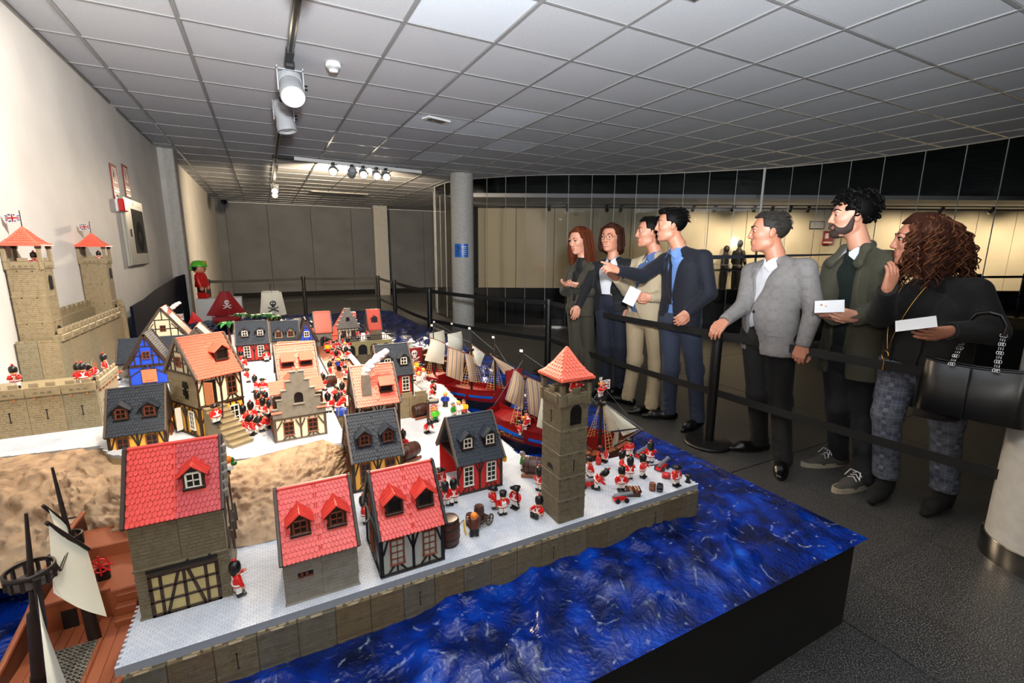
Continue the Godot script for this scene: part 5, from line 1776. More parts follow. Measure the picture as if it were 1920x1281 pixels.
	for sg in [-1.0,1.0]:
		put("gate_wing",MB.new().box(Vector3(0.0625 + sg*0.085,0.05,-0.03),Vector3(0.045,0.1,0.05),Basis.IDENTITY,0.002).box(Vector3(0.0625 + sg*0.085,0.115,-0.03),Vector3(0.05,0.006,0.09),Basis(Vector3.RIGHT,0.7)),"roof_orange",t)
	t = house("stepped_gable_house","small grey stepped gable house with an orange roof on the far bridge",Vector3(0.51,PLAZA,-4.2),0.0,{"w": 0.18,"d": 0.16,"timber": "timber","floors": [[0.1,"timber","fill_cream",[0.05,0.13],"window_brown",3]]})
	put("stepped_gable",stepped(0.19,0.175,5,0.01,0.032,0.04,0.06),"stone_grey",t,Vector3(0.09,0.1,-0.006))
	for sg in [-1.0,1.0]:
		put("roof",MB.new().box(Vector3(sg*0.05,0.075,-0.09),Vector3(0.007,0.185,0.17),Basis(Vector3.BACK,sg*0.56),0.001),"roof_orange",t,Vector3(0.09,0.1,0))
	put("cross_gable",MB.new().box(Vector3(0.145,0.2,-0.1),Vector3(0.06,0.055,0.05),Basis.IDENTITY,0.002),"roof_orange",t)
	house("narrow_house","narrow red-roofed toy house with one dormer on the far bridge",Vector3(0.76,PLAZA,-4.15),0.0,{"w": 0.115,"d": 0.13,"floors": [[0.09,"stone","stone_toy",[]]],"roof": "roof_orange","rise": 0.16,"gable": "timber_grey","dormers": [[0.058,"gable",0.055,0.05,0.045]],"dormer_body": "timber"})

# square tower of the toy castle: storeys of stone panels,a parapet and a flared roof
func tower(label,at: Vector3,w: float,d: float,base_h: float,storeys: int,sh: float,flag: bool,m: String,arch_face: int,slit: bool,arched: Array):
	var t = thing("castle_tower",label,"toy tower",at)
	var y := base_h
	var sides := [[Vector3(0,0,0),Basis.IDENTITY,w],[Vector3(w,0,0),Basis(Vector3.UP,PI/2),d],[Vector3(0,0,-d),Basis(Vector3.UP,-PI/2),d],[Vector3(w,0,-d),Basis(Vector3.UP,PI),w]]
	put("core",MB.new().box(Vector3(w/2,(base_h + storeys*sh)/2,-d/2),Vector3(w - 0.002,base_h + storeys*sh,d - 0.002)),m,t)
	for k in storeys:
		for s in sides:
			put("stone_panel",stone_mesh(s[2] - 0.001,sh - 0.0012,0.0105,0.028),m,t,s[0] + Vector3(0,y,0) + s[1]*Vector3(0.0005,0,0.002),s[1])
		put("string_course",MB.new().box(Vector3(w/2,y + sh - 0.001,-d/2),Vector3(w + 0.008,0.0045,d + 0.008),Basis.IDENTITY,0.001),m,t)
		for s in [sides[0],sides[1]]:
			put("peg_holes",MB.new().box(s[0] + s[1]*Vector3(s[2]*0.28,y + sh*0.94,0.003),Vector3(0.005,0.005,0.003),s[1]).box(s[0] + s[1]*Vector3(s[2]*0.72,y + sh*0.94,0.003),Vector3(0.005,0.005,0.003),s[1]),"black",t)
		y += sh
	# arched windows and arrow slits
	var ws := 1.5 if w > 0.12 else 1.3
	var aw := PackedVector2Array([Vector2(-0.017,0),Vector2(0.017,0),Vector2(0.017,0.034),Vector2(0.013,0.045),Vector2(0.006,0.051),Vector2(-0.006,0.051),Vector2(-0.013,0.045),Vector2(-0.017,0.034)])
	for k in aw.size():
		aw[k] *= ws
	for k in storeys:
		var s = sides[arch_face]
		if k in arched:
			var big := PackedVector2Array()
			for q in aw:
				big.append(Vector2(q.x*1.3,q.y*1.14 - 0.003))
			var c: Vector3 = s[0] + s[1]*Vector3(s[2]*0.5,base_h + sh*k + sh*0.22,0.002)
			var o = put("arched_window",MB.new().prism(big,0.003),m,t,c,s[1])
			put("pane",MB.new().prism(aw,0.0042),"black",o)
			var gr := MB.new()
			for r in 4:
				gr.box(Vector3(0,0.008 + r*0.011,0.0046)*ws,Vector3(0.032,0.0016,0.001)*ws)
			for r in 3:
				gr.box(Vector3(-0.009 + r*0.009,0.024,0.0046)*ws,Vector3(0.0016,0.046,0.001)*ws)
			put("lattice",gr,"toy_black",o)
	if slit:
		for q in [[0,2],[2,4]]:
			var s = sides[q[0]]
			put("arrow_slit",MB.new().box(s[0] + s[1]*Vector3(s[2]*0.5,base_h + sh*(q[1] + 0.45),0.004),Vector3(0.0024,0.04,0.002),s[1]).box(s[0] + s[1]*Vector3(s[2]*0.5,base_h + sh*(q[1] + 0.68),0.004),Vector3(0.005,0.004,0.002),s[1]),"black",t)
		put("side_opening",MB.new().prism(PackedVector2Array([Vector2(-0.018,0),Vector2(0.018,0),Vector2(0.012,0.014),Vector2(0,0.018),Vector2(-0.012,0.014)]),0.003),"black",t,Vector3(-0.002,base_h + sh*2.2,-d*0.5),Basis(Vector3.UP,-PI/2))
	# parapet: outset band with small arches,merlons,four posts,roof
	var ph := 0.042
	put("parapet",MB.new().box(Vector3(w/2,y + ph/2,0.0),Vector3(w + 0.02,ph,0.012),Basis.IDENTITY,0.002).box(Vector3(w/2,y + ph/2,-d),Vector3(w + 0.02,ph,0.012),Basis.IDENTITY,0.002).box(Vector3(0,y + ph/2,-d/2),Vector3(0.012,ph,d + 0.02),Basis.IDENTITY,0.002).box(Vector3(w,y + ph/2,-d/2),Vector3(0.012,ph,d + 0.02),Basis.IDENTITY,0.002).box(Vector3(w/2,y + 0.003,-d/2),Vector3(w,0.006,d)),m,t)
	for s in [sides[0],sides[1],sides[2]]:
		var n := 4 if s[2] > 0.11 else 3
		var panel := MB.new()
		panel.box(Vector3(s[2]/2,ph*0.5,0.0085),Vector3(s[2]*0.72,ph*0.66,0.004),Basis.IDENTITY,0.001)
		put("parapet_panel",panel,m,t,s[0] + Vector3(0,y,0),s[1])
		for k in n:
			var arch := PackedVector2Array()
			for q in 7:
				arch.append(Vector2(0.0075*cos(PI*q/6.0),0.008*sin(PI*q/6.0)))
			put("parapet_arch",MB.new().prism(arch,0.0018),"stone_dark",t,s[0] + s[1]*Vector3(s[2]*(0.24 + 0.52*k/(n - 1.0)),y + ph*0.34,0.0098),s[1])
		for k in 3:
			if k != 1:
				continue
			put("merlon",MB.new().box(Vector3(0,ph + 0.008,0.003),Vector3(s[2]*0.3,0.018,0.008),Basis.IDENTITY,0.0015),m,t,s[0] + s[1]*Vector3(s[2]*0.5,y,0),s[1])
	var rh := y + ph + (0.08 if w > 0.12 else 0.046)
	for sx in [0.0,1.0]:
		for sz in [0.0,1.0]:
			put("post",MB.new().box(Vector3(sx*w,(y + ph + rh)/2,-sz*d),Vector3(0.016,rh - y - ph,0.016),Basis.IDENTITY,0.002),m,t)
			put("bracket",MB.new().box(Vector3(sx*w,rh - 0.008,-sz*d),Vector3(0.022,0.018,0.022),Basis.IDENTITY,0.003),"timber",t)
	var rr := MB.new()
	var prof := [[0.0,1.3],[0.005,1.28],[0.018,0.97],[0.045,0.6],[0.076,0.26],[0.094,0.06],[0.096,0.005]]
	var c0 := Vector3(w/2,rh,-d/2)
	for k in prof.size() - 1:
		for q in 4:
			var cs := [Vector2(-1,1),Vector2(1,1),Vector2(1,-1),Vector2(-1,-1)]
			var a: Vector2 = cs[q]
			var b2: Vector2 = cs[(q + 1) % 4]
			var r0: float = prof[k][1]
			var r1: float = prof[k + 1][1]
			var P := func(e: Vector2,r: float,hh: float): return c0 + Vector3(e.x*w/2*r,hh,e.y*d/2*r)
			rr.face([P.call(a,r0,prof[k][0]),P.call(b2,r0,prof[k][0]),P.call(b2,r1,prof[k + 1][0]),P.call(a,r1,prof[k + 1][0])])
	rr.box(c0 - Vector3(0,0.001,0),Vector3(w*1.28,0.003,d*1.28))
	put("roof",rr,"roof_orange",t)
	# tile relief on the two sides that face the room
	var places := []
	for face in 3:
		var bs := Basis(Vector3.UP,[0.0,PI/2,-PI/2][face])
		var half := w/2 if face == 0 else d/2
		var dep := d/2 if face == 0 else w/2
		for r in 8:
			var f0 := 0.011 + r*0.0102
			var kk := 1
			while kk < prof.size() - 2 and prof[kk + 1][0] < f0:
				kk += 1
			var g: float = (f0 - prof[kk][0])/(prof[kk + 1][0] - prof[kk][0])
			var rad: float = lerpf(prof[kk][1],prof[kk + 1][1],g)
			var dir := Vector3(0,prof[kk + 1][0] - prof[kk][0],-(prof[kk][1] - prof[kk + 1][1])*dep).normalized()
			var n := int(half*2*rad/0.0125)
			for c in n:
				var x := (c + 0.5 - n/2.0)*0.0125
				places.append(Transform3D(bs*Basis(Vector3.RIGHT,dir,Vector3.RIGHT.cross(dir)),c0 + bs*Vector3(x,f0,rad*dep)))
	many("roof_tiles",tile_mb(0.0115,0.012),"roof_orange",places,t)
	if flag:
		union_flag("small British flag on a black pole on the " + ("near" if at.z > -3.8 else "far") + " castle tower roof",at + c0 + Vector3(0,0.09,0),0.085,-1.0)
	return t

func union_flag(label,at: Vector3,h: float,dirx: float,lift := 0.0):
	var t = thing("flag",label,"flag",at)
	put("pole",MB.new().cyl(Vector3.ZERO,0.0022,h,8),"toy_black",t)
	var fw := (h - lift)*0.72
	var fh := (h - lift)*0.52
	var y0 := lift + (h - lift)*0.3
	var wave := func(x: float,y: float,off: float): return Vector3(dirx*x*fw,y0 + y*fh - 0.06*x*fh,0.004*sin(x*6.0) + off)
	var layer := func(m: MB,x0: float,ya: float,x1: float,yb: float,off: float):
		var rows := []
		for r in 3:
			var row := PackedVector3Array()
			for c in 9:
				row.append(wave.call(lerpf(x0,x1,c/8.0),lerpf(ya,yb,r/2.0),off))
			rows.append(row)
		m.grid(rows)
		m.grid([rows[2],rows[1],rows[0]])
	var w := MB.new()
	layer.call(w,0.0,0.0,1.0,1.0,0.0)
	put("cloth",w,"toy_white",t)
	for sd in [-1.0,1.0]:
		var bl := MB.new()
		var rd := MB.new()
		for q in [[0,0],[1,0],[0,1],[1,1]]:
			for tri in 2:
				# blue triangles left by the white cross and the two white diagonals
				var x0: float = 0.06 if q[0] == 0 else 0.62
				var x1: float = 0.38 if q[0] == 0 else 0.94
				var ya: float = 0.08 if q[1] == 0 else 0.66
				var yb: float = 0.34 if q[1] == 0 else 0.92
				var cx := x1 if q[0] == 0 else x0
				var ex := x0 if q[0] == 0 else x1
				var cy := yb if q[1] == 0 else ya
				var ey := ya if q[1] == 0 else yb
				var p := []
				if tri == 0:
					p = [Vector2(lerpf(ex,cx,0.28),ey),Vector2(cx,ey),Vector2(cx,lerpf(ey,cy,0.72))]
				else:
					p = [Vector2(ex,lerpf(ey,cy,0.28)),Vector2(ex,cy),Vector2(lerpf(ex,cx,0.72),cy)]
				var f := p.map(func(e): return wave.call(e.x,e.y,sd*0.0006))
				bl.face(f)
				f.reverse()
				bl.face(f)
		layer.call(rd,0.06,0.43,0.94,0.57,sd*0.0007)
		layer.call(rd,0.455,0.08,0.545,0.92,sd*0.0007)
		put("blue_fields",bl,"toy_blue",t)
		put("red_cross",rd,"toy_red",t)
	return t

func wall_run(called,label,a: Vector3,b: Vector3,h: float,m: String,n: int,crown: bool):
	# straight castle wall of panels,facing to the right of the run from a to b ... face = +z of the run
	var d := b - a
	var l := d.length()
	var turn := -atan2(d.z,d.x)
	var t = thing(called,label,"toy wall",a,turn)
	put("core",MB.new().box(Vector3(l/2,h/2,-0.012),Vector3(l,h,0.02)),m,t)
	var pw := l/n
	for k in n:
		put("stone_panel",stone_mesh(snappedf(pw,0.001) - 0.001,h - 0.001,0.0105,0.028),m if k % 3 else "stone_olive",t,Vector3(k*pw,0,0.001))
		if crown:
			put("parapet",MB.new().box(Vector3((k + 0.5)*pw,h + 0.016,0.004),Vector3(pw - 0.004,0.04,0.014),Basis.IDENTITY,0.002),m,t)
			for q in 3:
				var arch := PackedVector2Array()
				for e in 7:
					arch.append(Vector2(0.0085*cos(PI*e/6.0),0.009*sin(PI*e/6.0)))
				put("parapet_arch",MB.new().prism(arch,0.001),"stone_dark",t,Vector3((k + 0.5)*pw + (q - 1)*0.022,h + 0.008,0.0108))
			for q in 2:
				put("merlon",MB.new().box(Vector3((k + 0.27 + q*0.46)*pw,h + 0.044,0.0),Vector3(pw*0.26,0.018,0.01),Basis.IDENTITY,0.0015),m,t)
			put("arrow_slit",MB.new().box(Vector3((k + 0.5)*pw,h*0.5,0.0035),Vector3(0.003,0.042,0.002)).box(Vector3((k + 0.5)*pw,h*0.5 + 0.02,0.0035),Vector3(0.007,0.004,0.002)).box(Vector3((k + 0.5)*pw,h*0.5 - 0.02,0.0035),Vector3(0.007,0.004,0.002)),"black",t)
			put("corbels",MB.new().box(Vector3((k + 0.25)*pw,h - 0.012,0.005),Vector3(0.005,0.012,0.006)).box(Vector3((k + 0.72)*pw,h - 0.012,0.005),Vector3(0.005,0.012,0.006)),"door_tan",t)
	return t

func castle():
	# terrace
	wall_run("terrace_wall","tan stone castle terrace wall with arrow slits, above the paper cliff",Vector3(-1.145,PLAZA,-2.56),Vector3(-0.69,PLAZA,-2.56),0.168,"stone_toy",4,true)
	wall_run("terrace_wall","short side of the tan castle terrace wall, toward the plaza",Vector3(-0.69,PLAZA,-2.572),Vector3(-0.69,PLAZA,-2.87),0.168,"stone_toy",3,true)
	tag(put("terrace_floor",MB.new().box(Vector3(-0.925,0.8,-2.725),Vector3(0.44,0.03,0.3)),"stone_toy"),"flat tan walk of the castle terrace behind its battlement","terrace")
	# keep walls
	wall_run("curtain_wall","tan castle wall in front of the near tower",Vector3(-1.15,PLAZA,-3.215),Vector3(-0.985,PLAZA,-3.215),0.3,"stone_toy",2,false)
	var cw = wall_run("curtain_wall","long tan castle side wall between the two towers, with the gate",Vector3(-0.985,PLAZA,-3.22),Vector3(-0.965,PLAZA,-4.36),0.32,"stone_toy",8,false)
	for k in 16:
		put("merlon",MB.new().box(Vector3(0.06 + k*0.068,0.335,-0.006),Vector3(0.036,0.03,0.02),Basis.IDENTITY,0.002),"stone_toy",cw)
	for k in 8:
		var ph := MB.new().box(Vector3(0.075 + k*0.135,0.302,0.006),Vector3(0.11,0.036,0.014),Basis.IDENTITY,0.003)
		put("parapet_panel",ph,"stone_toy",cw)
		for q in 3:
			put("parapet_arch",MB.new().box(Vector3(0.05 + k*0.135 + q*0.024,0.298,0.0132),Vector3(0.012,0.012,0.001)),"stone_dark",cw)
	var arch := PackedVector2Array([Vector2(-0.05,0),Vector2(0.05,0),Vector2(0.05,0.07),Vector2(0.036,0.1),Vector2(0,0.115),Vector2(-0.036,0.1),Vector2(-0.05,0.07)])
	put("gate_frame",MB.new().prism(arch,0.006,Transform3D(Basis.IDENTITY,Vector3(0.42,0,0.002))),"stone_toy",cw)
	var leaf := PackedVector2Array()
	for q in arch:
		leaf.append(q*0.78)
	put("gate_leaf",MB.new().prism(leaf,0.004,Transform3D(Basis.IDENTITY,Vector3(0.42,0,0.006))),"door_tan",cw)
	wall_run("curtain_wall","far tan castle wall with a battlement behind the two towers",Vector3(-1.155,PLAZA,-4.5),Vector3(-0.97,PLAZA,-4.5),0.34,"stone_toy",2,true)
	wall_run("curtain_wall","tan castle wall against the white room wall",Vector3(-1.13,PLAZA,-4.4),Vector3(-1.13,PLAZA,-3.4),0.36,"stone_toy",6,true)
	tower("tan castle tower with an orange roof, nearer one beside the white wall",Vector3(-1.148,PLAZA,-3.27),0.132,0.132,0.12,4,0.135,true,"stone_toy",1,false,[1,3])
	tower("tan castle tower with an orange roof, farther one beside the white wall",Vector3(-1.15,PLAZA,-4.36),0.14,0.132,0.12,4,0.135,true,"stone_toy",1,false,[1,3])
	# the tall tower on the near quay
	tower("tall grey-tan toy tower with an orange roof at the near harbour edge",Vector3(0.795,LAND,-1.168),0.1,0.112,0.0,5,0.081,false,"stone_dark",0,true,[4])

func hull_row(L: float,B: float,t: float,y: float,hgt: float) -> Vector3:
	# one point of the hull side: t along the length (0 stern .. 1 bow),y up from the waterline
	var plan := pow(maxf(0.0,1.0 - pow(maxf(0.0,(t - 0.45)/0.55),2.2)),0.75)*(0.78 + 0.22*smoothstep(0.0,0.35,t))
	var flare := 0.72 + 0.28*smoothstep(-0.2,1.0,y/hgt) - 0.1*smoothstep(0.6,1.0,y/hgt)
	return Vector3((t - 0.5)*L + (0.05*L*t*t*y/hgt),y,B*plan*flare)

func ship(label,at: Vector3,turn: float,P: Dictionary):
	var t = thing("toy_ship",label,"toy ship",at,turn)
	var L: float = P.L
	var B: float = P.B
	var H: float = P.H
	var sheer := func(q: float): return H*(1.0 + 0.55*pow(maxf(0.0,0.5 - q)*2.0,2.0)*float(P.get("aft",1.0)) + 0.28*pow(maxf(0.0,q - 0.5)*2.0,2.0))
	var band := func(called,y0: float,y1: float,m,out: float,q0 := 0.0,q1 := 1.0):
		var mb := MB.new()
		for sg in [-1.0,1.0]:
			var rows := []
			for r in 4:
				var row := PackedVector3Array()
				for k in 29:
					var q := lerpf(q0,q1,k/28.0)
					var hh: float = sheer.call(q)
					var f := lerpf(y0,y1,r/3.0)
					var p := hull_row(L,B,q,f*H,H)
					p.y = f*hh if f > 0.0 else f*H
					p.z = (p.z + out*(1.0 if p.z > 0.001 else 0.0))*sg
					row.append(p)
				rows.append(row)
			if sg < 0:
				rows.reverse()
			mb.grid(rows)
			# inner face
			rows.reverse()
			for row in rows:
				for k in row.size():
					row[k].z -= sg*minf(0.004,absf(row[k].z))
			mb.grid(rows)
		# stern plate
		if q0 == 0.0:
			var a: Vector3 = hull_row(L,B,0.0,y0*H,H)
			var b: Vector3 = hull_row(L,B,0.0,y1*H,H)
			var hh: float = sheer.call(0.0)
			a.y = y0*(hh if y0 > 0.0 else H)
			b.y = y1*(hh if y1 > 0.0 else H)
			mb.face([Vector3(a.x,a.y,-a.z),Vector3(a.x,a.y,a.z),Vector3(b.x,b.y,b.z),Vector3(b.x,b.y,-b.z)])
		put(called,mb,m,t)
	band.call("lower_hull",-0.15,0.42,P.low,0.0)
	band.call("upper_hull",0.42,1.0,P.up,0.0)
	band.call("rail",0.98,1.05,P.rail,0.004)
	band.call("wale",0.4,0.46,P.rail,0.003)
	if P.has("stripe"):
		band.call("blue_stripe",0.64,0.8,P.stripe,0.0015,0.02,0.36)
		band.call("blue_stripe",0.6,0.74,P.stripe,0.0015,0.4,0.6)
		band.call("blue_stripe",0.6,0.74,P.stripe,0.0015,0.63,0.85)
		band.call("gilt_band",0.48,0.56,"hull_gold",0.0016,0.0,0.36)
		for sg in [-1.0,1.0]:
			for k in 3:
				var q := 0.07 + 0.09*k
				var p := hull_row(L,B,q,H*0.56,H)
				var o = put("stern_window",MB.new().box(Vector3.ZERO,Vector3(0.026,0.026,0.006),Basis.IDENTITY,0.004),"hull_gold",t,Vector3(p.x,H*0.68,(p.z + 0.0015)*sg))
				put("pane",MB.new().box(Vector3(-0.005,0,0.0),Vector3(0.007,0.018,0.0075)).box(Vector3(0.005,0,0.0),Vector3(0.007,0.018,0.0075)),"black",o)
			for k in 5:
				var q := 0.32 + 0.1*k
				var p := hull_row(L,B,q,H*0.3,H)
				put("gun_port",MB.new().box(Vector3.ZERO,Vector3(0.016,0.014,0.006),Basis.IDENTITY,0.001),"black",t,Vector3(p.x,H*0.36,(p.z + 0.001)*sg))
	# decks
	var deck := MB.new()
	var dl := []
	for k in 21:
		var q := k/20.0
		dl.append(hull_row(L,B,q,H*0.78,H))
	for k in 20:
		var y := H*0.8
		deck.face([Vector3(dl[k].x,y,dl[k].z - 0.003),Vector3(dl[k + 1].x,y,dl[k + 1].z - 0.003),Vector3(dl[k + 1].x,y,-dl[k + 1].z + 0.003),Vector3(dl[k].x,y,-dl[k].z + 0.003)])
	put("deck",deck,P.get("deck","deck_wood"),t)
	var qd := L*0.26
	put("quarter_deck",MB.new().box(Vector3(-L/2 + qd/2 + 0.006,H*1.06,0),Vector3(qd,H*0.5,B*1.5),Basis.IDENTITY,0.003),P.get("deck","deck_wood"),t)
	put("quarter_rail",MB.new().box(Vector3(-L/2 + qd + 0.006,H*1.4,0),Vector3(0.006,H*0.2,B*1.52)),P.rail,t)
	# masts,yards,sails,shrouds
	for q in P.masts:
		var x: float = q[0]*L
		var mh: float = q[1]
		var lean: float = q[4] if q.size() > 4 else 0.0
		var foot := Vector3(x,H*0.7,0)
		var head := Vector3(x + lean,mh,0)
		put("mast",MB.new().tube([foot,foot.lerp(head,0.62),foot.lerp(head,0.63),head],[0.009,0.007,0.005,0.003],10),"mast_dark",t)
		var nest := foot.lerp(head,0.64)
		put("crow_nest",MB.new().lathe([Vector2(0.001,-0.002),Vector2(0.018,-0.002),Vector2(0.022,0.012),Vector2(0.019,0.012),Vector2(0.016,0.001),Vector2(0.001,0.001)],14,nest),"mast_dark",t)
		put("pennant",MB.new().box(head + Vector3(-0.011,-0.008,0),Vector3(0.022,0.014,0.0012)),P.get("pennant","toy_white"),t)
		for s in q[2]:
			# s: [top height,foot height,top width,foot width,material]
			var yt := Vector3(x + lean*0.5 + 0.012,s[0],0)
			put("yard",MB.new().tube([yt - Vector3(0,0,s[2]*0.55),yt + Vector3(0,0,s[2]*0.55)],0.0045,8),P.get("yard","mast_dark"),t)
			var rows := []
			for r in 9:
				var g := r/8.0
				var row := PackedVector3Array()
				for c in 13:
					var f := c/12.0 - 0.5
					var belly := 0.055*sin(PI*clampf(g*0.85 + 0.1,0.0,1.0))*(1.0 - 3.2*f*f)
					row.append(Vector3(yt.x + belly,lerpf(s[0],s[1],g) + 0.02*g*f*f*4.0,f*lerpf(s[2],s[3],g)))
				rows.append(row)
			put("sail",MB.new().grid(rows,false,true),s[4],t)
		if q[3] > 0.0:
			for sg in [-1.0,1.0]:
				var rope := MB.new()
				var top := nest + Vector3(0,-0.004,sg*0.012)
				var wd: float = q[3]
				var zb = hull_row(L,B,x/L + 0.5,H,H).z*0.98*sg
				for k in 3:
					rope.tube([top,Vector3(x + (k - 1)*wd,H*0.95,zb)],0.0014,5)
				for k in 13:
					var g := (k + 1)/14.0
					var a := top.lerp(Vector3(x - wd,H*0.95,zb),g)
					var b := top.lerp(Vector3(x + wd,H*0.95,zb),g)
					rope.tube([a,b],0.001,4)
				put("shroud_ladder",rope,"rope",t)
	if P.has("spritsail"):
		put("bowsprit",MB.new().tube([Vector3(L*0.42,H*1.2,0),Vector3(L*0.72,H*1.75,0)],[0.006,0.003],8),"mast_dark",t)
	var stays := MB.new()
	var m: Array = P.masts
	for k in m.size() - 1:
		stays.tube([Vector3(m[k][0]*L,m[k][1]*0.96,0),Vector3(m[k + 1][0]*L,m[k + 1][1]*0.8,0)],0.0009,4)
	stays.tube([Vector3(m[m.size() - 1][0]*L,m[m.size() - 1][1]*0.9,0),Vector3(L*0.62,H*1.5,0)],0.0009,4)
	stays.tube([Vector3(m[0][0]*L,m[0][1]*0.9,0),Vector3(-L*0.5,H*1.6,0)],0.0009,4)
	put("stay_ropes",stays,"rope_grey",t)
	return t

func skull(t,at: Vector3,b: Basis,s: float,m := "toy_white"):
	var k := MB.new().ell(Vector3(0,0.006,0)*s,Vector3(0.011,0.011,0.0015)*s,Basis.IDENTITY,12,8).box(Vector3(0,-0.006,0)*s,Vector3(0.011,0.008,0.0015)*s)
	for sg in [-1.0,1.0]:
		k.box(Vector3(0,-0.017,0)*s,Vector3(0.04,0.0038,0.0014)*s,Basis(Vector3.BACK,sg*0.45))
	var o = put("skull_print",k,m,t,at,b)
	put("skull_eyes",MB.new().ell(Vector3(-0.004,0.006,0.001)*s,Vector3(0.003,0.003,0.001)*s).ell(Vector3(0.004,0.006,0.001)*s,Vector3(0.003,0.003,0.001)*s),"black" if m == "toy_white" else "toy_white",o)

func cloth_quad(p: Array,bel: Vector3) -> MB:
	# sail between four corners (top a,top b,foot b,foot a) that bellies out
	var rows := []
	for r in 11:
		var row := PackedVector3Array()
		for c in 13:
			var f := c/12.0
			var g := r/10.0
			var q: Vector3 = (p[0] as Vector3).lerp(p[1],f).lerp((p[3] as Vector3).lerp(p[2],f),g)
			row.append(q + bel*(sin(PI*f)*sin(PI*minf(g*0.9 + 0.05,1.0))))
		rows.append(row)
	return MB.new().grid(rows,false,true)

func flag_on_pole(called,label,at: Vector3,h: float,w: float,fh: float,m: String,turn: float,with_skull: bool):
	var t = thing(called,label,"flag",at,turn)
	put("pole",MB.new().cyl(Vector3.ZERO,0.0028,h,8),"mast_dark",t)
	put("cloth",cloth_quad([Vector3(0,h,0),Vector3(w,h - 0.02*w,0),Vector3(w,h - fh,0),Vector3(0,h - fh,0)],Vector3(0,0,0.012)),m,t)
	if with_skull:
		skull(t,Vector3(w*0.55,h - fh*0.45,0.015),Basis.IDENTITY,fh/0.05)
	return t

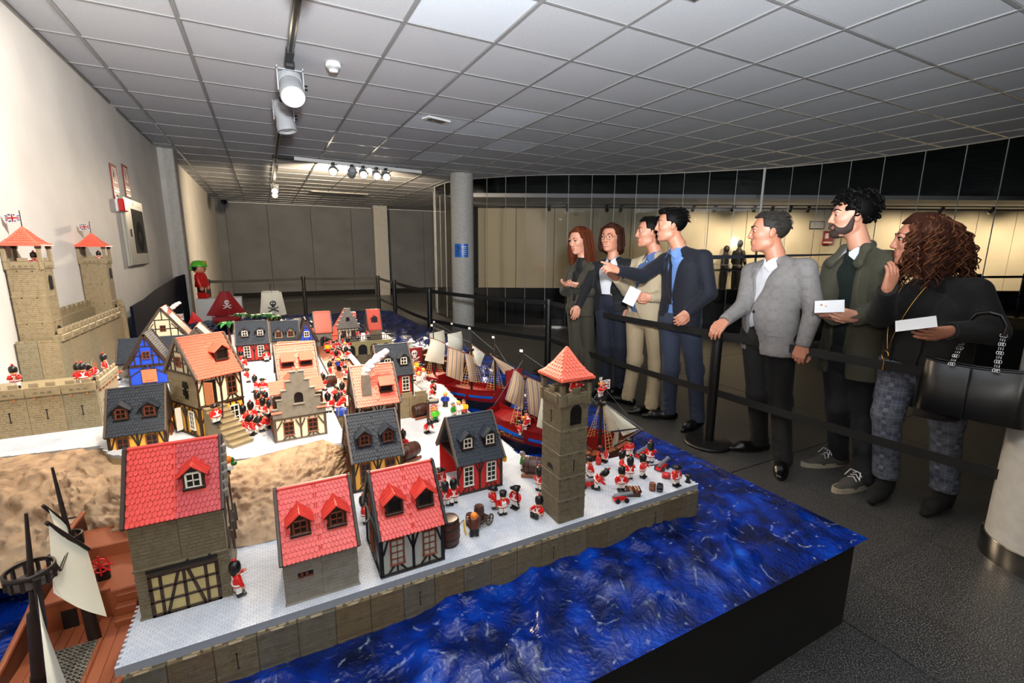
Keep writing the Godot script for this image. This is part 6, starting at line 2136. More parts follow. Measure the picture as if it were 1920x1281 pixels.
func ships():
	var red := {"L": 0.66,"B": 0.105,"H": 0.115,"low": "hull_black","up": "hull_red","rail": "hull_red","stripe": "hull_blue","deck": "hull_red","yard": "plank","spritsail": true}
	var a = red.duplicate()
	a.masts = [[-0.37,0.51,[],0.03],[0.08,0.52,[],0.035],[0.34,0.48,[],0.035]]
	a.L = 0.74
	var s2 = ship("large red and black toy ship with several striped sails, farther along the harbour",Vector3(1.15,SEA,-2.88),-1.05,a)
	hang(s2,[Vector3(0.994,0.817,-3.100),Vector3(1.091,0.771,-3.100),Vector3(1.080,0.620,-3.100),Vector3(0.939,0.662,-3.100)],"sail_white")
	hang(s2,[Vector3(0.992,0.816,-2.760),Vector3(1.101,0.767,-2.760),Vector3(1.079,0.581,-2.740),Vector3(0.967,0.638,-2.740)],"sail_striped")
	hang(s2,[Vector3(1.112,0.762,-2.780),Vector3(1.181,0.730,-2.800),Vector3(1.202,0.548,-2.780),Vector3(1.127,0.579,-2.740)],"sail_striped")
	hang(s2,[Vector3(1.207,0.786,-2.580),Vector3(1.211,0.778,-2.580),Vector3(1.328,0.701,-2.500),Vector3(1.261,0.664,-2.500)],"sail_striped")
	hang(s2,[Vector3(1.241,0.773,-2.950),Vector3(1.335,0.699,-2.950),Vector3(1.275,0.623,-2.900),Vector3(1.203,0.677,-2.900)],"sail_white")
	var b = red.duplicate()
	b.masts = [[-0.22,0.52,[],0.035],[0.2,0.45,[],0.03]]
	b.L = 0.64
	var s3 = ship("large red and black toy ship with a split striped sail, moored behind the tall tower",Vector3(1.23,SEA,-1.94),-0.955,b)
	hang(s3,[Vector3(1.087,0.827,-2.040),Vector3(1.147,0.772,-2.040),Vector3(1.131,0.609,-2.020),Vector3(1.025,0.680,-2.020)],"sail_striped")
	hang(s3,[Vector3(1.159,0.777,-2.050),Vector3(1.281,0.714,-2.050),Vector3(1.274,0.521,-2.020),Vector3(1.167,0.583,-2.020)],"sail_striped")
	flag_on_pole("pirate_flag","dark red toy flag with a white skull at the stern of the striped-sail ship",Vector3(1.217,0.500,-2.390),0.22,0.13,0.12,"sail_red",0.25,true)
	flag_on_pole("pirate_flag","dark red toy flag with a white skull beside the slate house on the wall",Vector3(0.980,0.520,-3.286),0.2,-0.13,0.11,"sail_red",0.2,true)
	# brown ship behind the tower with its two white sails
	var c := {"L": 0.46,"B": 0.085,"H": 0.085,"low": "hull_brown","up": "hull_brown","rail": "hull_brown","deck": "deck_wood","masts": [[0.02,0.44,[],0.03]]}
	ship("brown toy ship with two white sails behind the tall tower",Vector3(1.36,SEA,-1.68),0.12,c)
	var zs := -1.68
	var o := thing("spread_sail","white bellied toy sail just behind the redcoats' mast","sail",Vector3(1.409,0.680,-1.680)) as Node3D
	put("cloth",cloth_quad([Vector3(1.382,0.698,-1.680) - o.position,Vector3(1.429,0.677,-1.680) - o.position,Vector3(1.461,0.472,-1.660) - o.position,Vector3(1.459,0.451,-1.700) - o.position],Vector3(0.02,0,0.03)),"sail_white",o)
	o = thing("spread_sail","white three-cornered toy sail nearest the water's edge","sail",Vector3(1.462,0.610,-1.660))
	put("cloth",cloth_quad([Vector3(1.395,0.696,-1.680) - o.position,Vector3(1.402,0.695,-1.680) - o.position,Vector3(1.536,0.577,-1.600) - o.position,Vector3(1.458,0.549,-1.620) - o.position],Vector3(0.0,0,0.02)),"sail_white",o)
	put("gaff",MB.new().tube([Vector3(1.362,0.722,-1.680) - o.position,Vector3(1.567,0.569,-1.600) - o.position],0.0028,6),"rope_grey",o)
	put("boom",MB.new().tube([Vector3(1.437,0.482,-1.660) - o.position,Vector3(1.563,0.569,-1.600) - o.position],0.005,6),"mast_dark",o)
	# white sail left of the tower
	o = thing("spread_sail","white toy sail half hidden by the tall tower","sail",Vector3(1.168,0.635,-1.900))
	put("cloth",cloth_quad([Vector3(1.170,0.719,-1.900) - o.position,Vector3(1.214,0.707,-1.900) - o.position,Vector3(1.187,0.532,-1.880) - o.position,Vector3(1.130,0.564,-1.880) - o.position],Vector3(0.01,0,0.02)),"sail_white",o)
	# far ship with white sails behind the striped ones
	var f := {"L": 0.5,"B": 0.08,"H": 0.09,"low": "hull_brown","up": "hull_brown","rail": "hull_gold","deck": "deck_wood","masts": [[-0.2,0.42,[[0.33,0.12,0.2,0.22,"sail_white"]],0.03],[0.18,0.42,[[0.34,0.14,0.2,0.22,"sail_white"]],0.03]]}
	ship("brown toy ship with white sails behind the large striped-sail ship",Vector3(1.32,SEA,-3.75),-1.0,f)
	# far pirate ships on the far sea
	var s := {"L": 0.55,"B": 0.09,"H": 0.12,"low": "hull_brown","up": "hull_brown","rail": "hull_red","deck": "deck_wood","pennant": "toy_black","masts": [[-0.14,0.6,[[0.5,0.18,0.2,0.26,"sail_white"]],0.0],[0.2,0.62,[[0.5,0.2,0.22,0.3,"sail_white"]],0.0]]}
	var far = ship("far brown toy pirate ship with a black skull on its white sail",Vector3(0.04,SEA,-6.6),-1.5,s)
	skull(far,Vector3(0.2*0.55 + 0.075,0.35,0.0),Basis(Vector3.UP,PI/2),3.2,"toy_black")
	var k := {"L": 0.5,"B": 0.08,"H": 0.12,"low": "hull_black","up": "hull_black","rail": "hull_black","deck": "hull_black","pennant": "toy_black","masts": [[-0.1,0.42,[],0.0],[0.2,0.62,[[0.5,0.2,0.1,0.44,"sail_red"],[0.19,0.1,0.3,0.3,"sail_red"]],0.0]]}
	var rs = ship("far black toy pirate ship with dark red sails in front of the white plinth",Vector3(-0.5,SEA,-6.9),-1.3,k)
	skull(rs,Vector3(0.1 + 0.08,0.36,0.0),Basis(Vector3.UP,PI/2),2.4)
	o = thing("spread_sail","dark red three-cornered toy sail behind the grey-gabled house","sail",Vector3(-0.663,0.660,-5.542))
	put("cloth",cloth_quad([Vector3(-0.535,0.936,-4.400) - o.position,Vector3(-0.531,0.936,-4.400) - o.position,Vector3(-0.469,0.856,-4.400) - o.position,Vector3(-0.570,0.837,-4.400) - o.position],Vector3(0,0,0.03)),"sail_red",o)
	brown_ship()
	# island palms between the far houses
	var at := [Vector3(-0.280,0.860,-4.040),Vector3(-0.263,0.740,-5.575),Vector3(-0.133,0.720,-5.584),Vector3(-0.017,0.740,-5.460),Vector3(0.045,0.720,-5.412),Vector3(0.014,0.740,-4.604)]
	for q in at.size():
		var t = thing("toy_palm",["green toy palm beside the red and slate house gable","green toy palm above the far slate roof's start","green toy palm in the middle of the far palms","taller green toy palm near the skull-sail ship","green toy palm just below the skull-sail ship","small green toy palm over a red pot, right of the slate roof"][q],"palm",at[q]*Vector3(1,0,1) + Vector3(0,PLAZA if at[q].z > -4.9 else 0.41,0))
		var th: float = at[q].y - t.position.y
		put("trunk",MB.new().tube([Vector3.ZERO,Vector3(0.004,th/2,0),Vector3(0,th,0)],[0.012,0.009,0.008],8),"toy_brown",t)
		for e in 9:
			var an := TAU*e/9.0 + q
			var dir := Vector3(cos(an),0,sin(an))
			var side := Vector3(-sin(an),0,cos(an))
			var r0 := PackedVector3Array()
			var r1 := PackedVector3Array()
			var r2 := PackedVector3Array()
			for i in 6:
				var g := i/5.0
				var p := Vector3(0,th,0) + dir*(0.085*g) + Vector3(0,0.12*g - 0.13*g*g,0)
				var wd := 0.02*sin(PI*(0.12 + 0.86*g))
				r0.append(p - side*wd - Vector3(0,wd*0.4,0))
				r1.append(p)
				r2.append(p + side*wd - Vector3(0,wd*0.4,0))
			put("leaf",MB.new().grid([r0,r1,r2]),"leaf" if e % 3 else "leaf_light",t)

func hang(t,p: Array,m):
	var inv: Transform3D = t.transform.affine_inverse()
	var q := p.map(func(e): return inv*e)
	put("sail",cloth_quad(q,inv.basis*Vector3(-0.01,0,0.03)),m,t)
	put("yard",MB.new().tube([q[0] + (q[0] - q[1])*0.06,q[1] + (q[1] - q[0])*0.06],0.004,8),"plank",t)

func brown_ship():
	# the big brown ship at the near left,cut by the frame
	var t = thing("brown_ship","large brown toy ship with pale sails beside the quay's end, nearest the viewer","toy ship",Vector3(-0.47,0.4,-1.3))
	var rows := []
	var inner := []
	# stations from the stern (far) to the bow (near): [z,half beam,rail height]
	var sta := [[-0.46,0.085,0.22],[-0.4,0.1,0.205],[-0.24,0.112,0.175],[-0.14,0.118,0.13],[0.0,0.122,0.1],[0.15,0.118,0.1],[0.28,0.1,0.11],[0.4,0.06,0.13],[0.5,0.006,0.16]]
	for s in sta:
		var r := PackedVector3Array()
		for k in 13:
			var a := PI*k/12.0
			r.append(Vector3(-s[1]*cos(a)*(1.0 if k in [0,12] else 0.95),s[2] - (s[2] + 0.03)*pow(sin(a),0.6),s[0]))
		rows.append(r)
	put("hull",MB.new().grid(rows),"hull_brown",t)
	var rail := MB.new()
	for sg in [-1.0,1.0]:
		var p := []
		for s in sta:
			p.append(Vector3(sg*s[1],s[2] + 0.003,s[0]))
		rail.tube(p,0.007,8)
	put("rail",rail,"deck_wood",t)
	var deck := MB.new()
	for k in range(3,sta.size() - 1):
		deck.face([Vector3(-sta[k][1]*0.96,0.062,sta[k][0]),Vector3(-sta[k + 1][1]*0.96,0.062,sta[k + 1][0]),Vector3(sta[k + 1][1]*0.96,0.062,sta[k + 1][0]),Vector3(sta[k][1]*0.96,0.062,sta[k][0])])
	put("main_deck",deck,"deck_wood",t)
	for k in 9:
		var end := 0.34 - maxf(0.0,absf(-0.1 + k*0.025) - 0.04)*2.4
		put("deck_plank",MB.new().box(Vector3(-0.1 + k*0.025,0.0635,(end - 0.14)/2),Vector3(0.0236,0.002,end + 0.14),Basis.IDENTITY,0.0006),"deck_wood",t)
	put("quarter_deck",MB.new().box(Vector3(0,0.098,-0.29),Vector3(0.205,0.075,0.3),Basis.IDENTITY,0.003),"deck_wood",t)
	put("poop_deck",MB.new().box(Vector3(0,0.15,-0.38),Vector3(0.185,0.05,0.12),Basis.IDENTITY,0.003),"deck_wood",t)
	put("cabin_door",MB.new().box(Vector3(-0.045,0.09,-0.137),Vector3(0.03,0.05,0.004)),"black",t)
	for k in 3:
		put("deck_step",MB.new().box(Vector3(0.075,0.07 + k*0.022,-0.1 - k*0.022),Vector3(0.045,0.022,0.03),Basis.IDENTITY,0.002),"deck_wood",t)
	put("deck_rail",MB.new().box(Vector3(-0.03,0.14,-0.142),Vector3(0.14,0.012,0.008),Basis.IDENTITY,0.002),"deck_wood",t)
	# hatch grating
	put("hatch_frame",MB.new().box(Vector3(-0.012,0.066,0.02),Vector3(0.096,0.008,0.15),Basis.IDENTITY,0.002),"deck_wood",t)
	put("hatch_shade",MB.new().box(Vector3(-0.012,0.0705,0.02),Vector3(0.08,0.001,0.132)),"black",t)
	var gr := MB.new()
	for k in 9:
		gr.box(Vector3(-0.012 - 0.04 + k*0.01,0.0715,0.02),Vector3(0.0035,0.003,0.134))
	for k in 14:
		gr.box(Vector3(-0.012,0.0715,0.02 - 0.066 + k*0.0101),Vector3(0.083,0.003,0.0035))
	put("grating",gr,"stone_grey",t)
	# steering wheel
	var w := Vector3(0.012,0.172,-0.2)
	put("wheel_stand",MB.new().box(w + Vector3(0.0,-0.02,-0.008),Vector3(0.03,0.045,0.018),Basis.IDENTITY,0.005),"toy_black",t)
	var wh := MB.new()
	var ring := []
	for k in 17:
		ring.append(w + Vector3(0.02*cos(TAU*k/16.0),0.012 + 0.02*sin(TAU*k/16.0),0.006))
	wh.tube(ring,0.0022,6)
	for k in 8:
		var d := Vector3(cos(TAU*k/8.0),sin(TAU*k/8.0),0)
		wh.tube([w + Vector3(0,0.012,0.006),w + Vector3(0,0.012,0.006) + d*0.029],[0.0018,0.0026],6)
	put("wheel",wh,"toy_red",t)
	# masts
	var a0 := Vector3(0.02,0.06,-0.06)
	var b0 := Vector3(-0.01,0.05,0.16)
	var a1: Vector3 = Vector3(-0.467,0.929,-1.360) - t.position
	var b1: Vector3 = Vector3(-0.436,0.930,-1.130) - t.position
	for q in [[a0,a1],[b0,b1]]:
		var n: Vector3 = (q[0] as Vector3).lerp(q[1],0.56)
		put("mast",MB.new().tube([q[0],n,n + (q[1] - n)*0.03,q[1]],[0.0135,0.0115,0.0065,0.0028],12),"mast_dark",t)
		put("mast_band",MB.new().tube([(q[0] as Vector3).lerp(q[1],0.25),(q[0] as Vector3).lerp(q[1],0.27)],0.0145,12),"black_metal",t)
		put("spreader",MB.new().tube([(q[0] as Vector3).lerp(q[1],0.72) - Vector3(0.02,0,0),(q[0] as Vector3).lerp(q[1],0.72) + Vector3(0.02,0,0)],0.002,6),"mast_dark",t)
	# crow's nests with their rails
	for q in [[b0.lerp(b1,0.7),0.034],[a0.lerp(a1,0.57),0.02]]:
		var nest := MB.new().lathe([Vector2(0.001,0.0),Vector2(q[1],0.0),Vector2(q[1],0.004),Vector2(0.001,0.004)],20,q[0])
		nest.lathe([Vector2(q[1],0.022),Vector2(q[1] + 0.004,0.022),Vector2(q[1] + 0.004,0.03),Vector2(q[1],0.03)],20,q[0])
		for k in 12:
			nest.box(q[0] + Vector3((q[1] + 0.001)*cos(TAU*k/12.0),0.013,(q[1] + 0.001)*sin(TAU*k/12.0)),Vector3(0.005,0.024,0.005),Basis(Vector3.UP,-TAU*k/12.0))
		put("crow_nest",nest,"mast_dark",t)
	# sails
	var o: Vector3 = t.position
	put("sail",cloth_quad([Vector3(-0.470,0.820,-1.300) - o,Vector3(-0.434,0.713,-1.360) - o,Vector3(-0.396,0.571,-1.280) - o,Vector3(-0.455,0.701,-1.220) - o],Vector3(-0.012,0,0.05)),"sail_white",t)
	put("yard",MB.new().tube([Vector3(-0.473,0.826,-1.300) - o,Vector3(-0.431,0.708,-1.360) - o],0.0045,8),"mast_dark",t)
	put("top_sail",cloth_quad([Vector3(-0.476,0.843,-1.330) - o,Vector3(-0.460,0.783,-1.360) - o,Vector3(-0.458,0.762,-1.350) - o,Vector3(-0.464,0.805,-1.310) - o],Vector3(0,0,0.012)),"sail_white",t)
	put("yard",MB.new().tube([Vector3(-0.484,0.854,-1.330) - o,Vector3(-0.460,0.783,-1.360) - o],0.004,8),"mast_dark",t)
	put("fore_sail",cloth_quad([Vector3(-0.432,0.782,-1.100) - o,Vector3(-0.440,0.706,-1.120) - o,Vector3(-0.390,0.555,-1.040) - o,Vector3(-0.406,0.639,-1.000) - o],Vector3(0.012,0,0.03)),"sail_white",t)
	put("yard",MB.new().tube([Vector3(-0.429,0.810,-1.100) - o,Vector3(-0.441,0.688,-1.120) - o],0.006,8),"mast_dark",t)
	put("rigging",MB.new().tube([Vector3(-0.455,0.744,-1.340) - o,Vector3(-0.448,0.732,-1.250) - o],0.003,6).tube([Vector3(-0.448,0.732,-1.250) - o,Vector3(-0.443,0.799,-1.200) - o],0.0026,6),"mast_dark",t)

# one toy figure about 75 mm tall; P: coat,legs,boots,hat,arms ("down","forward","point","aim"),pose
func figure(label,group,P: Dictionary):
	var t = thing(P.get("name","toy_soldier"),label,"toy figure",Vector3.ZERO,0.0,group)
	var coat: String = P.get("coat","toy_red")
	var legm: String = P.get("legs","toy_white")
	var pose: String = P.get("pose","stand")
	var tilt := Basis.IDENTITY
	var hip := Vector3(0,0.03,0)
	if pose == "sit":
		hip = Vector3(0,0.008,0)
	elif pose == "bend":
		tilt = Basis(Vector3.RIGHT,0.75)
	for sg in [-1.0,1.0]:
		var lb := Basis.IDENTITY
		if pose == "sit":
			lb = Basis(Vector3.RIGHT,-PI/2)
		elif pose == "walk":
			lb = Basis(Vector3.RIGHT,0.25*sg)
		var lg := MB.new().box(lb*Vector3(sg*0.0068,-0.0105,0),Vector3(0.0118,0.021,0.0125),lb,0.002)
		put("leg",lg,legm,t,hip)
		put("boot",MB.new().box(lb*Vector3(sg*0.0068,-0.0225,0.0008),Vector3(0.0118,0.011,0.0135),lb,0.002).box(lb*Vector3(sg*0.0072,-0.0272,0.005),Vector3(0.0122,0.0052,0.02),lb,0.0018),P.get("boots","toy_black"),t,hip)
	var tb := MB.new().lathe([Vector2(0.0005,-0.002),Vector2(0.0165,-0.0015),Vector2(0.0168,0.001),Vector2(0.0125,0.019),Vector2(0.0095,0.0235),Vector2(0.0005,0.0242)],14,Vector3.ZERO,tilt*Basis.from_scale(Vector3(1,1,0.7)))
	put("torso",tb,coat,t,hip)
	if P.get("belts",true):
		var cb := MB.new()
		for f in [-1.0,1.0]:
			for sg in [-1.0,1.0]:
				cb.box(tilt*Vector3(0,0.0125,f*0.0098),Vector3(0.0036,0.0215,0.0012),tilt*Basis(Vector3.BACK,sg*0.52)*Basis(Vector3.RIGHT,-f*0.15))
		cb.lathe([Vector2(0.0164,0.0015),Vector2(0.0172,0.0018),Vector2(0.0166,0.0052),Vector2(0.0156,0.0054)],14,Vector3.ZERO,tilt*Basis.from_scale(Vector3(1,1,0.71)))
		put("cross_belt",cb,"toy_white",t,hip)
	var arms: String = P.get("arms","down")
	for sg in [-1.0,1.0]:
		var s := tilt*Vector3(sg*0.0125,0.02,0)
		var e := tilt*Vector3(sg*0.0185,0.011,0.002)
		var h := tilt*Vector3(sg*0.0175,0.001,0.006)
		if arms == "forward" or (arms == "point" and sg > 0.0):
			e = tilt*Vector3(sg*0.0175,0.0155,0.009)
			h = tilt*Vector3(sg*0.0155,0.0165,0.02)
		elif arms == "aim":
			e = tilt*Vector3(sg*0.016,0.013,0.01)
			h = tilt*Vector3(sg*0.006,0.0165,0.0165 + sg*0.004)
		put("arm",MB.new().tube([s,e,h],[0.0052,0.005,0.0044],8),coat,t,hip)
		put("hand",MB.new().ell(h + (h - e).normalized()*0.004,Vector3(0.0034,0.0034,0.0034),Basis.IDENTITY,8,6),"toy_skin",t,hip)
	var hc := hip + tilt*Vector3(0,0.024,0)
	put("head",MB.new().lathe([Vector2(0.0005,0.0),Vector2(0.007,0.0008),Vector2(0.0096,0.004),Vector2(0.0098,0.009),Vector2(0.0085,0.0145),Vector2(0.0005,0.0175)],12,Vector3.ZERO,tilt),"toy_skin",t,hc)
	var hat: String = P.get("hat","bearskin")
	var hm := MB.new()
	var hcol := "toy_black"
	if hat == "bearskin":
		hm.lathe([Vector2(0.0108,0.009),Vector2(0.0124,0.014),Vector2(0.0128,0.022),Vector2(0.0112,0.03),Vector2(0.006,0.0345),Vector2(0.0005,0.0355)],12,Vector3(0,0,-0.001),tilt).ell(tilt*Vector3(0,0.008,-0.004),Vector3(0.0108,0.008,0.008),tilt,10,6)
	elif hat == "tricorn":
		hm.lathe([Vector2(0.0105,0.011),Vector2(0.0112,0.015),Vector2(0.009,0.0205),Vector2(0.0005,0.022)],12,Vector3.ZERO,tilt)
		var brim := PackedVector2Array()
		for k in 18:
			var a := TAU*k/18.0
			var r := 0.0155 + 0.004*cos(a*3.0)
			brim.append(Vector2(r*sin(a),r*cos(a)))
		hm.prism(brim,0.004,Transform3D(tilt*Basis(Vector3.RIGHT,-PI/2),tilt*Vector3(0,0.012,0)))
	elif hat == "shako":
		hm.lathe([Vector2(0.0104,0.011),Vector2(0.0106,0.016),Vector2(0.0116,0.025),Vector2(0.0005,0.026)],12,Vector3.ZERO,tilt).box(tilt*Vector3(0,0.012,0.011),Vector3(0.014,0.0014,0.007),tilt)
	else:
		hcol = hat
		hm.ell(tilt*Vector3(0,0.0125,-0.002),Vector3(0.0108,0.0085,0.0105),tilt,12,8)
	var ho = put("hat" if hat in ["bearskin","tricorn","shako"] else "hair",hm,hcol,t,hc)
	if hat == "bearskin" and P.get("pompon",true):
		put("pompon",MB.new().ell(tilt*Vector3(0,0.0385,-0.001),Vector3(0.0042,0.0042,0.0042),Basis.IDENTITY,8,6),"toy_red",ho)
	if P.get("musket",false):
		var g := Basis(Vector3.RIGHT,1.2) if arms == "aim" else Basis(Vector3.RIGHT,0.12)
		put("musket",MB.new().box(g*Vector3(0,0.02,0),Vector3(0.0026,0.05,0.0034),g).box(g*Vector3(0,-0.008,-0.001),Vector3(0.003,0.02,0.006),g*Basis(Vector3.RIGHT,0.2)),"toy_black",t,hip + Vector3(0.018 if arms != "aim" else 0.006,0.006 if arms != "aim" else 0.016,0.012))
	if P.get("pack",false):
		put("back_pack",MB.new().box(tilt*Vector3(0,0.014,-0.0125),Vector3(0.015,0.013,0.007),tilt,0.002),P.get("packm","toy_red"),t,hip)
	return t

const LOOKS := {"guard": "bearskin","guard_fwd": "walking bearskin","guard_gun": "aiming bearskin","guard_bend": "bending bearskin","tri": "tricorn","tri_gun": "armed tricorn","tri_bend": "bending tricorn","shako": "peaked shako","white": "white-clad","yellow": "yellow-clad","blue": "blue-clad","bare": "bareheaded"}

func nth(k: int) -> String:
	return ["first","second","third","fourth","fifth","sixth","seventh","eighth","ninth","tenth","eleventh","twelfth","thirteenth","fourteenth","fifteenth","sixteenth","seventeenth","eighteenth"][k]

func squad(place: Callable,list: Array,sd: float,text: String,group: String):
	list.sort_custom(func(a,b): return a[1].length() < b[1].length())
	for k in list.size():
		place.call(list[k][0],list[k][1],0.4 + 2.6*hash1(k + sd),"%s toy figure, %s %s" % [LOOKS[list[k][0]],nth(k),text],group)

func soldiers():
	var K := {}
	var used := {}
	var kinds := {
		"guard": {"hat": "bearskin","arms": "down"},"guard_fwd": {"hat": "bearskin","arms": "forward","pose": "walk"},"guard_point": {"hat": "bearskin","arms": "point"},
		"guard_sit": {"hat": "bearskin","pose": "sit","arms": "forward"},"guard_bend": {"hat": "bearskin","pose": "bend","arms": "forward","pack": true},"guard_gun": {"hat": "bearskin","arms": "aim","musket": true},
		"tri": {"hat": "tricorn","arms": "down","pack": true},"tri_gun": {"hat": "tricorn","arms": "down","musket": true},"tri_bend": {"hat": "tricorn","pose": "bend","arms": "forward"},
		"shako": {"hat": "shako","arms": "down","pack": true,"packm": "toy_white"},"bare": {"hat": "toy_orange","arms": "forward"},
		"monk": {"hat": "toy_orange","coat": "toy_brown","legs": "toy_black","belts": false,"arms": "forward","name": "toy_townsman"},"green": {"hat": "toy_grey","coat": "toy_green","legs": "toy_white","belts": false,"name": "toy_townsman"},
		"lime": {"hat": "toy_orange","coat": "toy_lightgreen","legs": "toy_green","belts": false,"name": "toy_townsman"},"blue": {"hat": "toy_yellow","coat": "toy_blue","legs": "toy_black","belts": false,"name": "toy_townsman"},
		"white": {"hat": "toy_yellow","coat": "toy_white","legs": "toy_white","boots": "toy_white","belts": false,"name": "toy_townsman"},"yellow": {"hat": "toy_brown","coat": "toy_yellow","legs": "toy_red","belts": false,"name": "toy_townsman"}}
	var place := func(kind: String,at: Vector3,turn: float,label: String,group := ""):
		if not K.has(kind):
			K[kind] = figure(label,group,kinds[kind])
			K[kind].position = at
			K[kind].rotation.y = turn
			K[kind].scale = Vector3.ONE*1.12
		else:
			var c = copy(K[kind],at,turn,label)
			c.scale = Vector3.ONE*1.12
			if group:
				c.set_meta("group",group)
			elif c.has_meta("group"):
				c.remove_meta("group")
	# single ones on the near quay
	place.call("guard_point",Vector3(-0.132,0.530,-1.279),1.9,"red-coated toy soldier in a bearskin pointing, between the stone tavern and the stone cottage")
	place.call("guard",Vector3(0.224,0.530,-1.467),1.5,"red-coated toy soldier in a bearskin between the stone cottage and the black-timbered house")
	place.call("guard_fwd",Vector3(0.495,0.530,-1.438),2.7,"red-coated toy soldier in a bearskin right behind the black-timbered house, left one of the pair")
	place.call("guard_fwd",Vector3(0.528,0.530,-1.441),2.9,"red-coated toy soldier in a bearskin right behind the black-timbered house, right one of the pair")
	place.call("tri",Vector3(0.523,0.530,-1.572),0.4,"red-coated toy soldier half hidden between the two timbered houses")
	place.call("tri",Vector3(0.643,0.530,-1.355),1.2,"red-coated toy soldier in a black tricorn, left one of the trio before the red house")
	place.call("shako",Vector3(0.653,0.530,-1.300),3.0,"red-coated toy soldier seen from behind, middle one of the trio before the red house")
	place.call("tri_gun",Vector3(0.713,0.530,-1.319),-1.2,"red-coated toy soldier with a musket, right one of the trio before the red house")
	place.call("guard_sit",Vector3(0.761,0.530,-1.242),-1.1,"red-coated toy soldier sitting on the quay left of the tall tower")
	place.call("guard",Vector3(0.848,0.530,-1.384),2.0,"red-coated toy soldier in a bearskin standing beside the big barrel by the tower")
	place.call("monk",Vector3(0.518,0.530,-1.233),2.9,"toy townsman with orange hair and a brown coat behind the barrel cart")
	place.call("tri_bend",Vector3(0.644,0.530,-2.128),0.3,"red-coated toy soldier with raised muskets alone on the open quay")
	place.call("lime",Vector3(0.731,0.530,-2.256),0.2,"lime green toy figure beside the striped sentry box")
	place.call("blue",Vector3(0.864,0.530,-2.469),-0.5,"yellow-haired toy townsman in blue behind the sentry box")
	place.call("green",Vector3(0.843,0.530,-2.282),0.6,"green toy townsman at the left end of the market stall")
	place.call("white",Vector3(0.878,0.530,-2.292),0.0,"white toy figure at the market stall")
	place.call("yellow",Vector3(0.910,0.530,-2.295),-0.4,"yellow toy figure at the right end of the market stall")
	place.call("green",Vector3(0.875,0.530,-1.561),0.9,"green toy townswoman with grey hair beside the small brown boat")
	place.call("guard",Vector3(0.487,0.530,-1.968),2.4,"red-coated toy soldier mostly hidden behind the yellow house on the quay")
	# the battery on the far corner of the quay
	place.call("guard_bend",Vector3(1.229,0.530,-1.470),-1.2,"red-coated toy soldier kneeling beside the red keg")
	place.call("guard",Vector3(1.220,0.530,-1.353),0.8,"red-coated toy soldier in a bearskin, left of the three in the middle of the battery")
	place.call("guard_fwd",Vector3(1.212,0.530,-1.296),2.6,"red-coated toy soldier seen from behind, middle of the battery")
	place.call("guard",Vector3(1.126,0.530,-1.246),-0.5,"red-coated toy soldier in a bearskin just behind the small red cannon")
	place.call("guard_gun",Vector3(1.274,0.530,-1.290),0.4,"red-coated toy soldier with a gun, standing alone right of the middle group")
	place.call("tri",Vector3(1.360,0.530,-1.463),2.9,"red-coated toy soldier with crossed white belts at the back edge of the battery")
	place.call("guard_fwd",Vector3(1.391,0.530,-1.370),2.2,"red-coated toy soldier with a pink pompon next to the rear cannon")
	place.call("tri",Vector3(1.341,0.530,-1.178),0.1,"red-coated toy soldier facing the viewer at the outer corner of the battery")
	place.call("guard_bend",Vector3(1.049,0.530,-1.299),1.0,"red-coated toy soldier leaning over the cannon beside the tower")
	place.call("shako",Vector3(1.081,0.530,-1.383),1.4,"red-coated toy soldier next to the tower's right side")
	# the stair,the castle and its gate
	place.call("tri_gun",Vector3(-0.220,0.740,-2.085),0.7,"red-coated toy soldier in a tricorn coming down the stone stair")
	place.call("guard_gun",Vector3(-0.975,0.833,-2.660),0.3,"red-coated toy soldier alone on the left of the castle terrace")
	place.call("guard_gun",Vector3(-0.776,0.818,-2.680),0.5,"red-coated toy soldier on the castle terrace, left one of the close pair")
	place.call("guard",Vector3(-0.749,0.825,-2.640),0.2,"red-coated toy soldier on the castle terrace, right one of the close pair")
	place.call("guard_bend",Vector3(-0.726,0.826,-2.720),-0.8,"red-coated toy soldier bending at the terrace corner")
	place.call("guard",Vector3(-0.711,0.831,-2.800),1.8,"red-coated toy soldier in a bearskin at the terrace's far corner")
	place.call("guard_fwd",Vector3(-0.831,0.650,-3.447),2.0,"red-coated toy soldier on the plaza just below the terrace corner")
	place.call("tri_gun",Vector3(-0.842,0.650,-3.795),-0.9,"red-coated toy soldier with a musket between the castle and the blue house")
	place.call("guard",Vector3(-0.896,0.650,-4.208),0.4,"red-coated toy soldier in the lane behind the blue house")
	# columns and clusters
	var files := [["guard",Vector3(-0.188,0.650,-3.537)],["tri",Vector3(-0.163,0.650,-3.413)],["tri",Vector3(-0.143,0.650,-3.066)],["guard",Vector3(-0.098,0.650,-2.809)],["tri",Vector3(-0.062,0.650,-2.791)],["tri_gun",Vector3(-0.091,0.650,-2.557)],["tri",Vector3(-0.060,0.650,-2.524)],["guard_gun",Vector3(-0.083,0.650,-2.457)],["guard",Vector3(-0.049,0.650,-2.448)],["guard_bend",Vector3(-0.141,0.650,-2.174)],["guard_bend",Vector3(-0.107,0.650,-2.150)],["guard",Vector3(-0.108,0.650,-2.318)],["tri_bend",Vector3(-0.073,0.650,-2.179)],["guard_bend",Vector3(-0.038,0.650,-2.210)],["guard",Vector3(-0.060,0.650,-2.356)],["guard_fwd",Vector3(-0.032,0.650,-2.310)],["guard_fwd",Vector3(-0.136,0.650,-2.274)]]
	squad(place,files,3.0,"from the front of the plaza column","column on the plaza")
	place.call("tri",Vector3(-0.041,0.650,-3.602),0.2,"red-coated toy soldier alone at the corner of the far red and slate house")
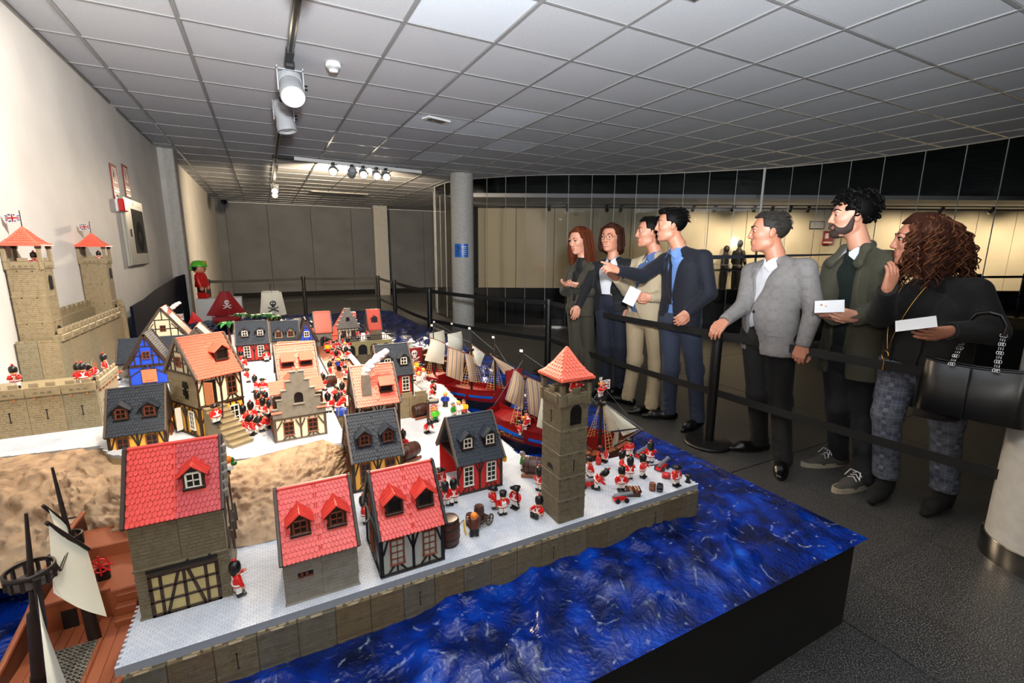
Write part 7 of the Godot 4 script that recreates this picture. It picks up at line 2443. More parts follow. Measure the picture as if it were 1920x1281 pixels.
	var crowd := [["guard",Vector3(0.215,0.650,-2.299)],["guard_bend",Vector3(0.252,0.650,-2.367)],["tri",Vector3(0.277,0.650,-2.328)],["guard_gun",Vector3(0.234,0.650,-2.688)],["guard_fwd",Vector3(0.254,0.650,-2.270)],["tri_bend",Vector3(0.251,0.650,-2.480)],["guard",Vector3(0.303,0.650,-2.454)]]
	squad(place,crowd,31.0,"from the front of the knot left of the chimney house","knot before the causeway")
	var way := [["tri",Vector3(0.373,0.655,-3.429)],["tri",Vector3(0.409,0.655,-3.430)],["guard_fwd",Vector3(0.458,0.655,-3.369)],["guard",Vector3(0.365,0.655,-3.771)],["tri",Vector3(0.404,0.655,-3.841)],["shako",Vector3(0.412,0.655,-3.684)],["tri",Vector3(0.448,0.655,-3.753)],["guard",Vector3(0.506,0.655,-3.884)],["white",Vector3(0.488,0.655,-3.626)],["guard_gun",Vector3(0.525,0.655,-3.715)],["blue",Vector3(0.371,0.655,-3.096)],["tri",Vector3(0.389,0.655,-3.057)],["guard",Vector3(0.381,0.655,-3.267)],["shako",Vector3(0.375,0.655,-2.854)],["guard",Vector3(0.301,0.655,-2.944)],["yellow",Vector3(0.370,0.655,-3.684)]]
	squad(place,way,61.0,"from the front of the crowd on the plank causeway","crowd on the causeway")
	var land := [["white",Vector3(0.767,0.650,-2.789)],["yellow",Vector3(0.817,0.650,-2.867)],["white",Vector3(0.734,0.650,-2.543)],["bare",Vector3(0.744,0.650,-2.651)],["white",Vector3(0.786,0.650,-2.617)],["tri",Vector3(0.803,0.650,-2.729)],["tri",Vector3(0.849,0.560,-2.647)],["tri_bend",Vector3(0.827,0.530,-2.644)]]
	squad(place,land,91.0,"from the front of the group on the harbour wall","group on the harbour wall")
	place.call("tri",Vector3(0.754,0.660,-4.150),0.1,"red-coated toy soldier alone behind the white figure railing")
	place.call("tri",Vector3(0.669,0.660,-4.134),0.3,"red-coated toy soldier at the left end of the far railing")
	# in the towers and on the ships
	place.call("bare",Vector3(0.86,0.94,-1.2),0.6,"red-coated toy soldier lying in the top of the tall tower")
	place.call("guard",Vector3(-1.05,1.3,-3.31),0.3,"red-coated toy soldier in the top of the nearer castle tower")
	place.call("guard",Vector3(-1.05,1.3,-4.4),0.3,"red-coated toy soldier in the top of the farther castle tower")
	place.call("bare",Vector3(1.361,0.733,-1.680),0.4,"red-coated toy soldier in the crow's nest above the white sails")
	for k in 5:
		place.call(["tri","bare","tri_bend","tri","bare"][k],Vector3(1.06 + 0.05*k,0.51,-1.92 - 0.05*(k % 3)),1.0 + k,nth(k) + " toy sailor from the stern on the ship behind the tall tower","sailors on the nearer ship")
	union_flag("small British flag at the mast top above the white sails",Vector3(1.351,0.750,-1.680),0.09,1.0)
	union_flag("small British flag on a post beside the far cream gable",Vector3(-0.641,0.800,-4.759)*Vector3(1,0,1) + Vector3(0,PLAZA,0),0.25,-1.0,0.15)

func barrel(label,at: Vector3,r: float,h: float,m: String,lie: float,group := ""):
	var t = thing("toy_barrel",label,"barrel",at)
	var b := Basis.IDENTITY
	var c := Vector3.ZERO
	if lie > -10.0:
		b = Basis(Vector3.UP,lie)*Basis(Vector3.BACK,PI/2)
		c = Vector3(0,r,0) + b*Vector3(0,-h/2,0)
	put("staves",MB.new().lathe([Vector2(0.0005,h*0.03),Vector2(r*0.78,h*0.03),Vector2(r*0.8,0),Vector2(r*0.84,0.0),Vector2(r*0.96,h*0.25),Vector2(r,h*0.5),Vector2(r*0.96,h*0.75),Vector2(r*0.84,h),Vector2(r*0.8,h),Vector2(r*0.78,h*0.97),Vector2(0.0005,h*0.97)],18,c,b),m,t)
	var hp := MB.new()
	for f in [0.08,0.3,0.7,0.92]:
		var rr := r*(0.845 + 0.155*(1.0 - pow(absf(f - 0.5)*2.0,2.0))) + 0.0006
		hp.lathe([Vector2(rr - 0.002,h*(f - 0.025)),Vector2(rr,h*(f - 0.025)),Vector2(rr,h*(f + 0.025)),Vector2(rr - 0.002,h*(f + 0.025))],18,c,b)
	put("hoops",hp,"toy_black" if m != "toy_black" else "toy_grey",t)
	return t

func cannon(label,at: Vector3,turn: float,s: float):
	var t = thing("toy_cannon",label,"cannon",at,turn)
	put("carriage",MB.new().box(Vector3(-0.008,0.012,0)*s,Vector3(0.05,0.009,0.022)*s,Basis(Vector3.BACK,0.12),0.0015).box(Vector3(-0.012,0.019,0.009)*s,Vector3(0.03,0.012,0.004)*s).box(Vector3(-0.012,0.019,-0.009)*s,Vector3(0.03,0.012,0.004)*s),"toy_red",t)
	var b := Basis(Vector3.BACK,-PI/2 + 0.12)
	put("gun_barrel",MB.new().lathe([Vector2(0.0005,-0.034),Vector2(0.004,-0.033),Vector2(0.0035,-0.03),Vector2(0.009,-0.027),Vector2(0.008,0.0),Vector2(0.0062,0.03),Vector2(0.0078,0.036),Vector2(0.0078,0.04),Vector2(0.004,0.04),Vector2(0.0005,0.03)].map(func(q): return q*s),14,Vector3(0.0,0.025,0)*s,b),"toy_grey",t)
	for q in [[0.012,0.015],[0.012,-0.015],[-0.022,0.014],[-0.022,-0.014]]:
		put("wheel",MB.new().cyl(Vector3(q[0],0.009,q[1] - 0.0025)*s,0.009*s,0.005*s,14,Basis(Vector3.RIGHT,PI/2)),"toy_black",t)
	return t

func small_goods():
	var big := "big brown toy barrel on a wooden cradle "
	for q in [[Vector3(0.685,0.530,-2.352),0.2,"beside the sentry box"],[Vector3(0.484,0.530,-1.860),0.5,"behind the yellow house on the quay"],[Vector3(0.891,0.530,-1.500),2.5,"between the small boat and the tall tower"]]:
		barrel(big + q[2],q[0] + Vector3(0,0.012,0),0.034,0.085,"barrel_wood",q[1])
		var c = thing("barrel_cradle","orange-brown wooden cradle under the big barrel " + q[2],"cradle",q[0],q[1])
		for sg in [-1.0,1.0]:
			put("rail",MB.new().box(Vector3(0,0.007,sg*0.022),Vector3(0.095,0.013,0.01),Basis.IDENTITY,0.002),"plank",c)
			put("chock",MB.new().box(Vector3(sg*0.03,0.005,0),Vector3(0.014,0.009,0.05),Basis.IDENTITY,0.002),"plank",c)
	barrel("big upright brown barrel at the right wall of the black-timbered house",Vector3(0.435,LAND,-1.235),0.034,0.088,"barrel_wood",-99.0)
	put("spigot",MB.new().tube([Vector3(0.03,0.06,0.01),Vector3(0.044,0.075,0.012),Vector3(0.046,0.04,0.014),Vector3(0.05,0.022,0.014)],0.0025,6),"toy_yellow",get_child(get_child_count() - 1))
	barrel("big brown barrel lying on the plaza edge before the causeway",Vector3(0.268,0.650,-2.763),0.034,0.08,"barrel_wood",0.3)
	barrel("small red keg standing next to the kneeling soldier",Vector3(1.188,0.530,-1.462),0.012,0.03,"toy_red",-99.0)
	barrel("small red keg lying at the outer cannon",Vector3(1.353,0.530,-1.239),0.013,0.032,"toy_red",2.4)
	barrel("small orange-brown keg near the corner of the quay",Vector3(1.233,0.530,-1.192),0.0125,0.031,"plank",-99.0)
	barrel("small black keg near the corner of the quay",Vector3(1.252,0.530,-1.173),0.0125,0.031,"toy_black",-99.0)
	cannon("small red cannon near the front edge of the battery",Vector3(1.078,0.530,-1.184),-0.3,1.0)
	cannon("red cannon at the outer side of the battery",Vector3(1.399,0.530,-1.305),0.3,1.15)
	cannon("red cannon at the rear of the battery",Vector3(1.409,0.530,-1.438),0.25,1.15)
	cannon("red cannon close beside the tall tower",Vector3(1.033,0.530,-1.321),-0.4,1.1)
	var cr = thing("crate_stack","brown slatted crate of logs at the front of the battery","crate",Vector3(1.143,0.530,-1.198),-0.5)
	put("base",MB.new().box(Vector3(0,0.009,0),Vector3(0.05,0.018,0.03),Basis.IDENTITY,0.002),"barrel_wood",cr)
	for k in 5:
		put("log",MB.new().tube([Vector3(-0.022 + k*0.011,0.024,-0.017),Vector3(-0.022 + k*0.011,0.024,0.017)],0.0062,8),"plank" if k % 2 else "barrel_wood",cr)
	var bo = thing("bollard","small dark bollard on the outer corner of the quay","bollard",Vector3(1.407,0.530,-1.177))
	put("post",MB.new().lathe([Vector2(0.0005,0),Vector2(0.013,0),Vector2(0.008,0.006),Vector2(0.007,0.02),Vector2(0.011,0.024),Vector2(0.011,0.03),Vector2(0.0005,0.032)],14),"timber_black",bo)
	# sentry box
	var se = thing("sentry_box","white sentry box with red chevrons and a brown roof","sentry box",Vector3(0.736,0.530,-2.289),-0.25)
	put("box",MB.new().box(Vector3(0,0.045,-0.02),Vector3(0.046,0.09,0.04),Basis.IDENTITY,0.0015),"toy_white",se)
	put("side",MB.new().box(Vector3(-0.03,0.05,-0.02),Vector3(0.014,0.1,0.044),Basis.IDENTITY,0.002),"barrel_wood",se)
	for k in 6:
		for sg in [-1.0,1.0]:
			put("chevron",MB.new().box(Vector3(sg*0.01,0.012 + k*0.0135,0.001),Vector3(0.022,0.0045,0.002),Basis(Vector3.BACK,-sg*0.6)),"toy_red",se)
	put("crest",MB.new().ell(Vector3(0,0.055,0.002),Vector3(0.01,0.013,0.002)),"toy_yellow",se)
	put("roof",MB.new().box(Vector3(0,0.098,-0.02),Vector3(0.056,0.014,0.05),Basis.IDENTITY,0.005),"timber_black",se)
	# barrel cart
	var ca = thing("barrel_cart","dark wooden handcart carrying brown barrels on the quay","cart",Vector3(0.564,0.530,-1.279),0.5)
	put("bed",MB.new().box(Vector3(0,0.022,0),Vector3(0.06,0.005,0.035),Basis.IDENTITY,0.001),"timber",ca)
	for sg in [-1.0,1.0]:
		var wh := MB.new()
		var ring := []
		for k in 17:
			ring.append(Vector3(0.016 + 0.018*cos(TAU*k/16.0),0.02 + 0.018*sin(TAU*k/16.0),sg*0.022))
		wh.tube(ring,0.0025,6)
		for k in 6:
			wh.tube([Vector3(0.016,0.02,sg*0.022),Vector3(0.016 + 0.018*cos(TAU*k/6.0),0.02 + 0.018*sin(TAU*k/6.0),sg*0.022)],0.0016,5)
		put("wheel",wh,"timber_grey",ca)
		put("shaft",MB.new().tube([Vector3(0.02,0.022,sg*0.016),Vector3(-0.055,0.03,sg*0.014)],0.002,6),"timber_grey",ca)
	barrel("upright brown barrel on the handcart",Vector3(0.558,0.530,-1.282) + Vector3(0,0.026,-0.004),0.017,0.042,"barrel_wood",-99.0)
	barrel("brown barrel beside the handcart, behind the townsman",Vector3(0.531,0.530,-1.296),0.016,0.04,"barrel_wood",-99.0)
	# trunk and lantern
	var tr = thing("toy_chest","dark blue toy trunk at the plaza edge by the chimney house","trunk",Vector3(0.266,0.650,-2.231),-0.3)
	put("chest",MB.new().box(Vector3(0,0.012,0),Vector3(0.045,0.024,0.028),Basis.IDENTITY,0.002),"toy_blue",tr)
	put("lid",MB.new().lathe([Vector2(0.0005,-0.0225),Vector2(0.014,-0.0225),Vector2(0.014,0.0225),Vector2(0.0005,0.0225)],14,Vector3(0,0.024,0),Basis(Vector3.BACK,PI/2)),"toy_blue",tr)
	put("straps",MB.new().box(Vector3(-0.012,0.02,0),Vector3(0.004,0.038,0.03)).box(Vector3(0.012,0.02,0),Vector3(0.004,0.038,0.03)),"toy_grey",tr)
	var la = thing("toy_lantern","yellow toy lantern on the right corner of the red house by the tower","lantern",Vector3(0.755,0.625,-1.49))
	put("body",MB.new().lathe([Vector2(0.0005,0.0),Vector2(0.007,0.001),Vector2(0.01,0.018),Vector2(0.006,0.024),Vector2(0.0005,0.028)],8),"toy_yellow",la)
	put("bracket",MB.new().tube([Vector3(-0.014,0.03,0),Vector3(0,0.034,0),Vector3(0,0.026,0)],0.0018,6),"toy_black",la)
	# market stall and the fruit on the tavern roof terrace
	var ms = thing("market_stall","tiny market stall heaped with goods behind the red house","stall",Vector3(0.909,0.530,-2.324))
	put("table",MB.new().box(Vector3(0,0.02,0),Vector3(0.06,0.006,0.03)).box(Vector3(-0.025,0.01,0),Vector3(0.005,0.02,0.025)).box(Vector3(0.025,0.01,0),Vector3(0.005,0.02,0.025)),"plank",ms)
	for k in 7:
		put("goods",MB.new().ell(Vector3(-0.024 + k*0.008,0.028,0.008*(hash1(k) - 0.5)),Vector3(0.005,0.005,0.005),Basis.IDENTITY,8,6),["toy_red","toy_green","toy_yellow","toy_white"][k % 4],ms)
	var fb = thing("flower_pot","tiny pot with an orange fruit and green leaves at the tavern's gable","plant",Vector3(-0.128,0.86,-1.37))
	put("pot",MB.new().box(Vector3(0,-0.01,0),Vector3(0.02,0.012,0.02),Basis.IDENTITY,0.002),"toy_white",fb)
	put("fruit",MB.new().ell(Vector3(-0.004,0.012,0),Vector3(0.012,0.012,0.012)),"toy_orange",fb)
	put("leaves",MB.new().ell(Vector3(0.012,0.0,0.004),Vector3(0.008,0.006,0.008),Basis.IDENTITY,6,4).ell(Vector3(0.008,0.008,-0.004),Vector3(0.006,0.008,0.005),Basis.IDENTITY,6,4),"leaf",fb)
	# small brown boat on the harbour side of the quay
	var r := []
	for k in 9:
		var q := k/8.0
		var hb := 0.05*pow(sin(PI*clampf(q*0.9 + 0.08,0.0,1.0)),0.6)
		var row := PackedVector3Array()
		for i in 9:
			var a := PI*i/8.0
			row.append(Vector3((q - 0.5)*0.26,0.09 + 0.03*pow(absf(q - 0.5)*2.0,2.0) - 0.09*sin(a),-hb*cos(a)))
		r.append(row)
	var rb = thing("rowing_boat","small brown toy boat beside the tall tower on the harbour side","boat",Vector3(1.09,0.445,-1.6),0.55)
	put("hull",MB.new().grid(r),"deck_wood",rb)
	for k in 3:
		put("thwart",MB.new().box(Vector3(-0.06 + k*0.06,0.075,0),Vector3(0.018,0.005,0.085),Basis.IDENTITY,0.001),"plank",rb)
	put("rim",MB.new().tube(r.map(func(q): return q[0]),0.004,6).tube(r.map(func(q): return q[8]),0.004,6),"hull_brown",rb)

func materials_people():
	for e in [["skin_fair",Color(0.77,0.55,0.45)],["skin_tan",Color(0.71,0.475,0.375)],["skin_warm",Color(0.75,0.515,0.41)]]:
		var m = flat(e[0],e[1],0.5)
		m.subsurf_scatter_enabled = true
		m.subsurf_scatter_strength = 0.08
	flat("lips",Color(0.66,0.33,0.3),0.45)
	flat("lips_red",Color(0.68,0.24,0.25),0.4)
	flat("teeth",Color(0.85,0.82,0.77),0.3)
	flat("eye_white",Color(0.7,0.67,0.65),0.3)
	flat("iris",Color(0.06,0.035,0.025),0.15)
	var streak = noise_tex(0.05,[[0.0,Color(0.55,0.55,0.55)],[1.0,Color(1,1,1)]],256)
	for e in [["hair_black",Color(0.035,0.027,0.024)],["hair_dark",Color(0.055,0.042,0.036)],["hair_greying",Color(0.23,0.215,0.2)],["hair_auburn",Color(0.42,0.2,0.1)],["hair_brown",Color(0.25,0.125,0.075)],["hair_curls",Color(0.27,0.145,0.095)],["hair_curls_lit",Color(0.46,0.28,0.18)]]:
		grain(flat(e[0],e[1],0.62,0.0,0.25),streak,14.0)
	flat("stubble",Color(0.2,0.14,0.115),0.8)
	var weave = noise_tex(0.25,[[0.0,Color(0.78,0.78,0.78)],[1.0,Color(1,1,1)]],256,FastNoiseLite.TYPE_VALUE,2)
	var folds = noise_tex(0.012,[],256,FastNoiseLite.TYPE_SIMPLEX_SMOOTH,3)
	for e in [["cloth_navy",Color(0.045,0.06,0.12)],["cloth_beige",Color(0.74,0.67,0.55)],["cloth_chino",Color(0.7,0.62,0.49)],["cloth_slate",Color(0.19,0.22,0.3)],["cloth_black",Color(0.028,0.027,0.028)],["cloth_olive",Color(0.27,0.265,0.2)],["cloth_jeans",Color(0.075,0.1,0.17)],["cloth_dark_jeans",Color(0.035,0.045,0.075)],["cloth_moss",Color(0.235,0.22,0.165)],["cloth_velvet",Color(0.02,0.022,0.035)],["cloth_white",Color(0.88,0.88,0.9)],["cloth_blue_shirt",Color(0.42,0.56,0.8)],["cloth_denim_shirt",Color(0.3,0.42,0.62)],["cloth_green",Color(0.02,0.1,0.075)],["cloth_green_navy",Color(0.025,0.035,0.09)],["cloth_tie",Color(0.05,0.04,0.09)]]:
		var m = grain(flat(e[0],e[1],0.85),weave,9.0)
		relief(m,folds,0.12)
		m.rim_enabled = true
		m.rim = 0.25
	# woven check for the grey jacket and the plaid trousers
	for e in [["cloth_grey_check",Color(0.47,0.455,0.45),Color(0.4,0.385,0.38),Color(0.53,0.51,0.5)],["cloth_plaid",Color(0.33,0.35,0.4),Color(0.12,0.13,0.17),Color(0.62,0.65,0.7)]]:
		var im := Image.create(128,128,false,Image.FORMAT_RGB8)
		im.fill(e[1])
		for k in 128:
			for q in 128:
				var dark: bool = (k % 64 < 20 and k % 4 < 2) or (q % 64 < 20 and q % 4 < 2)
				var lit: bool = (k % 64 == 42 or q % 64 == 42 or (k % 64 < 20 and q % 64 < 20 and (k + q) % 4 < 2))
				if lit:
					im.set_pixel(k,q,e[3])
				elif dark:
					im.set_pixel(k,q,e[2])
		var m = grain(flat(e[0],Color(1,1,1),0.85),ImageTexture.create_from_image(im),7.0)
		relief(m,folds,0.1)
	grain(flat("leather",Color(0.018,0.018,0.019),0.32),weave,5.0)
	flat("suede",Color(0.02,0.02,0.021),0.9)
	flat("suede_grey",Color(0.27,0.26,0.24),0.9)
	flat("sole",Color(0.62,0.58,0.5),0.7)
	flat("paper",Color(0.86,0.87,0.88),0.5)
	flat("gold",Color(0.8,0.6,0.3),0.25,1.0)

# fingers and palm; d along the hand,pn out of the palm,ts = side of the thumb (+1: towards d x pn)
func hand(wr: Vector3,tip: Vector3,pn: Vector3,ts: float,curls: Array,thumb := 0.5,s := 1.0) -> Field:
	var f := Field.new()
	var d := (tip - wr).normalized()
	pn = (pn - d*pn.dot(d)).normalized()
	var a := d.cross(pn)*ts
	f.cap(wr - d*0.012,wr + d*0.016,0.026*s,0.025*s,0.012,pn,0.82)
	var lens := [0.068,0.077,0.071,0.054]
	for i in 4:
		var off := (1.5 - i)*0.0195*s
		var kn := wr + d*((0.088 - absf(i - 1.2)*0.006)*s) + a*off
		f.cap(wr + d*0.015*s + a*off*0.7,kn,0.0155*s,0.0115*s,0.012)
		var c: float = curls[i]
		var p := kn
		var ang := c*0.35
		var l: float = lens[i]*s
		for k in 3:
			var dd := (d*cos(ang) + pn*sin(ang) + a*((1.5 - i)*0.05*(1.0 - c*0.5))).normalized()
			var q = p + dd*l*[0.45,0.31,0.24][k]
			f.cap(p,q,(0.0098 - k*0.0009)*s,(0.009 - k*0.0011)*s,0.0035)
			p = q
			ang += c*[0.55,0.4,0.0][k]
	# ball of the thumb and the thumb
	var b0 := wr + d*0.018*s + a*0.02*s + pn*0.006
	var b1 := b0 + (d*0.75 + a*0.75 + pn*0.35*thumb).normalized()*0.042*s
	f.cap(b0,b1,0.016*s,0.0125*s,0.01)
	var b2 := b1 + (d*0.95 + a*(0.45 - thumb*0.6) + pn*0.5*thumb).normalized()*0.032*s
	f.cap(b1,b2,0.0112*s,0.0098*s,0.004)
	f.cap(b2,b2 + (d + a*(0.1 - thumb*0.7) + pn*0.35*thumb).normalized()*0.025*s,0.0098*s,0.0078*s,0.004)
	return f

func surf(f: Field,p: Vector3,dir: Vector3,from := 0.32) -> Vector3:
	var q := p + dir*from
	for i in 70:
		var dv := f.val(q)
		if dv < 0.001:
			break
		q -= dir*clampf(dv*0.7,0.001,0.05)
	return q

func head_field(c: Vector3,b: Basis,s: float,neck: Vector3,nr: float,o: Dictionary) -> Field:
	var f := Field.new()
	var h = func(x,y,z): return c + b*(Vector3(x,y,z)*s)
	var e = func(x,y,z,rx,ry,rz,k): f.ell(h.call(x,y,z),Vector3(rx,ry,rz)*s,b,k*s)
	f.cap(h.call(0,-0.05,-0.02),neck,nr,nr*1.12,0.02)
	e.call(0,0.035,-0.012,0.076,0.08,0.095,0.02)
	e.call(0,-0.015,0.026,0.063,0.085,0.062,0.03)
	var jw: float = o.get("jaw",1.0)
	e.call(0,-0.07,0.03,0.047*jw,0.031,0.048,0.03)
	e.call(0,-0.094,0.066,0.02,0.016,0.018,0.02)
	for sg in [-1.0,1.0]:
		e.call(sg*0.037,-0.014,0.058,0.02,0.018,0.022,0.02)
		f.cap(h.call(sg*0.047*jw,-0.062,0.0),h.call(sg*0.026*jw,-0.09,0.05),0.016*s,0.013*s,0.02)
		f.ell(h.call(sg*0.075,0.0,-0.008),Vector3(0.009,0.031,0.018)*s,b*Basis(Vector3.RIGHT,-0.25)*Basis(Vector3.UP,sg*0.35),0.008)
	f.cap(h.call(-0.036,0.03,0.078),h.call(0.036,0.03,0.078),0.011*s,0.011*s,0.015)
	for sg in [-1.0,1.0]:
		f.ell(h.call(sg*0.031,0.012,0.097),Vector3(0.016,0.0105,0.016)*s,b,0.008,true)
	f.cap(h.call(0,0.018,0.087),h.call(0,-0.022,0.1),0.0078*s,0.0115*s,0.01)
	for sg in [-1.0,1.0]:
		e.call(sg*0.011,-0.027,0.091,0.0085,0.0072,0.011,0.006)
	f.cap(h.call(-0.02,-0.05,0.077),h.call(0.02,-0.05,0.077),0.009*s,0.009*s,0.01)
	f.cap(h.call(-0.016,-0.063,0.078),h.call(0.016,-0.063,0.078),0.008*s,0.008*s,0.01)
	f.cap(h.call(-0.022,-0.0565,0.092),h.call(0.022,-0.0565,0.092),0.0022*s,0.0022*s,0.004,Vector3.ZERO,1.0,true)
	return f

func hair_shell(c,b,s,o: Dictionary) -> Field:
	var f := Field.new()
	var g: float = o.get("grow",0.0)
	var h = func(x,y,z): return c + b*(Vector3(x,y,z)*s)
	f.ell(h.call(0,0.042,-0.016),Vector3(0.081 + g,0.088 + g,0.1 + g)*s,b,0.02)
	var line: float = o.get("line",0.075)
	if o.get("quiff",0.0) > 0.0:
		f.cap(h.call(-0.045,line + 0.022,0.062),h.call(0.045,line + 0.02,0.06),0.022*s,0.02*s,0.02)
	if o.get("part",false):
		f.cap(h.call(0.01,0.11,0.03),h.call(-0.07,0.05,0.05),0.02*s,0.016*s,0.02)
		f.cap(h.call(0.02,0.11,0.03),h.call(0.078,0.045,0.035),0.02*s,0.016*s,0.02)
	var pts: Array[Plane] = [Plane(-b.z,(-b.z).dot(h.call(0,0,0.045))),Plane(b.y,b.y.dot(h.call(0,line,0)))]
	f.cut(pts,0.012)
	var side: float = o.get("side",0.012)
	var p2: Array[Plane] = [Plane(-b.z,(-b.z).dot(h.call(0,0,side))),Plane(b.y,b.y.dot(h.call(0,0.03,0)))]
	f.cut(p2,0.01)
	if o.get("short",true):
		var p3: Array[Plane] = [Plane(-b.z,(-b.z).dot(h.call(0,0,-0.035))),Plane(b.y,b.y.dot(h.call(0,-0.01,0)))]
		f.cut(p3,0.012)
		var p4: Array[Plane] = [Plane(b.y,b.y.dot(h.call(0,-0.06,0)))]
		f.cut(p4,0.012)
	return f

func person(label,J: Dictionary,O: Dictionary):
	var base := Vector3(J.base.x,0,J.base.z)
	var t = thing("person",label,"person",base)
	for k in J.keys():
		if k != "base" and k != "F" and k != "H" and k != "hs":
			J[k] = J[k] - base
	for q in ["shR","shL"]:
		J[q].y -= 0.034
	J.neck.y += 0.022
	var w: float = O.get("wide",1.0)
	var ster: Vector3 = (J.shR + J.shL)/2
	var pel: Vector3 = (J.hipR + J.hipL)/2
	var up := (ster - pel).normalized()
	var S: Vector3 = (J.shL - J.shR).normalized()
	var F: Vector3 = J.F
	F = (F - up*F.dot(up)).normalized()
	var X := up.cross(F)     # the person's left
	var s: float = J.hs
	var tilt: float = O.get("tilt",0.0)
	var hf: Vector3 = (J.H + Vector3(0,tilt,0)).normalized()
	var hx := Vector3.UP.cross(hf).normalized()
	hx = (hx + Vector3(0,O.get("lean",0.0),0)).normalized()
	var hb := Basis(hx,hf.cross(hx).normalized(),hf).orthonormalized()
	var hc: Vector3 = J.head
	var skin: String = O.skin
	# body: head,neck,hands fine; the rest of the body runs on under the clothes
	var core := Field.new()
	core.cap(J.neck,ster - up*0.05,0.052,0.055,0.03)
	core.cap(ster - up*0.05,pel,0.055,0.06,0.05)
	var fields := []
	for q in [["shR","elR","wrR"],["shL","elL","wrL"]]:
		core.cap(J[q[0]],J[q[1]],0.045,0.038,0.03)
		core.cap(J[q[1]],J[q[2]],0.036,0.024,0.02)
		core.cap(ster - up*0.03,J[q[0]] - up*0.01,0.04,0.04,0.03)
	for q in [["hipR","knR","anR"],["hipL","knL","anL"]]:
		core.cap(J[q[0]],J[q[1]],0.07,0.05,0.04)
		core.cap(J[q[1]],J[q[2]],0.05,0.032,0.03)
	fields.append([core,0.02])
	fields.append([head_field(hc,hb,s,J.neck - up*0.03,O.get("neck",0.053),O),0.0042])
	for q in [["wrR","haR","pnR",-1.0,"curlR","thR"],["wrL","haL","pnL",1.0,"curlL","thL"]]:
		fields.append([hand(J[q[0]],J[q[1]],O[q[2]],q[3]*O.get("ts" + q[2].right(1),1.0),O.get(q[4],[0.9,1.0,1.05,1.1]),O.get(q[5],0.5),O.get("hand",1.0)),0.0036])
	later("body",fields,null,skin,t)
	# face
	var h = func(x,y,z): return hc + hb*(Vector3(x,y,z)*s)
	for sg in [-1.0,1.0]:
		put("eye",MB.new().ell(h.call(sg*0.031,0.012,0.0735),Vector3(0.0135,0.0078,0.0135)*s,hb,12,8),"eye_white",t)
		put("iris",MB.new().ell(h.call(sg*0.031 - 0.001,0.011,0.0835),Vector3(0.0074,0.0074,0.0045)*s,hb,10,6),"iris",t)
		put("eyelid",MB.new().tube([h.call(sg*0.017,0.0135,0.084),h.call(sg*0.026,0.0185,0.0885),h.call(sg*0.037,0.0185,0.085),h.call(sg*0.0465,0.0135,0.0745)],[0.0016*s,0.0032*s,0.0032*s,0.0015*s],6),"hair_black" if O.get("lashes",false) else skin,t)
		put("eyebrow",MB.new().tube([h.call(sg*0.013,0.033,0.0905),h.call(sg*0.028,0.039,0.089),h.call(sg*0.042,0.037,0.08),h.call(sg*0.053,0.03,0.067)],[0.0035*s,0.0042*s,0.0036*s,0.0014*s].map(func(r): return r*O.get("brow",1.0)),6),O.get("brow_mat",O.hair),t)
	var lz := -0.0025
	var smile: float = O.get("smile",0.0)
	put("lips",MB.new().tube([h.call(-0.0265 - smile*0.006,-0.055 + smile*0.007,0.079 + lz),h.call(-0.012,-0.0515,0.089 + lz),h.call(0,-0.0525,0.0915 + lz),h.call(0.012,-0.0515,0.089 + lz),h.call(0.0265 + smile*0.006,-0.055 + smile*0.007,0.079 + lz)],[0.0012*s,0.0032*s,0.0034*s,0.0032*s,0.0012*s],6).tube([h.call(-0.023 - smile*0.006,-0.0565 + smile*0.006,0.079 + lz),h.call(-0.011,-0.0625 - smile*0.003,0.087 + lz),h.call(0,-0.064 - smile*0.003,0.0885 + lz),h.call(0.011,-0.0625 - smile*0.003,0.087 + lz),h.call(0.023 + smile*0.006,-0.0565 + smile*0.006,0.079 + lz)],[0.0012*s,0.0038*s,0.0042*s,0.0038*s,0.0012*s],6),O.get("lips","lips"),t)
	if smile > 0.5:
		put("teeth",MB.new().tube([h.call(-0.02,-0.055,0.081),h.call(-0.01,-0.0572,0.0885),h.call(0,-0.058,0.09),h.call(0.01,-0.0572,0.0885),h.call(0.02,-0.055,0.081)],[0.0014*s,0.003*s,0.0034*s,0.003*s,0.0014*s],6),"teeth",t)
	if O.get("beard",false):
		var bd := Field.new()
		bd.ell(h.call(0,-0.07,0.03),Vector3(0.059,0.041,0.06)*s,hb,0.02)
		bd.ell(h.call(0,-0.094,0.066),Vector3(0.028,0.022,0.026)*s,hb,0.02)
		for sg in [-1.0,1.0]:
			bd.cap(h.call(sg*0.062,0.0,0.012),h.call(sg*0.054,-0.06,0.02),0.011*s,0.018*s,0.02)
			bd.cap(h.call(sg*0.026,-0.048,0.081),h.call(sg*0.03,-0.07,0.07),0.007*s,0.012*s,0.01)
		bd.cap(h.call(-0.02,-0.043,0.085),h.call(0.02,-0.043,0.085),0.0062*s,0.0062*s,0.006)
		bd.ell(h.call(0,-0.057,0.1),Vector3(0.026,0.009,0.03)*s,hb,0.006,true)
		later("beard",[[bd,0.0045]],null,"stubble",t)
	hair_of(t,h,hb,hc,s,O)
	dress(t,J,O,{"ster": ster,"pel": pel,"up": up,"S": S,"F": F,"X": X,"w": w,"s": s})
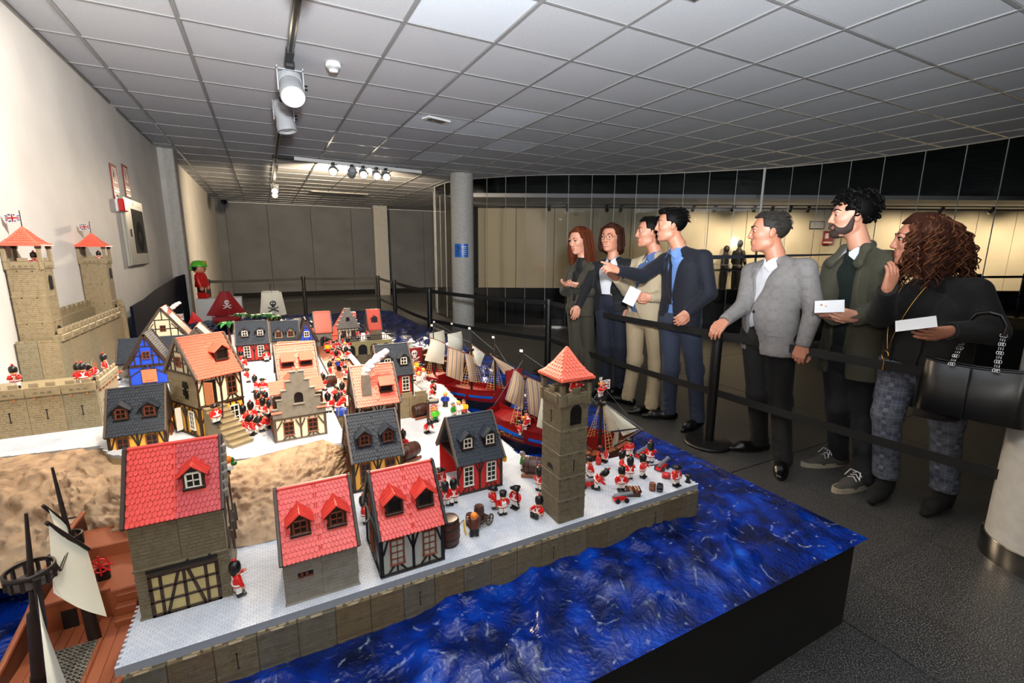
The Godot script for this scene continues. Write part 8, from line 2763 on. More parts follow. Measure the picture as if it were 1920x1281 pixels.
	if O.get("glasses",false):
		var gl := MB.new()
		for sg in [-1.0,1.0]:
			var ring := []
			for k in 17:
				var a := TAU*k/16.0
				ring.append(h.call(sg*0.033 + 0.026*cos(a),0.01 + 0.021*sin(a),0.099 - 0.012*absf(sg*0.033 + 0.026*cos(a))/0.06))
			gl.tube(ring,0.0018*s,6)
			gl.tube([h.call(sg*0.059,0.016,0.087),h.call(sg*0.077,0.014,-0.01)],0.0016*s,6)
		gl.tube([h.call(-0.008,0.014,0.1),h.call(0,0.016,0.103),h.call(0.008,0.014,0.1)],0.0016*s,6)
		put("glasses",gl,"black_metal",t)
	if O.get("earrings",false):
		for sg in [-1.0,1.0]:
			put("earring",MB.new().ell(h.call(sg*0.081,-0.034,-0.004),Vector3(0.006,0.006,0.006)),"white_plastic",t)
	return t

func hair_of(t,h,hb,hc,s,O):
	var kind: String = O.style
	var extra := MB.new()
	var f = hair_shell(hc,hb,s,O)
	if kind == "crop" or kind == "swept":
		for k in 220:
			var a := hash1(k)*TAU
			var y := 0.02 + hash1(k + 200.0)*0.1
			var r := sqrt(maxf(0.0,1.0 - pow((y - 0.042)/0.095,2.0)))
			var x := cos(a)*0.082*r
			var z := -0.016 + sin(a)*0.1*r
			if z > 0.03 and y < 0.085 or z > -0.01 and y < 0.05:
				continue
			var dz := -0.03 if kind == "swept" else -0.012
			var gr: float = O.get("grow",0.0)
			extra.tube([h.call(x*(1.0 + gr*8),y + gr,z + 0.012),h.call(x*(1.05 + gr*8),y + 0.006 + gr,z),h.call(x*1.04,y - 0.004 + gr,z + dz)],[0.002*s,0.0034*s,0.0008],4)
	elif kind == "mop":
		for k in 150:
			var a := hash1(k + 0.5)*TAU
			var y := -0.035 + hash1(k + 300.0)*0.165
			var r := sqrt(maxf(0.0,1.0 - pow((y - 0.042)/0.1,2.0)))
			var x := cos(a)*0.086*r
			var z := -0.016 + sin(a)*0.105*r
			if z > 0.045 and y < 0.062 or z > 0.005 and y < 0.03 or (z > -0.04 and y < 0.0):
				continue
			var q := []
			var ph := hash1(k + 900.0)*TAU
			var rr := 0.008 + 0.008*hash1(k + 40.0)
			for i in 9:
				var g := i*0.75 + ph
				q.append(h.call(x*1.06 + rr*cos(g),y + 0.01 + rr*sin(g)*0.8,z*1.04 + rr*sin(g*0.7 + 1.0)))
			extra.tube(q,0.0055*s,5)
	elif kind == "bob":
		for sg in [-1.0,1.0]:
			f.cap(h.call(sg*0.074,0.05,-0.01),h.call(sg*0.088,-0.085,-0.005),0.028*s,0.03*s,0.03,hb.x,0.7)
			f.cap(h.call(sg*0.04,0.03,-0.075),h.call(sg*0.055,-0.1,-0.06),0.045*s,0.04*s,0.03)
		for k in 70:
			var sg := -1.0 if k % 2 == 0 else 1.0
			var z := 0.045 - 0.12*hash1(k)
			var x: float = sg*(0.082 + 0.016*hash1(k + 30.0))
			extra.tube([h.call(sg*0.02,0.12,z*0.8),h.call(x*0.85,0.085,z),h.call(x,0.01,z),h.call(x*1.06,-0.06,z),h.call(x*0.98,-0.115 + 0.02*hash1(k + 8.0),z + 0.004)],[0.004*s,0.006*s,0.006*s,0.006*s,0.001],5)
	elif kind == "long":
		for sg in [-1.0,1.0]:
			f.cap(h.call(sg*0.072,0.05,-0.005),h.call(sg*0.095,-0.13,0.0),0.026*s,0.034*s,0.03,hb.x,0.75)
			f.cap(h.call(sg*0.095,-0.13,0.0),h.call(sg*0.1,-0.23,0.015),0.034*s,0.02*s,0.03,hb.x,0.75)
			f.cap(h.call(sg*0.045,0.03,-0.075),h.call(sg*0.065,-0.2,-0.075),0.045*s,0.04*s,0.03)
		for k in 110:
			var sg := -1.0 if k % 2 == 0 else 1.0
			var z := 0.04 - 0.13*hash1(k)
			var x: float = sg*(0.08 + 0.03*hash1(k + 30.0))
			var lw := -0.2 - 0.07*hash1(k + 8.0)
			extra.tube([h.call(sg*0.015,0.12,z*0.7),h.call(x*0.8,0.08,z),h.call(x*0.98,0.0,z),h.call(x*1.12,-0.09,z + 0.006),h.call(x*1.16,-0.16,z),h.call(x*1.05,lw,z + 0.012)],[0.004*s,0.006*s,0.006*s,0.006*s,0.005*s,0.001],5)
	elif kind == "curls":
		for sg in [-1.0,1.0]:
			f.cap(h.call(sg*0.075,0.06,-0.02),h.call(sg*0.095,-0.08,-0.03),0.028*s,0.036*s,0.03)
			f.cap(h.call(sg*0.095,-0.08,-0.03),h.call(sg*0.1,-0.15,-0.03),0.036*s,0.025*s,0.03)
			f.cap(h.call(sg*0.045,0.03,-0.08),h.call(sg*0.06,-0.13,-0.09),0.045*s,0.045*s,0.03)
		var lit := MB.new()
		for k in 190:
			var a := PI*(0.04 + 1.92*hash1(k + 0.3)) + PI/2
			var ro := 0.35 + 0.65*sqrt(hash1(k + 23.0))
			var x0 := 0.087*cos(a)*ro
			var z0 := -0.016 + 0.1*sin(a)*ro
			if z0 > 0.035:
				z0 = 0.035
			var lw := -0.1 - 0.12*hash1(k + 71.0)
			var q := []
			var ra := []
			var ph := hash1(k + 17.0)*TAU
			for i in 22:
				var g := i/21.0
				var y := lerpf(0.046 + 0.09*sqrt(1.0 - ro*ro*0.9),lw,g*g*0.4 + g*0.6)
				var out := lerpf(1.0,1.0/ro,smoothstep(0.0,0.3,g)) + 0.5*smoothstep(0.0,0.7,g) + 0.35*hash1(k + 55.0)*g
				var cr := 0.004 + 0.012*smoothstep(0.15,0.5,g)
				q.append(h.call(x0*out + cr*cos(ph + g*24.0),y,z0*out - 0.02*g + cr*sin(ph + g*24.0)))
				ra.append((0.0048 - 0.002*g)*s)
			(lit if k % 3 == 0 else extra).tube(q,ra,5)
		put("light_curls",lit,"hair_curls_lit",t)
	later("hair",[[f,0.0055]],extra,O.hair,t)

func dress(t,J,O,B):
	var ster: Vector3 = B.ster
	var pel: Vector3 = B.pel
	var up: Vector3 = B.up
	var F: Vector3 = B.F
	var X: Vector3 = B.X
	var w: float = B.w
	var hem: float = O.hem
	var dn := (Vector3(pel.x,hem,pel.z) - pel)
	# jacket or coat
	var f := Field.new()
	var deep: float = O.get("deep",0.86)
	for sg in [-1.0,1.0]:
		f.cap(ster + X*(sg*0.085*w) - up*0.075,pel + X*(sg*0.075*w) + up*0.1,0.118*w,0.112*w,0.05,F,deep)
		f.cap(pel + X*(sg*0.075*w) + up*0.1,pel + X*(sg*0.08*w) + dn,0.112*w,O.get("flare",0.125)*w,0.05,F,deep)
	f.cap(ster - up*0.1,pel + Vector3(0,0.02,0),0.112*w,0.114*w,0.04,F,deep)
	if O.get("belly",0.0) > 0.0:
		f.ell(pel + up*0.16 + F*0.03,Vector3(0.15*w,0.17,0.105 + O.belly),Basis(X,up,F),0.06)
	if O.get("bust",false):
		for sg in [-1.0,1.0]:
			f.ell(ster - up*0.17 + X*(sg*0.075) + F*0.075,Vector3(0.075,0.075,0.07)*w,Basis(X,up,F),0.05)
	var hp: Array[Plane] = [Plane(Vector3.UP,hem)]
	f.cut(hp,0.004)
	# neck opening,the front V down to the button and the gap below it
	f.ell(J.neck + up*0.035,Vector3(0.066,0.075,0.07),Basis(X,up,F),0.01,true)
	var A: Vector3 = pel + up*float(O.get("button",0.2))
	var m: float = O.get("vee",0.3)
	var gap: float = O.get("gap",0.0)
	var vl := MB.new()
	if O.get("open",true):
		var far := Plane(F,F.dot(ster + F*0.18))
		var v: Array[Plane] = [far,Plane(-F,(-F).dot(ster)),Plane(X - up*m,(X - up*m).dot(A + X*gap)),Plane(-X - up*m,(-X - up*m).dot(A - X*gap))]
		for i in v.size():
			v[i] = v[i].normalized()
		f.cut(v,0.004)
		var m2: float = O.get("cutaway",0.18)
		var v2: Array[Plane] = [far,Plane(-F,(-F).dot(ster)),Plane(X + up*m2,(X + up*m2).dot(A + X*gap)),Plane(-X + up*m2,(-X + up*m2).dot(A - X*gap))]
		for i in v2.size():
			v2[i] = v2[i].normalized()
		f.cut(v2,0.004)
		var nl := J.neck - up*0.05 as Vector3
		for sg in [-1.0,1.0]:
			var r0 := PackedVector3Array()
			var r1 := PackedVector3Array()
			var r2 := PackedVector3Array()
			var r3 := PackedVector3Array()
			var top: float = (nl - A).dot(up)
			for k in 11:
				var g := k/10.0
				var y := top*g*0.88
				var wd: float = O.get("lapel",0.055)*(0.12 + 1.15*smoothstep(0.0,0.62,g))*(1.0 - 0.25*smoothstep(0.66,0.7,g))
				var p: Vector3 = A + up*y + X*(sg*(gap + y*m - 0.004))
				var p2: Vector3 = p + X*(sg*wd)
				var a := surf(f,p,F) + F*0.002
				var b := surf(f,p2,F) + F*0.006
				r0.append(a - F*0.012)
				r1.append(a + F*0.006)
				r2.append(b)
				r3.append(b - F*0.014)
			vl.grid([r0,r1,r2,r3] if sg > 0.0 else [r3,r2,r1,r0])
	var ar: float = O.get("sleeve",1.0)
	for q in [["shR","elR","wrR"],["shL","elL","wrL"]]:
		var sh: Vector3 = J[q[0]]
		var el: Vector3 = J[q[1]]
		var wr: Vector3 = J[q[2]]
		f.cap(J.neck - up*0.07 - F*0.012,sh + up*0.002,0.054,0.052,0.05)
		f.cap(sh,el,0.064*ar,0.056*ar,0.035)
		f.cap(el,wr,0.057*ar,0.042*ar,0.02)
		var d := (wr - el).normalized()
		f.cap(wr + d*0.056,wr + d*0.12,0.046*ar,0.07,0.004,Vector3.ZERO,1.0,true)
	# soft folds where the sleeves and the waist bend
	for q in [["shR","elR","wrR"],["shL","elL","wrL"]]:
		var el: Vector3 = J[q[1]]
		var d1: Vector3 = (el - J[q[0]]).normalized()
		var sd := d1.cross(F).normalized()
		for k in 2:
			var p := el - d1*(0.04 + 0.05*k)
			f.cap(p + (F*0.05 - sd*0.02)*ar,p + (F*0.02 + sd*0.055)*ar + d1*0.02,0.008,0.008,0.02)
	later("jacket" if O.get("coat","jacket") == "jacket" else O.coat,[[f,0.011]],null,O.jacket,t)
	if vl.v.size():
		put("lapels",vl,O.get("lapel_mat",O.jacket),t)
	for k in O.get("buttons",0):
		var p := surf(f,A - up*(0.01 + 0.105*k) + X*(0.02 + gap),F)
		put("button",MB.new().cyl(p - F*0.001,0.009,0.006,12,Basis(Quaternion(Vector3.UP,F))),"black",t)
	if O.get("pockets",false):
		for sg in [-1.0,1.0]:
			var row := []
			for r in 2:
				var line := PackedVector3Array()
				for k in 5:
					line.append(surf(f,pel + up*(0.085 - 0.045*r) + X*(sg*(0.075 + 0.026*k)*w),(F + X*sg*0.5).normalized()) + F*(0.004 + 0.003*r))
				row.append(line)
			put("pocket_flap",MB.new().grid(row if sg < 0.0 else [row[1],row[0]]).grid([row[1],row[0]] if sg < 0.0 else row),O.jacket,t)
	if O.get("parka",false):
		for sg in [-1.0,1.0]:
			for hgt in [0.36,0.1]:
				var row := []
				for r in 2:
					var line := PackedVector3Array()
					for k in 5:
						line.append(surf(f,pel + up*(hgt - 0.06*r) + X*(sg*(0.055 + 0.028*k)*w),(F + X*sg*0.5).normalized()) + F*(0.006 + 0.002*r))
					row.append(line)
				put("pocket_flap",MB.new().grid(row if sg < 0.0 else [row[1],row[0]]).grid([row[1],row[0]] if sg < 0.0 else row),O.jacket,t)
		var col := Field.new()
		for sg in [-1.0,1.0]:
			col.cap(J.neck - up*0.055 + X*(sg*0.075) + F*0.03,J.neck - up*0.13 + X*(sg*0.1) + F*0.1,0.03,0.034,0.02,F,0.5)
			col.cap(J.neck - up*0.05 + X*(sg*0.075) + F*0.03,J.neck - up*0.03 - F*0.075,0.028,0.028,0.02)
		later("collar",[[col,0.007]],null,O.jacket,t)
	# shirt or top under it
	var sf := Field.new()
	for sg in [-1.0,1.0]:
		sf.cap(ster + X*(sg*0.075*w) - up*0.08,pel + X*(sg*0.07*w) + up*0.04,0.108*w,O.get("top_w",0.1)*w,0.05,F,deep)
	sf.cap(J.neck - up*0.1,J.neck - up*0.055,0.075,0.064,0.04)
	if O.get("belly",0.0) > 0.0:
		sf.ell(pel + up*0.16 + F*0.025,Vector3(0.13*w,0.15,0.095 + O.belly),Basis(X,up,F),0.06)
	sf.cap(ster - up*0.1,pel + up*0.06,0.103*w,0.102*w,0.04,F,deep)
	var sc: Array[Plane] = [Plane(up,up.dot(pel + up*float(O.get("top_cut",0.06))))]
	sf.cut(sc,0.004)
	if O.get("collar",true):
		var cp: Array[Plane] = [Plane(-F,(-F).dot(J.neck + F*0.0)),Plane(X - up*0.5,(X - up*0.5).dot(J.neck - up*float(O.get("throat",0.07)))),Plane(-X - up*0.5,(-X - up*0.5).dot(J.neck - up*float(O.get("throat",0.07))))]
		for i in cp.size():
			cp[i] = cp[i].normalized()
		sf.cut(cp,0.003)
	elif O.get("scoop",0.0) > 0.0:
		sf.ell(J.neck - up*0.04 + F*0.07,Vector3(0.07,float(O.scoop),0.1),Basis(X,up,F),0.004,true)
	later(O.get("top_name","shirt"),[[sf,0.01]],null,O.shirt,t)
	if O.get("collar",true):
		var cm := MB.new()
		for sg in [-1.0,1.0]:
			var p0: Vector3 = J.neck - up*0.012 - F*0.062
			var p1: Vector3 = J.neck - up*0.02 + X*(sg*0.062)
			var p2: Vector3 = J.neck - up*0.045 + X*(sg*0.034) + F*0.062
			var p3: Vector3 = J.neck - up*0.068 + X*(sg*0.012) + F*0.082
			var q0 := p0 - up*0.05 - F*0.016
			var q1 = p1 - up*0.055 + X*(sg*0.02)
			var q2 = p2 - up*0.075 + X*(sg*0.032) + F*0.026
			var q3 = p3 - up*0.02 + X*(sg*0.012) + F*0.012
			var ra := PackedVector3Array([p0,p1,p2,p3])
			var rb := PackedVector3Array([q0,q1,q2,q3])
			var off = F*0.004 + X*(sg*0.003)
			var ra2 := PackedVector3Array([p0 - off,p1 - off,p2 - off,p3 - off])
			cm.grid([ra,rb] if sg < 0.0 else [rb,ra])
			cm.grid([rb,ra2] if sg < 0.0 else [ra2,rb])
		put("shirt_collar",cm,O.get("collar_mat",O.shirt),t)
	if O.has("tie"):
		var r0 := PackedVector3Array()
		var r1 := PackedVector3Array()
		var r2 := PackedVector3Array()
		for k in 10:
			var g := k/9.0
			var y := -0.085 - g*0.4
			var ww := 0.014 if k < 2 else 0.013 + 0.025*g
			var c := surf(sf,J.neck + up*y,F) + F*(0.012 if k < 2 else 0.006)
			r0.append(c - X*ww)
			r1.append(c + F*0.004)
			r2.append(c + X*ww)
		put("tie",MB.new().grid([r2,r1,r0]),O.tie,t)
	if O.has("placket"):
		for k in 5:
			var p := surf(sf,J.neck - up*(0.12 + 0.075*k),F)
			put("shirt_button",MB.new().cyl(p,0.005,0.003,8,Basis(Quaternion(Vector3.UP,F))),"white_plastic",t)
	# cuffs
	if O.get("cuffs",false):
		for q in [["elR","wrR"],["elL","wrL"]]:
			var d: Vector3 = (J[q[1]] - J[q[0]]).normalized()
			put("cuff",MB.new().tube([J[q[1]] - d*0.03,J[q[1]] + d*0.016],0.0335,16),O.shirt,t)
	# trousers
	var tf := Field.new()
	var tw: float = O.get("leg",1.0)
	tf.cap(J.hipR + up*0.03,J.hipL + up*0.03,0.1*w,0.1*w,0.05,F,0.95)
	tf.cap(pel + up*0.02,pel + up*0.09,0.11*w,0.115*w,0.05)
	for q in [["hipR","knR","anR"],["hipL","knL","anL"]]:
		var kn: Vector3 = J[q[1]]
		var an: Vector3 = J[q[2]]
		tf.cap(J[q[0]],kn,0.092*tw*w,0.068*tw,0.03)
		tf.cap(kn,an,0.067*tw,O.get("ankle",0.056),0.03)
		var dl := (an - kn).normalized()
		tf.cap(an,an + dl*0.06,O.get("ankle",0.056),O.get("ankle",0.056)*1.06,0.02)
		for k in 3:
			var p := an - dl*(0.015 + 0.05*k)
			tf.cap(p + F*0.05 + X*0.03,p + F*0.04 - X*0.04 + dl*0.02,0.007,0.007,0.016)
			var p2 := kn + dl*(0.03*k - 0.04)
			tf.cap(p2 - F*0.06 + X*0.04,p2 - F*0.055 - X*0.04 + dl*0.02,0.008,0.008,0.02)
	var cuffy: float = O.get("trouser_hem",0.05)
	var th: Array[Plane] = [Plane(Vector3.UP,cuffy)]
	tf.cut(th,0.004)
	var wc: Array[Plane] = [Plane(-up,(-up).dot(pel + up*(float(O.get("top_cut",0.06)) + 0.025)))]
	tf.cut(wc,0.004)
	later("trousers",[[tf,0.012]],null,O.trousers,t)
	if O.get("belt",false):
		put("belt",MB.new().lathe([Vector2(0.118*w,0.055),Vector2(0.124*w,0.058),Vector2(0.124*w,0.088),Vector2(0.118*w,0.091)],28,pel,Basis(X,up,F)*Basis.from_scale(Vector3(1.12,1,0.92))),"leather",t)
	# shoes
	for q in [["anR","toR"],["anL","toL"]]:
		var an: Vector3 = J[q[0]]
		var d: Vector3 = J[q[1]] - an
		d.y = 0.0
		d = d.normalized()
		var sd := Vector3.UP.cross(d)
		var g := Vector3(an.x,0,an.z)
		var L: float = O.get("shoe",0.27)
		var sh := Field.new()
		var kind: String = O.get("shoes","leather")
		var lift := 0.05 if kind == "boots" else 0.0
		sh.cap(g - d*0.045 + Vector3(0,0.034 + lift,0),g + d*(L*0.45) + Vector3(0,0.034 + lift*0.4,0),0.036,0.042,0.02)
		sh.cap(g + d*(L*0.45) + Vector3(0,0.028 + lift*0.3,0),g + d*(L*0.74) + Vector3(0,0.02,0),0.04,0.03 if kind == "sneakers" else 0.024,0.02,Vector3.UP,0.8)
		sh.cap(g + Vector3(0,0.05,0),an + Vector3(0,0.02 if kind != "boots" else 0.09,0) + d*0.005,0.043,0.04,0.03)
		if kind == "boots":
			sh.cap(g - d*0.05 + Vector3(0,0.0,0),g - d*0.045 + Vector3(0,0.06,0),0.024,0.032,0.01)
		var fl: Array[Plane] = [Plane(Vector3.UP,0.012 if kind == "sneakers" else 0.003)]
		sh.cut(fl,0.002)
		var holder = Node3D.new()
		holder.name = "shoe"
		t.add_child(holder,true)
		later("upper",[[sh,0.0075]],null,{"sneakers": "suede_grey","boots": "suede","leather": "leather"}[kind],holder)
		if kind == "sneakers":
			var so := PackedVector2Array()
			for k in 20:
				var a := TAU*k/20.0
				so.append(Vector2(0.045*sin(a)*(1.0 + 0.12*cos(a)),L*0.365 + cos(a)*L*0.545))
			put("sole",MB.new().prism(so,0.03,Transform3D(Basis(-sd,d,Vector3.UP),g - Vector3(0,0,0) - d*0.005)),"sole",holder)
			var la := MB.new()
			for k in 5:
				var c := g + d*(L*(0.2 + 0.07*k)) + Vector3(0,0.1 - 0.011*k,0)
				la.tube([c - sd*0.032 - Vector3(0,0.014,0),c + Vector3(0,0.002,0),c + sd*0.032 - Vector3(0,0.014,0) + d*0.016],0.0035,5)
			for sg in [-1.0,1.0]:
				la.tube([g + d*L*0.22 + Vector3(0,0.103,0),g + d*L*0.3 + sd*sg*0.03 + Vector3(0,0.115,0),g + d*L*0.38 + sd*sg*0.045 + Vector3(0,0.075,0)],0.003,5)
			put("laces",la,"paper",holder)
		elif kind == "leather":
			var so := PackedVector2Array()
			for k in 20:
				var a := TAU*k/20.0
				so.append(Vector2(0.042*sin(a)*(1.0 + 0.1*cos(a)),L*0.33 + cos(a)*L*0.5))
			put("sole",MB.new().prism(so,0.012,Transform3D(Basis(-sd,d,Vector3.UP),g)),"black",holder)

func card(label,at: Vector3,ax: Vector3,ay: Vector3,wd: float,hg: float):
	# a folded invitation card held in a hand
	var t = thing("card",label,"card",at)
	var b := Basis(ax.normalized(),ay.normalized(),ax.cross(ay).normalized()).orthonormalized()
	put("leaf",MB.new().box(b*Vector3(0,hg*0.25,0.001),Vector3(wd,hg*0.5,0.001),b),"paper",t)
	put("leaf",MB.new().box(b*Vector3(0,-hg*0.25,0.0),Vector3(wd,hg*0.5,0.001),b),"paper",t)
	put("printed_mark",MB.new().box(b*Vector3(0,hg*0.2,0.002),Vector3(wd*0.22,hg*0.1,0.0006),b),"black",t)

func woman_extras(neck: Vector3,wr: Vector3,hd: Vector3,L: Vector3,T: Vector3):
	var F := (L*0.67 + T*0.74).normalized()
	var X := Vector3.UP.cross(F)
	var n = thing("necklace","long thin gold necklace with a ring pendant over the black sweater","necklace",neck)
	var chain := []
	for k in 21:
		var g := k/20.0
		var a := lerpf(-1.0,1.0,g)
		chain.append(X*(0.075*a*(1.0 - 0.1*a*a))*(1.0 - 0.25*(1.0 - absf(a))) - Vector3.UP*(0.05 + 0.36*(1.0 - pow(absf(a),1.25))) + F*(0.065 + 0.105*(1.0 - pow(absf(a),3.0))))
	put("chain",MB.new().tube(chain,0.0022,5),"gold",n)
	var ring := []
	for k in 17:
		ring.append(chain[10] + X*(0.02*cos(TAU*k/16.0)) - Vector3.UP*(0.03 - 0.024*sin(TAU*k/16.0)) + F*0.01)
	put("ring",MB.new().tube(ring,0.003,6),"gold",n)
	put("tassel",MB.new().tube([ring[12],ring[12] - Vector3(0,0.06,0)],[0.003,0.005],6),"gold",n)
	var br = thing("bracelet","thin black band round the raised wrist of the dark-coated woman","bracelet",wr)
	var loop := []
	var d := hd.normalized()
	var s1 := d.cross(Vector3.UP).normalized()
	var s2 := d.cross(s1)
	for k in 17:
		loop.append(-d*0.015 + s1*0.031*cos(TAU*k/16.0) + s2*0.028*sin(TAU*k/16.0))
	put("band",MB.new().tube(loop,0.003,6),"black",br)

func handbag(c: Vector3,X: Vector3,T: Vector3,strap: Vector3):
	var t = thing("handbag","large black leather handbag with silver chain straps on the arm of the dark-coated woman","handbag",c)
	X = (X + T*0.25).normalized()
	var Z := X.cross(Vector3.UP)
	if Z.dot(T) < 0:
		Z = -Z
	var b := Basis(X,Vector3.UP,Z)
	var rows := []
	for j in 9:
		var y := j/8.0
		var wd := lerpf(0.2,0.185,y)
		var dp := 0.075*(1.0 - 0.55*y*y) + 0.012*sin(y*PI)
		var row := PackedVector3Array()
		for k in 28:
			var a := TAU*k/28.0
			var cx := signf(cos(a))*pow(absf(cos(a)),0.45)
			var cz := signf(sin(a))*pow(absf(sin(a)),0.7)
			row.append(b*Vector3(wd*cx,y*0.25 - 0.03*(1.0 - y)*absf(cx)*0.0 - 0.012*sin(PI*(cx*0.5 + 0.5))*y,dp*cz*(0.85 + 0.15*sin(cx*7.0))))
		rows.append(row)
	var m := MB.new().grid(rows,true)
	var bot := []
	for q in rows[0]:
		bot.append(q)
	m.face(bot)
	put("body",m,"leather",t)
	var rim := []
	for q in rows[8]:
		rim.append(q)
	rim.append(rows[8][0])
	put("rim",MB.new().tube(rim,0.005,6),"leather",t)
	put("seam",MB.new().box(b*Vector3(0,0.12,0.07),Vector3(0.004,0.24,0.03),b),"leather",t)
	for sg in [-1.0,1.0]:
		var p0 := b*Vector3(sg*0.075,0.245,0.05)
		var p1 = (strap - c) + X*(sg*0.06 - 0.0) + Vector3(0,0.035,0)
		var ch := MB.new()
		for row in 3:
			for k in 9:
				var f := k/8.0
				var p := p0.lerp(p1,f) + X*((row - 1)*0.007)
				var dd = (p1 - p0).normalized()
				var side := X if k % 2 == 0 else Z
				var lp := []
				for i in 9:
					lp.append(p + dd*(0.0085*cos(TAU*i/8.0)) + side*(0.005*sin(TAU*i/8.0)))
				ch.tube(lp,0.0017,5)
		put("chain_strap",ch,"chrome",t)
		put("handle",MB.new().tube([p1,p1 + Vector3(0,0.05,0) + X*sg*0.004,p1 + Vector3(0,0.09,0) - X*sg*0.02,p1 + Vector3(0,0.1,0) - X*sg*0.06],0.009,8),"leather",t)
	put("lining_edge",MB.new().box(b*Vector3(0,0.235,0),Vector3(0.33,0.004,0.04),b),"black",t)

func people():
	person("long-haired auburn woman in a moss-grey blazer over a black top",
		{"base": Vector3(2.860,0.000,-3.860),"F": Vector3(-0.998,0.000,0.060),"H": Vector3(-0.980,0.000,0.199),"hs": 1.100,"head": Vector3(2.804,1.521,-3.902),"neck": Vector3(2.838,1.353,-3.876),"shR": Vector3(2.830,1.247,-4.044),"shL": Vector3(2.851,1.274,-3.705),"elR": Vector3(2.772,1.015,-4.075),"wrR": Vector3(2.664,1.092,-3.881),"haR": Vector3(2.596,1.105,-3.856),"elL": Vector3(2.782,1.045,-3.669),"wrL": Vector3(2.703,1.095,-3.728),"haL": Vector3(2.632,1.104,-3.780),"hipR": Vector3(2.816,0.827,-3.973),"hipL": Vector3(2.844,0.846,-3.791),"knR": Vector3(2.807,0.416,-3.899),"knL": Vector3(2.904,0.410,-3.827),"anR": Vector3(2.696,0.085,-3.742),"anL": Vector3(2.776,0.085,-3.618),"toR": Vector3(2.677,0.020,-3.825),"toL": Vector3(2.739,0.020,-3.670)},
		{"skin": "skin_fair","hair": "hair_auburn","jaw": 0.9,"style": "long","short": false,"part": true,"line": 0.085,"brow": 0.7,"brow_mat": "hair_brown","lips": "lips_red","lashes": true,"jacket": "cloth_moss","lapel": 0.05,"shirt": "cloth_black","top_name": "top","collar": false,"trousers": "cloth_moss","hem": 0.78,"button": 0.16,"vee": 0.26,"gap": 0.02,"wide": 0.86,"tilt": -0.18,"leg": 0.95,"neck": 0.045,"earrings": true,"shoe": 0.23,"hand": 0.88,"curlR": [0.7,0.8,0.9,1.0],"curlL": [0.8,0.9,1.0,1.1],"bust": true,"pnR": Vector3(-0.421,0.707,0.568),"pnL": Vector3(0.421,0.707,-0.568)})
	person("smiling woman with brown bob and glasses in a black velvet jacket, white shirt and jeans",
		{"base": Vector3(2.950,0.000,-3.550),"F": Vector3(-0.904,0.000,0.427),"H": Vector3(-0.925,0.000,0.379),"hs": 1.100,"head": Vector3(2.931,1.542,-3.566),"neck": Vector3(2.952,1.379,-3.548),"shR": Vector3(2.872,1.289,-3.708),"shL": Vector3(3.013,1.322,-3.404),"elR": Vector3(2.730,1.073,-3.668),"wrR": Vector3(2.591,0.917,-3.588),"haR": Vector3(2.559,0.792,-3.589),"elL": Vector3(3.128,1.049,-3.467),"wrL": Vector3(3.005,0.884,-3.374),"haL": Vector3(2.980,0.795,-3.369),"hipR": Vector3(2.913,0.924,-3.628),"hipL": Vector3(2.984,0.936,-3.475),"knR": Vector3(2.924,0.506,-3.572),"knL": Vector3(3.035,0.513,-3.480),"anR": Vector3(2.979,0.085,-3.602),"anL": Vector3(3.111,0.085,-3.536),"toR": Vector3(2.948,0.020,-3.627),"toL": Vector3(3.061,0.020,-3.530)},
		{"skin": "skin_warm","hair": "hair_brown","jaw": 0.9,"style": "bob","short": false,"part": true,"line": 0.082,"brow": 0.8,"smile": 1.0,"lips": "lips_red","glasses": true,"earrings": true,"jacket": "cloth_velvet","shirt": "cloth_white","trousers": "cloth_jeans","hem": 0.86,"button": 0.1,"vee": 0.2,"gap": 0.055,"lapel": 0.045,"wide": 0.88,"neck": 0.046,"belt": true,"shoe": 0.24,"hand": 0.9,"throat": 0.13,"bust": true,"cutaway": 0.1,"curlR": [0.45,0.5,0.55,0.6],"pnR": Vector3(0.363,0.000,-0.932),"pnL": Vector3(0.932,0.000,-0.362)})
	person("dark-haired man in a beige suit and blue shirt, behind the man who points",
		{"base": Vector3(3.050,0.000,-3.180),"F": Vector3(-0.988,0.000,-0.153),"H": Vector3(-0.900,0.000,-0.435),"hs": 1.100,"head": Vector3(3.043,1.583,-3.187),"neck": Vector3(3.089,1.430,-3.143),"shR": Vector3(3.057,1.322,-3.366),"shL": Vector3(3.067,1.350,-2.970),"elR": Vector3(2.939,1.067,-3.314),"wrR": Vector3(2.756,1.173,-3.240),"haR": Vector3(2.662,1.253,-3.275),"elL": Vector3(3.048,1.040,-2.960),"wrL": Vector3(2.916,1.035,-2.976),"haL": Vector3(2.826,1.042,-3.035),"hipR": Vector3(3.038,0.802,-3.288),"hipL": Vector3(3.057,0.829,-3.077),"knR": Vector3(2.999,0.424,-3.229),"knL": Vector3(3.138,0.412,-3.096),"anR": Vector3(2.940,0.085,-3.223),"anL": Vector3(2.968,0.085,-2.946),"toR": Vector3(2.899,0.020,-3.322),"toL": Vector3(2.880,0.020,-2.975)},
		{"skin": "skin_warm","hair": "hair_dark","style": "crop","line": 0.088,"grow": 0.004,"smile": 0.5,"jacket": "cloth_beige","shirt": "cloth_denim_shirt","trousers": "cloth_chino","hem": 0.8,"button": 0.2,"vee": 0.24,"gap": 0.015,"lapel": 0.06,"shoes": "leather","throat": 0.1,"placket": true,"curlL": [0.8,0.9,1.0,1.1],"curlR": [0.5,0.6,0.6,0.7],"cutaway": 0.35,"belly": 0.02,"pnR": Vector3(0.367,0.848,-0.383),"pnL": Vector3(0.688,0.110,-0.717)})
	card("white folded card in the hand of the beige-suited man",Vector3(2.774,1.042,-3.068),Vector3(-0.577,0.350,-0.554),Vector3(0.253,1.000,0.242),0.1,0.15)
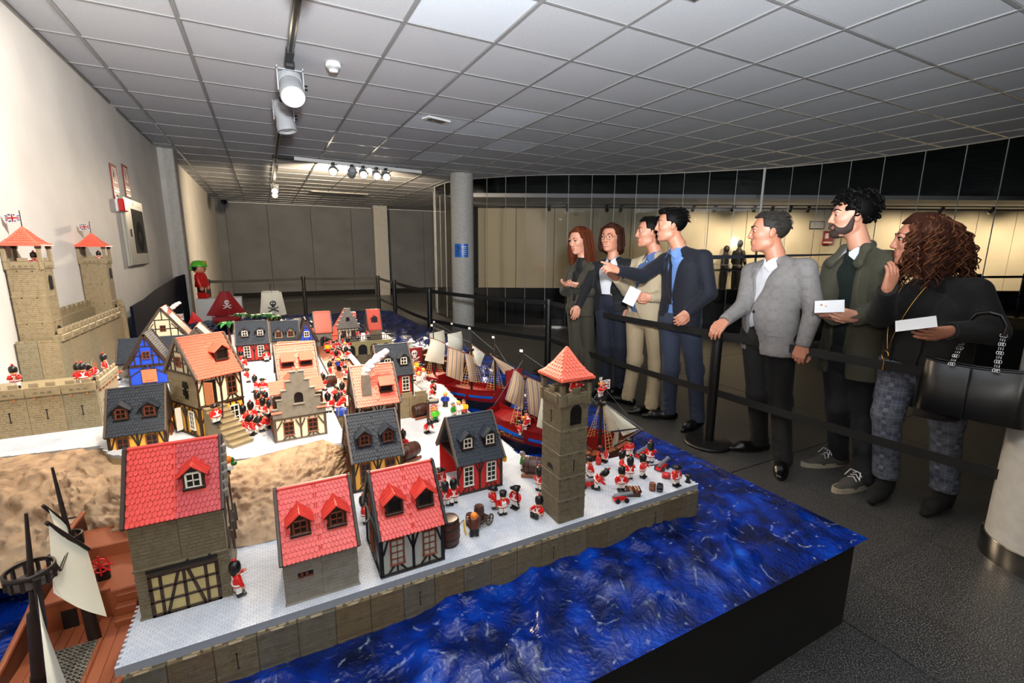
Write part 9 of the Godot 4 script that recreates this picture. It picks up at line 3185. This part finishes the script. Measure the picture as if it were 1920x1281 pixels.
	person("man in a navy suit, dark tie and grey trousers, pointing out over the toy town",
		{"base": Vector3(3.020,0.000,-2.720),"F": Vector3(-0.995,0.000,-0.104),"H": Vector3(-0.839,0.000,-0.545),"hs": 1.100,"head": Vector3(2.923,1.624,-2.828),"neck": Vector3(2.974,1.464,-2.771),"shR": Vector3(2.997,1.377,-2.934),"shL": Vector3(3.006,1.407,-2.546),"elR": Vector3(2.681,1.227,-2.857),"wrR": Vector3(2.399,1.279,-2.812),"haR": Vector3(2.300,1.307,-2.832),"elL": Vector3(3.006,1.110,-2.466),"wrL": Vector3(2.824,0.973,-2.490),"haL": Vector3(2.778,0.900,-2.540),"hipR": Vector3(3.005,0.832,-2.832),"hipL": Vector3(3.008,0.858,-2.639),"knR": Vector3(2.979,0.445,-2.765),"knL": Vector3(3.106,0.454,-2.625),"anR": Vector3(2.986,0.085,-2.762),"anL": Vector3(3.059,0.085,-2.519),"toR": Vector3(2.896,0.020,-2.828),"toL": Vector3(2.944,0.020,-2.498)},
		{"skin": "skin_warm","hair": "hair_black","style": "swept","line": 0.083,"grow": 0.006,"quiff": 0.1,"smile": 0.9,"jacket": "cloth_navy","shirt": "cloth_blue_shirt","tie": "cloth_tie","trousers": "cloth_slate","hem": 0.83,"button": 0.21,"vee": 0.24,"gap": 0.012,"lapel": 0.06,"shoes": "leather","cuffs": true,"curlR": [0.02,1.5,1.7,1.8],"thR": 0.9,"curlL": [0.9,1.0,1.1,1.2],"cutaway": 0.2,"buttons": 1,"pockets": true,"pnR": Vector3(0.443,-0.702,-0.557),"pnL": Vector3(0.580,0.000,-0.814)})
	person("greying man in a grey check jacket and black trousers, hand on the barrier post",
		{"base": Vector3(2.980,0.000,-1.930),"F": Vector3(-0.945,0.000,-0.327),"H": Vector3(-0.706,0.000,-0.708),"hs": 1.100,"head": Vector3(2.940,1.545,-1.991),"neck": Vector3(2.972,1.398,-1.943),"shR": Vector3(3.009,1.315,-2.132),"shL": Vector3(2.951,1.356,-1.729),"elR": Vector3(2.847,1.071,-2.044),"wrR": Vector3(2.654,0.984,-2.029),"haR": Vector3(2.594,0.914,-2.048),"elL": Vector3(2.967,1.080,-1.656),"wrL": Vector3(2.913,0.866,-1.665),"haL": Vector3(2.899,0.737,-1.687),"hipR": Vector3(2.993,0.842,-2.034),"hipL": Vector3(2.959,0.870,-1.839),"knR": Vector3(2.961,0.457,-1.959),"knL": Vector3(3.040,0.427,-1.838),"anR": Vector3(3.084,0.085,-1.985),"anL": Vector3(2.965,0.085,-1.733),"toR": Vector3(2.976,0.020,-2.037),"toL": Vector3(2.861,0.020,-1.674)},
		{"skin": "skin_tan","hair": "hair_greying","style": "crop","line": 0.086,"grow": 0.001,"brow_mat": "hair_dark","jacket": "cloth_grey_check","shirt": "cloth_white","trousers": "cloth_black","hem": 0.76,"button": 0.19,"vee": 0.26,"gap": 0.014,"lapel": 0.062,"shoes": "leather","throat": 0.1,"curlR": [0.75,0.85,0.9,0.9],"curlL": [1.1,1.2,1.25,1.3],"cutaway": 0.2,"buttons": 2,"pockets": true,"belly": 0.02,"wide": 1.04,"pnR": Vector3(0.063,-0.954,-0.293),"pnL": Vector3(0.988,0.000,-0.156)})
	person("bearded young man with curly black hair in an olive field jacket and grey sneakers",
		{"base": Vector3(3.200,0.000,-1.600),"F": Vector3(-0.949,0.000,-0.316),"H": Vector3(-0.702,0.000,-0.712),"hs": 1.100,"head": Vector3(3.185,1.635,-1.630),"neck": Vector3(3.211,1.473,-1.578),"shR": Vector3(3.270,1.367,-1.728),"shL": Vector3(3.169,1.399,-1.394),"elR": Vector3(3.077,1.100,-1.666),"wrR": Vector3(2.931,1.047,-1.513),"haR": Vector3(2.857,1.066,-1.525),"elL": Vector3(3.080,1.108,-1.348),"wrL": Vector3(2.923,1.066,-1.393),"haL": Vector3(2.858,1.080,-1.433),"hipR": Vector3(3.254,0.747,-1.626),"hipL": Vector3(3.206,0.782,-1.453),"knR": Vector3(3.217,0.434,-1.566),"knL": Vector3(3.275,0.415,-1.449),"anR": Vector3(3.345,0.085,-1.588),"anL": Vector3(3.175,0.085,-1.345),"toR": Vector3(3.205,0.020,-1.647),"toL": Vector3(3.052,0.020,-1.364)},
		{"skin": "skin_fair","hair": "hair_black","style": "mop","line": 0.078,"grow": 0.008,"brow": 1.25,"smile": 0.3,"beard": true,"jacket": "cloth_olive","coat": "field_jacket","parka": true,"shirt": "cloth_green","top_name": "polo_shirt","collar_mat": "cloth_white","trousers": "cloth_dark_jeans","hem": 0.66,"button": 0.05,"vee": 0.05,"gap": 0.055,"lapel": 0.03,"shoes": "sneakers","throat": 0.1,"curlR": [0.8,0.9,1.0,1.0],"curlL": [0.8,0.9,1.0,1.0],"cutaway": 0.12,"sleeve": 1.12,"flare": 0.132,"shoe": 0.29,"pnR": Vector3(0.745,0.667,0.000),"pnL": Vector3(0.616,0.424,-0.664)})
	card("small white card in both hands of the bearded young man",Vector3(2.813,1.123,-1.490),Vector3(-0.447,-0.120,-0.894),Vector3(0.626,0.700,-0.313),0.14,0.09)
	person("curly-haired woman in a black coat and plaid trousers, hand at her mouth",
		{"base": Vector3(3.120,0.000,-1.120),"F": Vector3(-0.926,0.000,-0.379),"H": Vector3(-0.584,0.000,-0.812),"hs": 1.100,"head": Vector3(3.080,1.482,-1.231),"neck": Vector3(3.102,1.319,-1.171),"shR": Vector3(3.184,1.207,-1.277),"shL": Vector3(3.054,1.270,-0.966),"elR": Vector3(2.933,1.088,-1.286),"wrR": Vector3(2.771,1.235,-1.205),"haR": Vector3(2.777,1.381,-1.187),"elL": Vector3(3.059,1.055,-0.875),"wrL": Vector3(2.822,1.062,-0.943),"haL": Vector3(2.736,1.049,-1.004),"hipR": Vector3(3.138,0.785,-1.239),"hipL": Vector3(3.086,0.828,-1.047),"knR": Vector3(3.076,0.524,-1.243),"knL": Vector3(3.159,0.541,-1.010),"anR": Vector3(3.153,0.085,-1.227),"anL": Vector3(3.270,0.085,-0.996),"toR": Vector3(2.922,0.020,-1.204),"toL": Vector3(3.030,0.020,-1.009)},
		{"skin": "skin_tan","hair": "hair_curls","jaw": 0.9,"style": "curls","short": false,"grow": 0.008,"line": 0.082,"part": true,"brow": 0.8,"brow_mat": "hair_dark","lips": "lips_red","lashes": true,"earrings": true,"jacket": "cloth_black","coat": "coat","shirt": "cloth_black","top_name": "sweater","collar": false,"scoop": 0.05,"top_cut": 0.0,"top_w": 0.118,"trousers": "cloth_plaid","hem": 0.58,"button": 0.0,"vee": 0.06,"gap": 0.075,"lapel": 0.02,"shoes": "boots","trouser_hem": 0.12,"ankle": 0.062,"curlR": [0.9,0.8,0.7,0.6],"thR": 0.8,"curlL": [0.5,0.6,0.7,0.8],"cutaway": 0.14,"wide": 1.08,"sleeve": 1.1,"bust": true,"shoe": 0.24,"hand": 0.95,"leg": 1.05,"pnR": Vector3(0.294,0.424,-0.857),"pnL": Vector3(0.769,0.492,-0.407)})
	card("grey-white card in the hand of the dark-coated woman",Vector3(2.702,1.094,-1.040),Vector3(-0.338,-0.280,-0.941),Vector3(0.753,0.400,-0.270),0.15,0.1)
	woman_extras(Vector3(3.102,1.319,-1.171),Vector3(2.771,1.235,-1.205),Vector3(0.006,0.146,0.018),Vector3(-0.338,0.000,-0.941),Vector3(-0.941,-0.000,0.338))
	handbag(Vector3(2.895,0.663,-0.859),Vector3(0.338,-0.000,0.941),Vector3(-0.941,-0.000,0.338),Vector3(2.936,1.021,-0.863))
